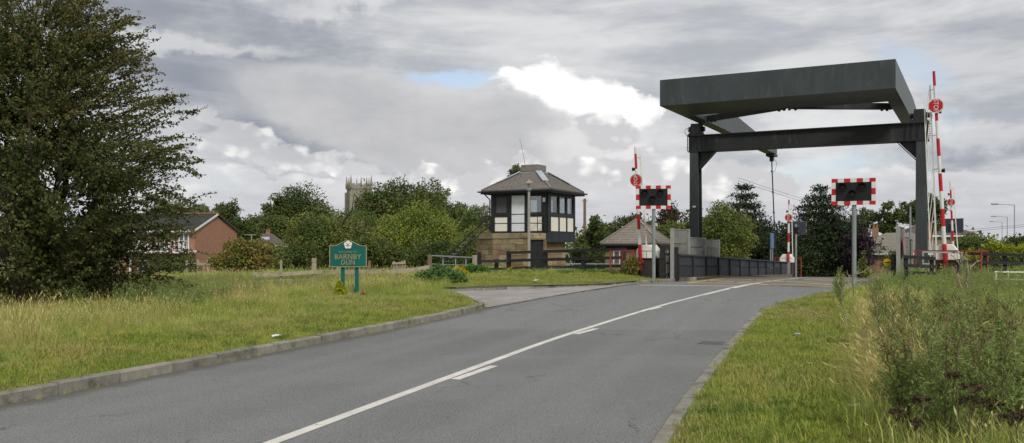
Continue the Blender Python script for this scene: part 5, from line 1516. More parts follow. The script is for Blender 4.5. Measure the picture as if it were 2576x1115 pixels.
for sx in (-1, 0, 1):
    for sy in (-1, 0, 1):
        if sx == 0 and sy == 0: continue
        big = sx != 0 and sy != 0
        r0 = .34 if big else .24; hh2 = 2.1 if big else 1.7
        pn = MB(); x_, y_ = sx * tw, sy * tw
        pn.tube([(x_, y_, zp), (x_, y_, zp + 1.0), (x_, y_, zp + 1.0 + hh2)], [r0, r0, .03], 6); pn.build('pinnacle', M['tower_stone'], ct)


# ------------------------------------------------------------------ vegetation helpers
RNG = np.random.RandomState(11)


def unit(v): return v / (np.linalg.norm(v, axis=1, keepdims=True) + 1e-9)
def leaf_quads(pos, d, n, L, W):
    """kite-shaped leaves at pos, pointing along d, lying across n"""
    s = unit(np.cross(d, n))
    L = np.asarray(L).reshape(-1, 1); W = np.asarray(W).reshape(-1, 1)
    v = np.stack([pos, pos + d * L * 0.45 + s * W * 0.5, pos + d * L, pos + d * L * 0.45 - s * W * 0.5], 1).reshape(-1, 3)
    f = np.arange(len(pos) * 4).reshape(-1, 4)
    return v, f


def tubes_np(chains, n=5):
    """many tapered tubes: list of (points, radii)"""
    V, F = [], []; k = 0
    for pts, rad in chains:
        pts = np.asarray(pts, float); m = len(pts)
        d = np.gradient(pts, axis=0); d = unit(d)
        u = np.where(np.abs(d[:, 2:3]) < 0.9, np.array([[0, 0, 1.0]]), np.array([[1.0, 0, 0]]))
        s = unit(np.cross(d, u)); u = np.cross(s, d)
        a = 2 * np.pi * np.arange(n) / n
        ring = pts[:, None, :] + (s[:, None, :] * np.cos(a)[None, :, None] + u[:, None, :] * np.sin(a)[None, :, None]) * np.asarray(rad)[:, None, None]
        V.append(ring.reshape(-1, 3))
        i = np.arange(m - 1)[:, None] * n; j = np.arange(n)[None, :]
        q = np.stack([i + j, i + (j + 1) % n, i + n + (j + 1) % n, i + n + j], -1).reshape(-1, 4) + k
        F.append(q); k += m * n
    return np.concatenate(V), np.concatenate(F)


def clump_leaves(rng, cen, rad, N, L, W, up=0.35, spiky=0.0, shell=0.30, droop=0.0):
    """N leaves spread over a set of ellipsoid clumps (centres cen, radii rad)"""
    cen, rad = np.asarray(cen, float), np.asarray(rad, float)
    w = (rad.prod(1)) ** (2 / 3); w /= w.sum()
    i = rng.choice(len(cen), N, p=w)
    o = unit(rng.normal(size=(N, 3)))
    r = 1 - np.abs(rng.normal(0, shell, N)); r = np.clip(r, 0.05, 1.0) * (1 + rng.normal(0, 0.06, N))
    # ragged clump surface: twigs poke out here and there
    lob = 1 + 0.16 * np.sin(o[:, 0] * 5 + i * 1.7) * np.sin(o[:, 1] * 6 + i) + 0.13 * np.sin(o[:, 2] * 9 + i * 2.3)
    pos = cen[i] + o * rad[i] * (r * lob)[:, None]
    d = unit(o * (0.5 + spiky * 2) + rng.normal(size=(N, 3)) * (0.7 - 0.4 * spiky) + np.array([0, 0, up * 0.4 - droop]))
    n = unit(o * 0.7 + rng.normal(size=(N, 3)) * 0.6 + np.array([0, 0, 0.5]))
    k = np.exp(rng.normal(0, 0.25, N))
    v, f = leaf_quads(pos, d, n, L * k, W * k)
    tone = np.clip(0.5 + 0.34 * np.sin(i * 12.9898) + rng.normal(0, 0.15, N), 0, 1)
    return v, f, tone


def trunk_mesh(rng, h, r, spread, n_limb, crown_z0, lean=0.0):
    ch = []
    m = 7
    t = np.linspace(0, 1, m)
    off = np.cumsum(rng.normal(0, 0.02 * h, (m, 2)), 0); off[0] = 0
    main = np.c_[off[:, 0] + lean * t * h, off[:, 1], t * h]
    ch.append((main, r * (1 - 0.72 * t) * (1 + 0.35 * np.exp(-t * 9))))
    for k in range(n_limb):
        a = rng.uniform(0, 2 * math.pi); t0 = rng.uniform(max(0.12, crown_z0 / h * .8), 0.85)
        p0 = np.array([np.interp(t0, t, main[:, 0]), np.interp(t0, t, main[:, 1]), t0 * h])
        L = spread * rng.uniform(0.55, 0.95)
        s = np.linspace(0, 1, 5)[:, None]
        dr = np.array([math.cos(a), math.sin(a), rng.uniform(0.25, 0.8)])
        pts = p0 + dr * L * s + np.array([0, 0, 1.0]) * (0.12 * L * s ** 2) + rng.normal(0, 0.035 * L, (5, 3)) * s
        ch.append((pts, r * 0.42 * (1 - t0 * .5) * (1 - 0.8 * s[:, 0])))
    return ch


def tree(name, label, px, D, top, bot, hw, mat, kind='round', base=-1.7, seed=0, dens=1.0, leaf_px=3.9, depth=0.9, cat='tree', group=None, bark='bark', accents=None, n_clump=None, up=0.35):
    """tree whose crown spans px +/- hw and rows top..bot of the photograph, standing D metres away"""
    rng = np.random.RandomState(seed + 100)
    k = D / FPX
    x, zt, zb, R_ = X(px, D), Zp(top, D), Zp(bot, D), hw * k
    root = thing(name, label, cat, (x, D, base), 0, group)
    H = zt - base; c0 = max(0.1, zb - base); Hc = H - c0
    cen, rad = [], []
    Ry = R_ * depth
    if kind in ('round', 'bush', 'open'):
        nc = n_clump or {'round': 34, 'bush': 30, 'open': 20}[kind]
        # clumps set on the crown's dome
        for j in range(nc):
            q = unit(rng.normal(size=(1, 3)))[0]
            if kind == 'bush': q[2] = abs(q[2]) * 1.0 if rng.rand() < .75 else q[2]
            rr = rng.uniform(0.55, 0.86) if kind != 'open' else rng.uniform(0.35, 0.85)
            cr = rng.uniform(0.22, 0.36) if kind != 'open' else rng.uniform(0.14, 0.26)
            zc = c0 + Hc * (0.46 if kind != 'bush' else 0.36)
            zh = Hc * (0.54 if q[2] > 0 else 0.46) if kind != 'bush' else (Hc * 0.64 if q[2] > 0 else Hc * .36)
            cen.append((q[0] * (R_ * (1 - cr * .75)) * rr / .8, q[1] * (Ry * (1 - cr * .75)) * rr / .8, zc + q[2] * zh * (1 - cr * .75) * rr / .8))
            s = min(R_, Hc * .62) * cr
            rad.append((s * rng.uniform(.95, 1.3), s * rng.uniform(.9, 1.25), s * rng.uniform(.75, 1.0)))
        if kind != 'open':
            for j in range(8):
                cen.append((rng.uniform(-.4, .4) * R_, rng.uniform(-.4, .4) * Ry, c0 + Hc * rng.uniform(.25, .7)))
                s = min(R_, Hc * .6) * .42; rad.append((s * 1.2, s, s))
    elif kind == 'cone':
        for j in range(26):
            t = rng.uniform(0, 1); rr = R_ * (1 - t) * rng.uniform(.2, .7); a = rng.uniform(0, 6.283)
            cen.append((rr * math.cos(a), rr * math.sin(a), c0 + Hc * t * .96)); s = R_ * (.16 + .38 * (1 - t)); rad.append((s, s, s * 1.5))
    elif kind in ('cedar', 'yew'):
        # drooping tiers of flat sprays
        nt = 11 if kind == 'cedar' else 10
        for j in range(nt):
            t = j / (nt - 1)
            wr = R_ * ((1 - t ** 2.6) * .80 + .20) * (1 + .12 * math.sin(j * 2.4)) if kind == 'cedar' else R_ * (1 - t ** 2.4 * .72)
            zc = c0 + Hc * t * .95
            nb = int(9 + 7 * (1 - t))
            for q in range(nb):
                a = 2 * math.pi * (q + rng.uniform(-.3, .3)) / nb
                for u in (0.35, 0.62, 0.86):
                    ww = wr * u * rng.uniform(.86, 1.08)
                    lift = (-.10 * u + rng.uniform(-.05, .05)) * R_ * (1 if kind == 'cedar' else -1.0)
                    cen.append((ww * math.cos(a), ww * depth * math.sin(a), zc + lift))
                    s = wr * .17 + .06 * R_; rad.append((s * 1.15, s * 1.15, s * (.36 if kind == 'cedar' else .62)))
    area = math.pi * hw * (bot - top) / 2
    N = int(dens * 9.0 * area / (leaf_px * leaf_px * .42) * .55)
    N = min(N, 80000)
    L = leaf_px * k
    if kind in ('cedar', 'yew'):
        v, f, tn = clump_leaves(rng, cen, rad, N, L * 1.7, L * .62, up=up, spiky=.55, shell=.5)
    else:
        v, f, tn = clump_leaves(rng, cen, rad, N, L * 1.15, L * .85, up=up)
        # loose twigs with leaves beyond the outline
        nt = int(len(cen) * (3 if kind != 'open' else 7)); tv = []; 
        i = rng.choice(len(cen), nt); o = unit(rng.normal(size=(nt, 3)) + np.array([0, 0, .35]))
        cenA, radA = np.array(cen), np.array(rad)
        p0 = cenA[i] + o * radA[i] * .8
        m = 9
        s = rng.uniform(0, 1, (nt, m))
        ln = radA[i].mean(1)[:, None] * rng.uniform(.45, .85, (nt, 1))
        pos = (p0[:, None, :] + o[:, None, :] * (s * ln)[:, :, None] + rng.normal(0, .35, (nt, m, 3)) * L).reshape(-1, 3)
        dd = unit(np.repeat(o, m, 0) + rng.normal(size=(nt * m, 3)) * .9)
        v2, f2 = leaf_quads(pos, dd, unit(rng.normal(size=(nt * m, 3)) + np.array([0, 0, .6])), np.full(nt * m, L * 1.1), np.full(nt * m, L * .8))
        f2 = f2 + len(v); v = np.concatenate([v, v2]); f = np.concatenate([f, f2]); tn = np.concatenate([tn, rng.uniform(.2, .9, nt * m)])
    np_obj('crown', v, f, M[mat], root, tn)
    if accents:
        for (amat, frac, ax, az, ar) in accents:
            sel = [j for j, c in enumerate(cen) if (c[0] / R_ - ax) ** 2 + ((c[2] - c0) / Hc - az) ** 2 < ar * ar and c[1] < .35 * Ry]
            if not sel: continue
            v, f, tn = clump_leaves(rng, np.array(cen)[sel] , np.array(rad)[sel] * 1.07, int(N * frac), L * 1.1, L * .85)
            np_obj('coloured_foliage', v, f, M[amat], root, tn)
    tr = trunk_mesh(rng, c0 + Hc * .8, min(.25 * R_, max(.09, .045 * R_ + .018 * H)), R_ * .85, 9 if kind != 'cone' else 0, c0 + .1)
    v, f = tubes_np(tr, 6)
    np_obj('trunk', v, f, M[bark], root)
    return root


# ------------------------------------------------------------------ trees behind
GB = 'trees and bushes beyond the canal'
T = tree
T('leafy_tree', 'small loose tree rising behind the ridge of the brick house', 497, 128, 506, 560, 34, 'greygreen_leaf', 'open', seed=1, group=GB, dens=.55)
T('leafy_tree', 'broad green tree behind the roof of the brick house', 425, 118, 498, 600, 62, 'mid_leaf', 'round', seed=2, group=GB)
T('leafy_tree', 'dark round headed tree just beside the house gable', 572, 130, 496, 590, 37, 'oak_leaf', 'round', seed=3, group=GB)
T('leafy_tree', 'dark rounded bush tree below the round headed tree', 615, 118, 538, 640, 46, 'oak_leaf', 'bush', seed=4, group=GB)
T('leafy_tree', 'green bush tree above the cottage chimney', 690, 126, 524, 640, 44, 'mid_leaf', 'bush', seed=5, group=GB)
T('oak_tree', 'large dome shaped dark tree standing apart at the church side', 756, 150, 468, 660, 100, 'oak_leaf', 'round', seed=6, group=GB, dens=1.15)
T('oak_tree', 'smaller dark crown leaning on the large dome shaped tree', 690, 147, 484, 600, 34, 'oak_leaf', 'round', seed=66, group=GB)
T('oak_tree', 'tall dark oak overlapping the church tower', 1014, 122, 441, 640, 116, 'oak_leaf', 'round', seed=7, group=GB, dens=1.15)
T('oak_tree', 'very dark tree crown between the oak and the cabin', 1090, 128, 448, 620, 56, 'oak_leaf', 'round', seed=8, group=GB)
T('leafy_tree', 'dark lower tree just in front of the very dark crown', 1150, 112, 488, 650, 50, 'mid_leaf', 'round', seed=9, group=GB)
T('willow_tree', 'grey green tree top beside the cabin stairs', 1205, 92, 500, 680, 46, 'greygreen_leaf', 'round', seed=10, group=GB)
T('hawthorn_bush', 'olive green bush with a reddish brown patch behind the sign', 838, 72, 522, 690, 146, 'olive_leaf', 'bush', seed=11, group=GB, depth=.7, accents=[('maroon_leaf', .05, .5, .62, .32)], dens=1.15)
T('hawthorn_bush', 'yellow green tall bush between the sign and the cabin', 1060, 66, 498, 690, 128, 'bright_leaf', 'bush', seed=12, group=GB, depth=.7, dens=1.1)
T('hawthorn_bush', 'dull green bush behind the cabin stairs', 1190, 62, 560, 690, 70, 'olive_leaf', 'bush', seed=13, group=GB, depth=.7)
T('hawthorn_bush', 'dark green bush behind the village sign posts', 930, 58, 590, 690, 120, 'oak_leaf', 'bush', seed=14, group=GB, depth=.6)
T('hawthorn_bush', 'dark green bush behind the field gate', 1110, 56, 600, 690, 100, 'oak_leaf', 'bush', seed=15, group=GB, depth=.6)
T('hawthorn_bush', 'low dark bush behind the wooden fence post', 755, 62, 612, 690, 66, 'oak_leaf', 'bush', seed=16, group=GB, depth=.6)
T('slender_tree', 'single dark tree top showing over the cabin roof', 1302, 96, 388, 540, 27, 'oak_leaf', 'round', seed=17, group=GB, n_clump=16)
T('leafy_tree', 'sparse branched tree behind the telegraph pole', 1492, 76, 524, 690, 50, 'mid_leaf', 'open', seed=18, group=GB, n_clump=34, dens=1.2)
T('leafy_tree', 'dark bush tree under the sparse branched tree', 1480, 78, 570, 700, 62, 'oak_leaf', 'bush', seed=19, group=GB)
T('leafy_tree', 'dark tree with a maroon top behind the hut roof', 1590, 84, 502, 700, 62, 'oak_leaf', 'round', seed=20, group=GB, accents=[('maroon_leaf', .10, .1, .92, .45)])
T('copper_tree', 'purple leaved tree top behind the warning signal', 1690, 96, 500, 640, 44, 'maroon_leaf', 'round', seed=21, group=GB)
T('leafy_tree', 'olive tree between the hut roof and the gantry leg', 1690, 74, 540, 700, 56, 'olive_leaf', 'round', seed=22, group=GB)
T('hawthorn_bush', 'yellow green rounded tree beside the gantry leg', 1822, 68, 506, 690, 78, 'olive_leaf', 'round', seed=23, group=GB, dens=1.15, accents=[('bright_leaf', .10, .1, .6, .7)])
T('conifer_tree', 'dark spiky conifer with fan like branches left of the hanger rod', 1872, 92, 466, 690, 72, 'yew_leaf', 'yew', seed=24, group=GB, up=1.2)
T('cedar_tree', 'tall dark cedar with layered branches behind the far barrier', 2062, 84, 458, 700, 104, 'yew_leaf', 'cedar', seed=25, group=GB, dens=1.1)
T('yew_tree', 'broad black green yew filling the road end', 1975, 82, 545, 720, 110, 'yew_leaf', 'bush', seed=26, group=GB, base=-2.4)
T('yew_tree', 'black green yew below the tall cedar', 2105, 86, 536, 720, 100, 'yew_leaf', 'bush', seed=27, group=GB, base=-2.4)
T('yew_tree', 'low dark yew behind the navy parapet', 1900, 84, 540, 710, 80, 'yew_leaf', 'bush', seed=28, group=GB, base=-2.2)
T('plum_tree', 'purple leaved round tree beside the bungalow roof', 2160, 80, 552, 700, 40, 'purple_leaf', 'round', seed=29, group=GB, base=-2)
T('pine_tree', 'open crowned tree above the bungalow with sky between its branches', 2225, 118, 500, 600, 48, 'oak_leaf', 'open', seed=30, group=GB, n_clump=26, dens=1.0)
T('pine_tree', 'open crowned tree seen on both sides of the tallest gantry leg', 2325, 104, 478, 600, 58, 'oak_leaf', 'open', seed=31, group=GB, n_clump=30, dens=1.0)
T('leafy_tree', 'pale loose tree behind the signal pole', 2165, 122, 515, 600, 34, 'greygreen_leaf', 'open', seed=32, group=GB, dens=.8)
T('leafy_tree', 'dark bushy tree beyond the yellow hedge near the signal board', 2450, 74, 578, 680, 56, 'mid_leaf', 'bush', seed=33, group=GB)
T('leafy_tree', 'dark bush beyond the hedge under the street lamps', 2560, 92, 584, 680, 50, 'oak_leaf', 'bush', seed=34, group=GB)
T('leafy_tree', 'low green bush in front of the bungalow window', 2255, 60, 632, 690, 40, 'mid_leaf', 'bush', seed=35, group=GB, depth=.6)
T('conifer_tree', 'small bright green cone shaped conifer beside the signal pole', 2172, 40, 630, 706, 19, 'bright_leaf', 'cone', seed=36, base=-.3)
T('leafy_tree', 'rusty green rose bush growing in the field below the brick house', 622, 48, 596, 706, 98, 'rusty_leaf', 'bush', seed=37, cat='bush', base=-1.2, depth=.6, leaf_px=5.5)
T('leafy_tree', 'green bush at the foot of the brick house', 455, 60, 640, 706, 70, 'mid_leaf', 'bush', seed=38, cat='bush', base=-1.5, depth=.6)
T('shrub', 'dense green shrub with yellow flowers beside the driveway kerb', 1104, 29.8, 669, 729, 76, 'shrub_leaf', 'bush', seed=39, cat='shrub', base=.12, depth=.5, leaf_px=5)
T('shrub', 'low green shrub at the foot of the grey gate post', 1195, 36.5, 668, 705, 45, 'shrub_leaf', 'bush', seed=40, cat='shrub', base=.3, depth=.6, leaf_px=5)
T('garden_hedge', 'bright yellow green hedge behind the black rails', 2540, 48, 606, 690, 130, 'hedge_leaf', 'bush', seed=41, cat='hedge', base=-.8, depth=.3, leaf_px=5.5, dens=1.2)
T('garden_hedge', 'dark hedge below the yellow hedge behind the tube railing', 2530, 36, 640, 700, 110, 'oak_leaf', 'bush', seed=42, cat='hedge', base=-.3, depth=.25, leaf_px=5.5)
T('creeper', 'green and rusty creeper climbing the red cage at the black fence', 1588, 35.6, 640, 704, 19, 'rusty_leaf', 'bush', seed=43, cat='creeper', base=.25, depth=1.2, leaf_px=4.5, dens=.6)
T('shrub', 'pale flowering shrub against the black rail fence by the bungalow', 2262, 33, 628, 690, 18, 'cream_flower', 'bush', seed=44, cat='shrub', base=.1, leaf_px=4.5)
T('conifer_tree', 'small golden conifer planted in front of the village sign', 855, 24.2, 709, 757, 17, 'golden_leaf', 'cone', seed=45, cat='conifer', base=ground_z(X(855, 24.2), 24.2) - .03, leaf_px=3.2, dens=3.0)

T('leafy_tree', 'mid green tree between the house gable and the dome shaped tree', 650, 138, 530, 650, 50, 'mid_leaf', 'bush', seed=51, group=GB)
T('leafy_tree', 'dark low tree behind the cottage roof', 590, 126, 568, 660, 60, 'oak_leaf', 'bush', seed=52, group=GB)
T('leafy_tree', 'green tree filling the gap below the church tower', 884, 110, 500, 680, 84, 'mid_leaf', 'bush', seed=53, group=GB)
T('leafy_tree', 'dark crown covering the lower half of the church tower', 926, 119, 462, 640, 38, 'oak_leaf', 'round', seed=57, group=GB)
T('hawthorn_bush', 'green bush hiding the walls of the small cottage', 688, 60, 606, 700, 52, 'mid_leaf', 'bush', seed=58, group=GB, depth=.6)
T('leafy_tree', 'dark tree behind the dull green bush and the cabin stairs', 1180, 84, 520, 690, 60, 'mid_leaf', 'bush', seed=54, group=GB)
T('leafy_tree', 'dark bush tree closing the gap beside the cabin wall', 1540, 88, 556, 700, 60, 'mid_leaf', 'bush', seed=55, group=GB)
T('leafy_tree', 'dark tree behind the yellow green rounded tree', 1760, 98, 520, 700, 60, 'oak_leaf', 'bush', seed=56, group=GB)

# distant woodland along the horizon
rng = np.random.RandomState(5)
cen = []; rad = []
for k in range(150):
    a = rng.uniform(-.75, .75); D = rng.uniform(165, 260)
    cen.append((D * math.tan(a) * .9, D, rng.uniform(-1.5, 2.0) + (1.2 if a < .2 else -1.0))); s = rng.uniform(4, 8); rad.append((s * 1.5, s, s * .75))
v, f, tn = clump_leaves(rng, cen, rad, 42000, .9, .7)
np_obj('distant_woodland', v, f, M['mid_leaf'], None, tn)['kind'] = 'stuff'


# ------------------------------------------------------------------ the large hawthorn
def hawthorn():
    rng = np.random.RandomState(21)
    bx_, by_ = X(90, 20.5), 20.5
    gzb = ground_z(bx_, by_)
    root = thing('hawthorn_tree', 'large dark hawthorn with arching twigs and red berries on the verge', 'tree', (bx_, by_, gzb), 0)
    chains = []
    k = 20.5 / FPX
    # outline radius by height (metres from the axis at px 90)
    hz = np.array([0, .8, 1.6, 2.6, 3.4, 4.4, 5.2, 6.0, 6.7, 7.3])
    rr = np.array([2.6, 2.85, 3.05, 3.35, 3.4, 2.75, 2.2, 1.95, 1.55, .8])
    limbs = []
    for i in range(9):
        a = rng.uniform(0, 6.283); L = rng.uniform(4.6, 6.6)
        s = np.linspace(0, 1, 8)[:, None]
        o = np.array([math.cos(a), math.sin(a), 0])
        pts = np.array([[math.cos(a) * .25, math.sin(a) * .25, -.1]]) + o * 2.3 * s ** 1.3 * rng.uniform(.5, 1.1) + np.array([0, 0, 1.0]) * L * (s - .18 * s ** 2) + rng.normal(0, .09, (8, 3)) * s
        chains.append((pts, .13 * (1 - .85 * s[:, 0]) + .01)); limbs.append(pts)
    LP, LD, LN, LT = [], [], [], []
    SP = []
    nspray = 1750
    for j in range(nspray):
        # start somewhere in the crown, run outwards and upwards, then nod
        z = rng.uniform(.25, 6.9); R0 = np.interp(z, hz, rr)
        a = rng.uniform(0, 6.283)
        u = math.sqrt(rng.uniform(.05, 1.0)) * .84
        # uneven outline: lobes around the crown and by height
        lob = 1 + .16 * math.sin(3 * a + 1.1 * z) + .11 * math.sin(7 * a - 2.1 * z)
        p = np.array([R0 * u * lob * math.cos(a), R0 * u * lob * math.sin(a), z])
        L = rng.uniform(.55, 1.15)
        d = np.array([math.cos(a) * (.8 + .2 * u), math.sin(a) * (.8 + .2 * u), rng.uniform(.0, .75) + (.25 if z > 4.5 else 0)])
        SP.append((p, d / np.linalg.norm(d), L, 56))
    # long arching shoots on the open side, as in the silhouette
    for (x0, z0, x1, z1, n) in ((2.0, 3.9, 3.75, 5.0, 120), (2.2, 3.4, 3.95, 3.35, 130), (2.1, 4.2, 3.3, 4.95, 90), (1.5, 5.2, 2.65, 6.1, 110), (1.1, 5.9, 2.35, 6.55, 100), (.7, 6.3, 1.75, 7.15, 90),
                                (2.3, 3.0, 3.7, 2.95, 110), (2.4, 2.6, 3.35, 2.35, 80), (2.2, 2.1, 3.1, 2.0, 80), (.2, 6.6, 1.0, 7.5, 80), (-.5, 6.7, .1, 7.45, 80), (1.9, 4.7, 2.9, 5.25, 90), (2.2, 3.2, 3.75, 3.75, 120), (2.3, 3.6, 3.55, 4.1, 120), (2.0, 2.9, 3.45, 2.55, 100), (2.4, 1.4, 3.0, .9, 60)):
        for q in range(3):
            yy = rng.uniform(-.7, .4)
            p = np.array([x0 + rng.normal(0, .15), yy, z0 + rng.normal(0, .15)]); e = np.array([x1 + rng.normal(0, .14), yy + rng.normal(0, .2), z1 + rng.normal(0, .12)])
            SP.append((p, unit((e - p)[None])[0], float(np.linalg.norm(e - p)), int(n * 1.5)))
    for (p, d, L, n) in SP:
        s = np.linspace(0, 1, 7)[:, None]
        nod = rng.uniform(.05, .30)
        pts = p + d * L * s + np.array([0, 0, -nod * L]) * s ** 2 + rng.normal(0, .025 * L, (7, 3)) * s
        chains.append((pts, .011 * (1 - .8 * s[:, 0]) + .002))
        # twig side shoots carrying bunches of leaves
        t = np.sort(rng.uniform(.02, 1.0, n) ** .85)
        c = np.stack([np.interp(t, s[:, 0], pts[:, q]) for q in range(3)], 1)
        bunch = rng.normal(size=(n, 3)); bunch[:, 2] *= .7
        off = unit(bunch) * rng.uniform(.0, .16, (n, 1)) * (1.15 - t[:, None] * .75)
        LP.append(c + off); LD.append(unit(d + rng.normal(size=(n, 3)) * .9)); LN.append(unit(rng.normal(size=(n, 3)) * .7 + np.array([0, 0, .9])))
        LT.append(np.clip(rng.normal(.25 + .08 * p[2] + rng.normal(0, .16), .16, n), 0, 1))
    LP, LD, LN, LT = map(np.concatenate, (LP, LD, LN, LT))
    N = len(LP)
    kk = np.exp(rng.normal(0, .22, N))
    v, f = leaf_quads(LP, LD, LN, .058 * kk, .046 * kk)
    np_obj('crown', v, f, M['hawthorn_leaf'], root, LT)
    # thick inner foliage
    cen = []; rad = []
    for j in range(90):
        z = rng.uniform(.3, 6.2); R0 = np.interp(z, hz, rr) * .66; a = rng.uniform(0, 6.283); u = math.sqrt(rng.uniform(0, 1))
        cen.append((R0 * u * math.cos(a), R0 * u * math.sin(a), z)); s = rng.uniform(.40, .70); rad.append((s, s, s * .8))
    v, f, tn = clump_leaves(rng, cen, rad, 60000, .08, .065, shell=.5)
    np_obj('inner_foliage', v, f, M['hawthorn_leaf'], root, tn * .6)  # inner leaves toned darker: crown shade put into their colour
    # berries and reddened leaves in patches
    pick = np.where((np.sin(LP[:, 0] * 2.1 + 1) * np.sin(LP[:, 2] * 1.7 + LP[:, 1]) > .35) & (LP[:, 2] > 2.0))[0]
    pick = rng.choice(pick, min(len(pick), 4200), replace=False)
    v, f = leaf_quads(LP[pick] + rng.normal(0, .03, (len(pick), 3)), LD[pick], LN[pick], np.full(len(pick), .045), np.full(len(pick), .040))
    np_obj('red_berries', v, f, M['haw_red'], root, rng.uniform(0, 1, len(pick)))['kind'] = 'stuff'
    v, f = tubes_np(chains[:9], 7); np_obj('trunk', v, f, M['bark'], root)
    v, f = tubes_np(chains[9:], 3); np_obj('twigs', v, f, M['bark'], root)['kind'] = 'stuff'
hawthorn()


# ------------------------------------------------------------------ scattered growth: sources instanced on points
SRC = {}
def source_collection(name, meshes):
    col = bpy.data.collections.new(name)
    for i, me in enumerate(meshes):
        o = bpy.data.objects.new('%s_source_%02d' % (name, i), me)
        col.objects.link(o)
    SRC[name] = (col, len(meshes))
def scatter(name, src, pts, scl, mat=None, tilt=0.12, rng=RNG):
    col, nsrc = SRC[src]
    n = len(pts)
    me = bpy.data.meshes.new(name)
    me.vertices.add(n); me.vertices.foreach_set('co', np.asarray(pts, np.float32).ravel())
    rot = np.c_[rng.normal(0, tilt, n), rng.normal(0, tilt, n), rng.uniform(0, 6.283, n)].astype(np.float32)
    a = me.attributes.new('rot', 'FLOAT_VECTOR', 'POINT'); a.data.foreach_set('vector', rot.ravel())
    a = me.attributes.new('scl', 'FLOAT', 'POINT'); a.data.foreach_set('value', np.asarray(scl, np.float32))
    a = me.attributes.new('pick', 'INT', 'POINT'); a.data.foreach_set('value', rng.randint(0, nsrc, n).astype(np.int32))
    o = lk(bpy.data.objects.new(name, me)); o['kind'] = 'stuff'
    g = bpy.data.node_groups.new(name + '_nodes', 'GeometryNodeTree')
    g.interface.new_socket('Geometry', in_out='INPUT', socket_type='NodeSocketGeometry')
    g.interface.new_socket('Geometry', in_out='OUTPUT', socket_type='NodeSocketGeometry')
    i_, o_ = g.nodes.new('NodeGroupInput'), g.nodes.new('NodeGroupOutput')
    ci = g.nodes.new('GeometryNodeCollectionInfo'); ci.inputs['Collection'].default_value = col
    ci.inputs['Separate Children'].default_value = True; ci.inputs['Reset Children'].default_value = True
    ip = g.nodes.new('GeometryNodeInstanceOnPoints'); ip.inputs['Pick Instance'].default_value = True
    def attr(nm, typ):
        q = g.nodes.new('GeometryNodeInputNamedAttribute'); q.data_type = typ; q.inputs['Name'].default_value = nm
        return [s for s in q.outputs if s.enabled and s.name == 'Attribute'][0]
    g.links.new(i_.outputs[0], ip.inputs['Points']); g.links.new(ci.outputs[0], ip.inputs['Instance'])
    g.links.new(attr('pick', 'INT'), ip.inputs['Instance Index'])
    e2r = g.nodes.new('FunctionNodeEulerToRotation'); g.links.new(attr('rot', 'FLOAT_VECTOR'), e2r.inputs[0])
    g.links.new(e2r.outputs[0], ip.inputs['Rotation'])
    g.links.new(attr('scl', 'FLOAT'), ip.inputs['Scale'])
    g.links.new(ip.outputs[0], o_.inputs[0])
    md = o.modifiers.new('scatter', 'NODES'); md.node_group = g
    return o


def blades(rng, n, h0, h1, w, spread, bend, mat, seed_heads=0.0, name='tuft'):
    """a tuft of n curved blades (triangles)"""
    V, F, Tn = [], [], []
    for i in range(n):
        a = rng.uniform(0, 6.283); r = spread * math.sqrt(rng.rand())
        b0 = np.array([r * math.cos(a), r * math.sin(a), -.01]); h = rng.uniform(h0, h1)
        da = rng.uniform(0, 6.283); bn = bend * h * rng.uniform(.2, 1.0)
        o = np.array([math.cos(da), math.sin(da), 0]); s = np.array([-math.sin(da), math.cos(da), 0]) * w / 2 * rng.uniform(.7, 1.3)
        m = b0 + np.array([0, 0, h * .55]) + o * bn * .3; t = b0 + np.array([0, 0, h * (1 - .25 * bend * rng.rand())]) + o * bn
        k = len(V)
        V += [b0 - s, b0 + s, m - s * .75, m + s * .75, t]
        F += [(k, k + 1, k + 3), (k, k + 3, k + 2), (k + 2, k + 3, k + 4)]
        tt = rng.rand(); Tn += [tt] * 3
        if rng.rand() < seed_heads:
            k = len(V); L = h * .20
            u = unit((t - m)[None])[0]
            q = t - u * L * .3
            V += [q, q + u * L * .5 + s * 2.4, q + u * L, q + u * L * .5 - s * 2.4]
            F += [(k, k + 1, k + 2), (k, k + 2, k + 3)]; Tn += [1.0, 1.0]
    return np_mesh(name, np.array(V), np.array(F), mat, Tn)


gr = np.random.RandomState(3)
source_collection('lawn_tuft', [blades(gr, 34, .025, .075, .0055, .12, 1.0, M['lawn_blade']) for _ in range(6)])
source_collection('long_tuft', [blades(gr, 34, .12, .38, .0065, .15, .9, M['long_blade'], .12) for _ in range(7)])
source_collection('seeding_tuft', [blades(gr, 16, .40, .85, .007, .16, .55, M['dry_blade'], .55) for _ in range(5)])
source_collection('dry_tuft', [blades(gr, 40, .30, .70, .007, .15, 1.15, M['dry_blade'], .16) for _ in range(6)])

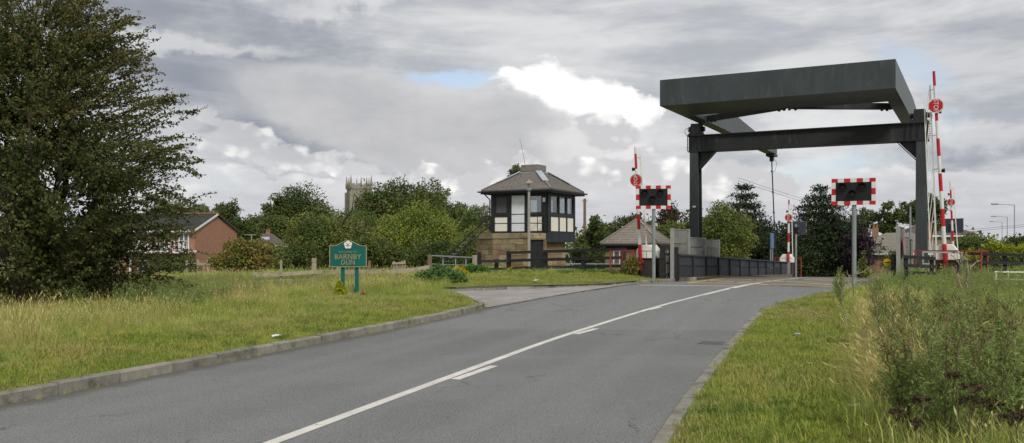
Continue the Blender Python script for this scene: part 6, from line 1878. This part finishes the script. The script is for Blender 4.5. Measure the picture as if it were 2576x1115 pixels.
def field(n, x0, x1, y0, y1, rng=RNG, power=1.3):
    """random points in a rectangle, denser towards the viewer"""
    u = rng.uniform(0, 1, n)
    p = 1 - power
    y = (y0 ** p + u * (y1 ** p - y0 ** p)) ** (1 / p)
    x = rng.uniform(x0, x1, n)
    return x, y
def in_view(x, y, m=2.5): return (x > -.60 * y - m) & (x < .60 * y + m)
def weed_edge(y): return np.interp(y, [3, 7, 10, 13, 19, 26, 31, 40], [2.4, 3.1, 4.1, 5.4, 7.4, 10.0, 13.2, 18.0])
def noise2(x, y, s, seed):
    r = np.random.RandomState(seed); out = np.zeros_like(x)
    for k in range(5):
        a = r.uniform(0, 6.283); f_ = s * r.uniform(.6, 1.9); out += np.sin((x * math.cos(a) + y * math.sin(a)) * f_ + r.uniform(0, 6.28))
    return out / 5
def side(x, y):
    """-1 left of the road, +1 right of it, 0 on it or on the drive"""
    ins = inside_np(x, y, ROAD) | inside_np(x, y, DRIVE)
    mid = np.interp(y, [p[1] for p in CENTRE], [p[0] for p in CENTRE])
    return np.where(ins, 0, np.where(x < mid, -1, 1))

EDGE = [tuple(p) for p in DRIVE] + [DRIVE[0]]
def dist_edges(x, y):
    return np.minimum(np.minimum(seg_dist(x, y, L3), seg_dist(x, y, R3)), seg_dist(x, y, EDGE))

# left verge
x, y = field(210000, -22, 6, 5, 43, power=1.35)
m = in_view(x, y) & (side(x, y) == -1)
x, y = x[m], y[m]; d = dist_edges(x, y); dl = seg_dist(x, y, L3)
m = d > .16
x, y, d, dl = x[m], y[m], d[m], dl[m]
far_bank = y > 28.6
nz = noise2(x, y, 1.1, 1)
tall = (~far_bank) & (dl > 1.9 + .7 * nz) | (far_bank & (x < -2.8)) | (far_bank & (d > 4.5 + nz))
short = ~tall | (RNG.rand(len(x)) < .25)
sel = short & (RNG.rand(len(x)) < .9)
xs_, ys_ = x[sel], y[sel]
scatter('grass', 'lawn_tuft', np.c_[xs_, ys_, gz(xs_, ys_)], np.clip(RNG.normal(1.0, .25, len(xs_)) * (1 + .5 * np.clip(d[sel] - .7, 0, 1) * (noise2(xs_, ys_, 2, 4) > -.1)), .5, 1.7))
sel = tall & (RNG.rand(len(x)) < .5)
xs_, ys_ = x[sel], y[sel]
grow = np.clip((dl[sel] - 1.6) / 2.6, .30, 1.0) * (1 + .35 * noise2(xs_, ys_, .9, 9)) * np.where(ys_ > 17, .75, 1.0) * np.where((xs_ < -6.0) & (ys_ > 13.5), .7, 1.0) * np.where(np.hypot((xs_ + 4.45) * 1.3, ys_ - 22.8) < 2.3, .38, 1.0)
grow = np.where(far_bank[sel], grow * np.where(xs_ < -2.8, .45, .50), grow)
scatter('long_grass', 'long_tuft', np.c_[xs_, ys_, gz(xs_, ys_)], np.clip(grow * np.exp(RNG.normal(-.03, .30, len(xs_))), .22, 1.5))
# pale seeding grass in front of the hawthorn and behind the sign
x, y = RNG.uniform(-13.5, -2.0, 5200), RNG.uniform(10, 33, 5200)
dl = seg_dist(x, y, L3)
m = (side(x, y) == -1) & (dist_edges(x, y) > .7) & (dl > 2.6) & (noise2(x, y, .8, 12) > -.05 - .2 * (y > 26)) & (np.hypot(x + 10.9, y - 20.5) > 2.0) & (np.hypot(x + 4.3, y - 22.6) > 2.5)
x, y = x[m], y[m]
scatter('seeding_grass', 'seeding_tuft', np.c_[x, y, gz(x, y)], RNG.uniform(.45, .85, len(x)) * np.where(y > 25, .55, 1.0) * np.where((x < -6) & (y > 14), .75, 1.0), tilt=.14)
# field beyond
x, y = RNG.uniform(-34, 0, 16000), RNG.uniform(34, 70, 16000)
m = in_view(x, y) & (side(x, y) == -1) & ((y > 43) | (x < -3))
x, y = x[m], y[m]
scatter('field_grass', 'long_tuft', np.c_[x, y, gz(x, y)], RNG.uniform(.7, 1.5, len(x)))

# right verge
x, y = field(170000, .5, 24, 4.2, 40, power=1.5)
m = in_view(x, y) & (side(x, y) == 1)
x, y = x[m], y[m]; d = seg_dist(x, y, R3); we = weed_edge(y) - x
nz = noise2(x, y, 1.6, 2)
m = (d > .25 - .08 * (noise2(x, y, 3, 8) > .5) - .2 * (y > 20)) & (we > -.7) & ~((np.abs(x - (1.9 + .27 * (y - 6) ) + .15 * nz) < .13 + .10 * noise2(x, y, 7, 77)) & (y < 9.2) & (RNG.rand(len(x)) < .85))
x, y, d, we = x[m], y[m], d[m], we[m]
sel = (we > .1) | (RNG.rand(len(x)) < .4)
xs_, ys_ = x[sel], y[sel]
scatter('grass', 'lawn_tuft', np.c_[xs_, ys_, gz(xs_, ys_)], np.clip(RNG.normal(1.0, .3, len(xs_)) * (1 + .35 * np.clip(d[sel] - .6, 0, 1.0)), .5, 1.7))
x, y = field(15000, 2.5, 26, 4.6, 40, power=1.2)
m = in_view(x, y) & (side(x, y) == 1); x, y = x[m], y[m]; we = weed_edge(y) - x
m = (we < .35) & (we > -14) & (seg_dist(x, y, R3) > .3)
x, y, we = x[m], y[m], we[m]
scatter('long_grass', 'long_tuft', np.c_[x, y, gz(x, y)], np.clip(RNG.uniform(.6, 1.25, len(x)) * (1 + .1 * noise2(x, y, 1, 5)), .4, 1.5))
# yellow dry grass falling over the edge of the weeds
t = RNG.rand(1300); y = 7.6 + 11 * t ** 1.3; x = weed_edge(y) + .15 + RNG.normal(.15, .26, 1300) + .25 * (y - 8) / 13
m = (seg_dist(x, y, R3) > .5)
x, y = x[m], y[m]
scatter('dry_grass', 'dry_tuft', np.c_[x, y, gz(x, y)], RNG.uniform(.45, .90, len(x)), tilt=.38)


# leafy weeds: sprays of small leaves on stems
def weed_mesh(rng, h, stems, leaf, mat_tip=False, spread=.16, per=26, up=.6):
    LP, LD, LT = [], [], []; ch = []
    for i in range(stems):
        a = rng.uniform(0, 6.283); r = spread * math.sqrt(rng.rand())
        hh_ = h * rng.uniform(.6, 1.05)
        s = np.linspace(0, 1, 6)[:, None]
        o = np.array([math.cos(a), math.sin(a), 0])
        pts = o * r + o * (.22 * hh_ * rng.uniform(.1, 1)) * s ** 1.6 + np.array([0, 0, hh_]) * s + rng.normal(0, .01, (6, 3)) * s
        ch.append((pts, .006 * (1 - .75 * s[:, 0])))
        n = per
        t = rng.uniform(.08, 1, n)
        c = np.stack([np.interp(t, s[:, 0], pts[:, q]) for q in range(3)], 1)
        b = rng.uniform(0, 6.283, n); od = np.c_[np.cos(b), np.sin(b), rng.uniform(.1, 1.0, n) * up + .1]
        L2 = (.02 + .10 * (1 - t) ** .7)[:, None] * rng.uniform(.2, 1.0, (n, 1))
        LP.append(c + unit(od) * L2); LD.append(unit(od + rng.normal(size=(n, 3)) * .35)); LT.append(np.clip(t * .6 + rng.normal(.15, .18, n), 0, 1))
    LP, LD, LT = map(np.concatenate, (LP, LD, LT))
    n = len(LP)
    v, f = leaf_quads(LP, LD, unit(rng.normal(size=(n, 3)) * .8 + np.array([0, 0, .6])), leaf * np.exp(rng.normal(0, .3, n)), leaf * .42 * np.exp(rng.normal(0, .3, n)))
    tv, tf = tubes_np(ch, 3)
    V = np.concatenate([v, tv]); F = np.concatenate([f, tf + len(v)])
    return V, F, np.r_[LT, np.full(len(tf), .9)]
wr_ = np.random.RandomState(8)
source_collection('weed_clump', [np_mesh('weed', *((lambda r: (r[0], r[1], M['weed_leaf'], r[2]))(weed_mesh(wr_, .95, 7, .055, per=40)))) for _ in range(6)])
source_collection('tip_clump', [np_mesh('weed', *((lambda r: (r[0], r[1], M['weed_tip'], r[2]))(weed_mesh(wr_, 1.15, 6, .030, per=60, spread=.2)))) for _ in range(4)])
source_collection('low_clump', [np_mesh('weed', *((lambda r: (r[0], r[1], M['shrub_leaf'], r[2]))(weed_mesh(wr_, .50, 9, .075, per=26, spread=.25)))) for _ in range(4)])
source_collection('cover_clump', [np_mesh('weed', *((lambda r: (r[0], r[1], M['cover_leaf'], r[2]))(weed_mesh(wr_, .50, 9, .085, per=26, spread=.30)))) for _ in range(4)])
source_collection('flower_head', [np_mesh('weed', *((lambda r: (r[0], r[1], M['yellow_flower'], r[2]))(clump_leaves(wr_, [(0, 0, 0), (.05, .03, .02), (-.04, .04, -.01)], [(.05, .05, .02)] * 3, 40, .03, .03)))) for _ in range(2)])

def weeds(n, inner, outer, y0, y1, hmin, hmax, src, name, rng=RNG, pw=1.05):
    x, y = field(n, 2, 26, y0, y1, power=pw)
    m = in_view(x, y, .6) & (side(x, y) == 1); x, y = x[m], y[m]; we = weed_edge(y) - x
    m = (we < -inner) & (we > -outer) & (seg_dist(x, y, R3) > .5)
    x, y, we = x[m], y[m], we[m]
    g = np.clip((-we - inner) / 1.2, .40, 1.0) * np.where(y > 12, .82, 1.0)
    return scatter(name, src, np.c_[x, y, gz(x, y)], RNG.uniform(hmin, hmax, len(x)) * g, tilt=.13)
weeds(1700, .35, 13, 9.0, 34, .45, .85, 'weed_clump', 'undergrowth')
weeds(160, .35, 6, 6.0, 9.0, .35, .6, 'weed_clump', 'undergrowth')
weeds(420, .9, 9, 8.4, 28, .60, .90, 'tip_clump', 'brown_undergrowth')
weeds(1300, .3, 13, 6, 34, .30, .75, 'low_clump', 'leafy_undergrowth')
# taller tangle at the bridge end of the verge
x = RNG.uniform(9.6, 22, 420); y = RNG.uniform(24, 31, 420); m = (side(x, y) == 1) & (weed_edge(y) - x < -.1); x, y = x[m], y[m]
scatter('undergrowth', 'weed_clump', np.c_[x, y, gz(x, y)], RNG.uniform(.45, .80, len(x)), tilt=.12)
# tangle under and beside the hawthorn, and along the wooden fence
x = np.r_[RNG.uniform(-12.5, -7.0, 330), RNG.uniform(-12, -2.5, 420)]; y = np.r_[RNG.uniform(19, 26, 330), RNG.uniform(29.5, 36, 420)]
m = (side(x, y) == -1) & (dist_edges(x, y) > 1.2) & (seg_dist(x, y, L3) > 4.2); x, y = x[m], y[m]
scatter('undergrowth', 'weed_clump', np.c_[x, y, gz(x, y)], RNG.uniform(.35, .75, len(x)) * np.where(y > 28, .45, 1), tilt=.2)
x = np.r_[RNG.uniform(-12.0, -7.5, 140), RNG.uniform(-11, -4, 170)]; y = np.r_[RNG.uniform(21, 27, 140), RNG.uniform(30, 36, 170)]
m = (side(x, y) == -1) & (seg_dist(x, y, L3) > 4.6); x, y = x[m], y[m]
scatter('brown_undergrowth', 'tip_clump', np.c_[x, y, gz(x, y)], RNG.uniform(.35, .75, len(x)) * np.where(y > 28, .5, 1), tilt=.25)
x = RNG.uniform(-3.2, 6.0, 260); y = RNG.uniform(35.5, 39.5, 260)
m = (side(x, y) == -1) & (dist_edges(x, y) > 2.2); x, y = x[m], y[m]
scatter('leafy_undergrowth', 'low_clump', np.c_[x, y, gz(x, y)], RNG.uniform(.15, .40, len(x)), tilt=.15)
# ragwort: yellow flower heads here and there
fx = [X(px, D) for px, D in ((640, 31), (644, 31), (650, 31), (1160, 29.3), (1166, 29.3), (1152, 29.2), (1172, 29.4), (1178, 29.5), (808, 25.5), (811, 25.5), (960, 33), (950, 33.2), (1010, 33.5), (1282, 37), (1290, 37), (1320, 38))]
fy = [31, 31, 31, 29.3, 29.3, 29.2, 29.4, 29.5, 25.5, 25.5, 33, 33.2, 33.5, 37, 37, 38]
fz = [Zp(q, D) for q, D in ((710, 31), (722, 31), (716, 31), (676, 29.3), (681, 29.3), (672, 29.2), (683, 29.4), (687, 29.5), (731, 25.5), (736, 25.5), (693, 33), (696, 33.2), (690, 33.5), (676, 37), (682, 37), (678, 38))]
scatter('yellow_flowers', 'flower_head', np.c_[fx, fy, fz], RNG.uniform(.8, 1.4, len(fx)))


# ------------------------------------------------------------------ individual plants close to the camera
def tall_weed(px, D, top, label, seed, stems=5, lean=0.0, mat='weed_leaf'):
    rng = np.random.RandomState(seed)
    x = X(px, D); g = ground_z(x, D)
    root = thing('tall_weed', label, 'plant', (x, D, g), 0, 'tall weeds on the verge')
    h = Zp(top, D) - g
    ch = []; LP, LD, LT, TP, TD = [], [], [], [], []
    for i in range(stems):
        hh_ = h * rng.uniform(.72, 1.0); a = rng.uniform(0, 6.283)
        s = np.linspace(0, 1, 8)[:, None]; o = np.array([math.cos(a), math.sin(a), 0])
        pts = o * .05 + o * hh_ * rng.uniform(.04, .22) * s ** 1.4 + np.array([lean, 0, 1.0]) * hh_ * s + rng.normal(0, .008, (8, 3)) * s
        pts[0, 2] = -.1
        ch.append((pts, .0075 * (1 - .7 * s[:, 0]) + .001))
        for b_ in range(26):
            t0 = rng.uniform(.14, .98); p0 = np.array([np.interp(t0, s[:, 0], pts[:, q]) for q in range(3)])
            aa = rng.uniform(0, 6.283); L = (.30 * (1 - t0) + .09) * rng.uniform(.6, 1.1)
            od = np.array([math.cos(aa) * .75, math.sin(aa) * .75, rng.uniform(.5, 1.1)]); od /= np.linalg.norm(od)
            u = np.linspace(0, 1, 4)[:, None]
            bp2 = p0 + od * L * u + np.array([0, 0, .15 * L]) * u ** 2
            ch.append((bp2, .0028 * (1 - .7 * u[:, 0])))
            n = int(12 + 66 * L)
            tt = rng.uniform(.05, 1, n)[:, None]
            c = p0 + od * L * tt + np.array([0, 0, .15 * L]) * tt ** 2
            dd = unit(od * .6 + rng.normal(size=(n, 3)) * .8)
            if t0 > .74 and rng.rand() < .7: TP.append(c + rng.normal(0, .008, (n, 3))); TD.append(dd)
            else: LP.append(c + rng.normal(0, .010, (n, 3))); LD.append(dd); LT.append(np.clip(rng.normal(.25 + .5 * t0, .18, n), 0, 1))
    LP, LD, LT = map(np.concatenate, (LP, LD, LT)); n = len(LP)
    v, f = leaf_quads(LP, LD, unit(rng.normal(size=(n, 3)) + np.array([0, 0, .5])), .036 * np.exp(rng.normal(0, .3, n)), .009 * np.exp(rng.normal(0, .3, n)))
    np_obj('foliage', v, f, M[mat], root, LT)
    TP, TD = np.concatenate(TP), np.concatenate(TD); n = len(TP)
    v, f = leaf_quads(TP, TD, unit(rng.normal(size=(n, 3)) + np.array([0, 0, .5])), .018 * np.exp(rng.normal(0, .3, n)), .010 * np.exp(rng.normal(0, .3, n)))
    np_obj('flower_spikes', v, f, M['weed_tip'], root, rng.uniform(0, 1, n))['kind'] = 'stuff'
    v, f = tubes_np(ch, 4); np_obj('stem', v, f, M['stem_brown'], root)
tw = ((2490, 6.3, 742, 'upright weed with bare lower stems near the frame corner', 16, 4, .02), (2375, 6.2, 765, 'upright weed standing between the two brown stemmed weeds', 17, 3, -.02), (2290, 6.9, 790, 'tall feathery weed nearest the yellow dry grass', 1, 5, -.10), (2345, 6.6, 770, 'tall brown stemmed feathery weed above the withered flower heads', 2, 6, .0), (2400, 7.4, 745, 'tallest feathery weed in the middle of the weed bed', 3, 6, .02),
      (2465, 7.0, 760, 'feathery weed between the tallest weed and the frame edge', 4, 6, .03), (2535, 6.7, 750, 'feathery weed cut by the frame edge', 5, 6, .06), (2330, 9.2, 745, 'brownish feathery weed behind the nearest weeds', 6, 6, -.04),
      (2250, 9.8, 765, 'feathery weed rising out of the dry grass', 7, 5, -.05), (2430, 9.6, 725, 'brownish weed under the pale dead branches', 8, 6, .0), (2520, 9.4, 720, 'weed in front of the white tube railing', 9, 6, .04),
      (2225, 12.5, 730, 'weed below the yellow round sign', 10, 5, 0), (2300, 12.5, 715, 'weed in front of the black rail fence', 11, 6, 0), (2380, 13, 712, 'weed before the red mesh cage', 12, 6, 0), (2115, 21, 668, 'upright leafy weed at the road edge by the box marking', 13, 3, 0), (2105, 24, 690, 'leafy weed beside the road crest', 14, 4, 0), (2205, 19, 690, 'leafy weed between the signal pole and the yellow sign', 15, 5, 0))
for a in tw: tall_weed(*a)


def withered(px, D, top, label, seed, heads):
    """plant with flat, dark brown seed heads"""
    rng = np.random.RandomState(seed); x = X(px, D); g = ground_z(x, D)
    root = thing('withered_plant', label, 'plant', (x, D, g), 0, 'withered flower heads on the verge')
    h = Zp(top, D) - g
    st = []
    base = np.array([0, 0, -.05])
    for (hx, hz_, hr2) in heads:
        tip = np.array([hx * D / FPX, rng.uniform(-.06, .06), h + hz_ * D / FPX])
        s = np.linspace(0, 1, 6)[:, None]
        pts = base * (1 - s) + tip * s + np.array([0, 0, 0.12]) * s * (1 - s)
        st.append((pts, .006 * (1 - .5 * s[:, 0])))
        R2 = hr2 * D / FPX
        cen = []; rad = []
        for k in range(12):
            a = rng.uniform(0, 6.283); r = R2 * math.sqrt(rng.rand())
            c = tip + np.array([r * math.cos(a), r * math.sin(a), rng.normal(.0, .006) - .18 * r]); cen.append(c); q = R2 * .24; rad.append((q, q, q * .55))
            u = np.linspace(0, 1, 3)[:, None]; st.append(((tip - np.array([0, 0, .07])) * (1 - u) + c * u, .0025 * np.ones(3)))
        v, f, tn = clump_leaves(rng, cen, rad, 420, .014, .011, spiky=.3, shell=.6)
        np_obj('seed_head', v, f, M['seed_brown'], root, tn)
    v, f = tubes_np(st, 5); np_obj('stem', v, f, M['stem_brown'], root)
withered(2425, 5.9, 940, 'withered plant with three stacked dark brown flower heads', 1, ((-25, 0, 26), (22, -26, 40), (12, -62, 34), (70, -70, 22)))
withered(2310, 5.7, 1000, 'withered plant with dark brown heads at the edge of the tall weeds', 2, ((10, 0, 26), (-48, -36, 20), (-10, -58, 15)))
withered(2545, 5.6, 1045, 'withered plant with dark brown heads cut by the frame edge', 3, ((0, 0, 30), (25, 8, 26)))


def dead_branch(px, D, base_y, pts, label, seed, r=.016, cat='dead branch'):
    root = thing('dead_stalk', label, cat, at(px, base_y, D), 0, 'pale dead stalks in the weeds')
    o = root.location; rng = np.random.RandomState(seed); ch = []
    for line in pts:
        q = np.array([[(a - px) * D / FPX, rng.uniform(-.08, .08), (base_y - b_) * D / FPX] for a, b_ in line])
        s = np.linspace(0, 1, len(q))
        q = q + np.c_[rng.normal(0, r * 1.2, len(q)), np.zeros(len(q)), np.zeros(len(q))]
        fine = np.linspace(0, 1, len(q) * 3); q = np.stack([np.interp(fine, s, q[:, c]) for c in range(3)], 1) + rng.normal(0, r * .25, (len(fine), 3)); s = fine
        ch.append((q, .62 * r * (1 - .75 * s) + .002))
        for k in range(3):
            u = rng.randint(1, len(q) - 1); dv = (q[-1] - q[0]) * .22 + rng.normal(0, .05, 3)
            ch.append((np.array([q[u], q[u] + dv * .5 + rng.normal(0, .01, 3), q[u] + dv]), np.array([.35 * r, .25 * r, .0015])))
    v, f = tubes_np(ch, 5); np_obj('stalk', v, f, M['dead_stem'], root)
dead_branch(2420, 17, 725, [[(2420, 725), (2414, 690), (2408, 665), (2398, 640)], [(2425, 722), (2432, 690), (2428, 655), (2432, 628)], [(2432, 690), (2450, 668), (2462, 655)], [(2428, 655), (2421, 640)], [(2414, 690), (2430, 708)], [(2418, 725), (2406, 700), (2392, 672)], [(2436, 724), (2440, 700), (2430, 676)]], 'cluster of pale bare stalks in front of the red mesh cage', 1, .022)
dead_branch(2150, 15, 750, [[(2150, 750), (2147, 715), (2152, 690), (2165, 672)], [(2148, 712), (2138, 690), (2130, 680)], [(2152, 690), (2172, 683), (2188, 670)]], 'forked pale stalk beside the signal pole', 2, .014)
dead_branch(2124, 12, 815, [[(2132, 820), (2122, 770), (2118, 735), (2105, 700)], [(2118, 735), (2128, 708), (2134, 690)]], 'thin forked pale stalk at the edge of the verge', 3, .011)
dead_branch(2060, 13.5, 800, [[(2095, 799), (2050, 788), (2005, 776), (1962, 768)], [(2050, 788), (2015, 774), (1995, 770)]], 'long pale twig lying out over the mown verge', 4, .009)
dead_branch(2535, 7.2, 935, [[(2535, 940), (2538, 880), (2548, 830), (2542, 800), (2536, 770)], [(2542, 880), (2560, 855), (2575, 835)], [(2540, 905), (2520, 930)]], 'pale stick standing in the weeds near the frame edge', 5, .010)
dead_branch(2178, 10, 930, [[(2178, 930), (2176, 880), (2178, 835), (2176, 800)]], 'single dark dock stem in the yellow dry grass', 6, .008)

# flowers planted at the foot of the sign
def bed_plant(px, D, top, hw, mat, label, seed):
    x = X(px, D); g = ground_z(x, D); rng = np.random.RandomState(seed); k = D / FPX
    root = thing('bedding_plant', label, 'plant', (x, D, g), 0, 'bedding plants under the sign')
    h = Zp(top, D) - g
    cen = [(rng.uniform(-.8, .8) * hw * k, rng.uniform(-.1, .1), h * rng.uniform(.3, .75)) for _ in range(7)]
    v, f, tn = clump_leaves(rng, cen, [(hw * k * .4, .12, h * .35)] * 7, 700, .045, .03, shell=.5); np_obj('foliage', v, f, M[mat], root, tn)
    v, f = tubes_np([(np.array([[0, 0, -.03], [0, 0, h * .4], [.02, 0, h * .7]]), np.array([.012, .01, .006]))], 5); np_obj('stem', v, f, M['stem_brown'], root)
bed_plant(884, 24.0, 741, 15, 'cream_flower', 'cream variegated bedding plant at the foot of the sign', 1)
bed_plant(905, 24.0, 742, 10, 'cream_flower', 'second cream bedding plant, touching the red one', 2)
bed_plant(914, 24.1, 741, 8, 'heather_red', 'dark red bedding plant at the foot of the sign', 3)
bed_plant(869, 24.0, 745, 7, 'shrub_leaf', 'small green bedding plant beside the golden conifer', 4)


# broad-leaved plants in the mown grass and tufts rooted in the kerb joints
x, y = field(5200, -16, 5, 5, 24, power=1.4)
m = in_view(x, y) & (side(x, y) == -1) & (dist_edges(x, y) > .3) & (seg_dist(x, y, L3) < 4.0) & (noise2(x, y, 1.5, 31) > .22)
x2, y2 = field(5200, .5, 12, 4.4, 26, power=1.5)
m2 = in_view(x2, y2) & (side(x2, y2) == 1) & (seg_dist(x2, y2, R3) > .35) & (weed_edge(y2) - x2 > -.3) & (noise2(x2, y2, 1.9, 33) > .22)
x, y = np.r_[x[m], x2[m2]], np.r_[y[m], y2[m2]]
scatter('ground_cover', 'cover_clump', np.c_[x, y, gz(x, y)], RNG.uniform(.10, .22, len(x)), tilt=.3)
t = RNG.uniform(4, 22, 130); x = -7.2 + (t - 3) * .3385 + RNG.normal(.03, .03, 130)
x2 = np.interp(t, [p[1] for p in RIGHT_S], [p[0] for p in RIGHT_S]) + RNG.normal(-.01, .04, 130)
scatter('kerb_tufts', 'long_tuft', np.r_[np.c_[x, t, zrn(t)], np.c_[x2, t, zrn(t)][:45]], RNG.uniform(.08, .24, 175), tilt=.4)


# litter
def litter(px, py, D, size, mat, label, seed):
    rng = np.random.RandomState(seed); x = X(px, D)
    root_z = max(ground_z(x, D), zr(D)) + .05
    mb = MB(); n = 7
    ring = [(size * (1 + .4 * rng.rand()) * math.cos(6.283 * i / n), size * .5 * (1 + .5 * rng.rand()) * math.sin(6.283 * i / n), rng.uniform(0, size * .4)) for i in range(n)]
    lo = [(a, b, c - .006) for a, b, c in ring]
    mb.add(ring + lo + [(0, 0, size * .45), (0, 0, size * .3)], [(i, (i + 1) % n, 2 * n) for i in range(n)] + [((i + 1) % n + n, i + n, 2 * n + 1) for i in range(n)] + [(i, i + n, (i + 1) % n + n, (i + 1) % n) for i in range(n)])
    o = mb.build('litter', M[mat]); o.location = (x, D, root_z)
    tag(o, label, 'litter', 'scraps of litter on the verges')
litter(700, 862, 14.6, .10, 'litter_white', 'white paper scrap lying on the edge of the roadside verge', 1)
litter(2008, 856, 14.8, .05, 'litter_blue', 'pale blue wrapper in the mown grass', 2)
litter(2155, 1044, 7.9, .07, 'litter_white', 'torn white plastic scrap in the flattened grass', 3)
litter(1347, 728, 30.3, .08, 'litter_white', 'small white cup by the driveway kerb', 4)
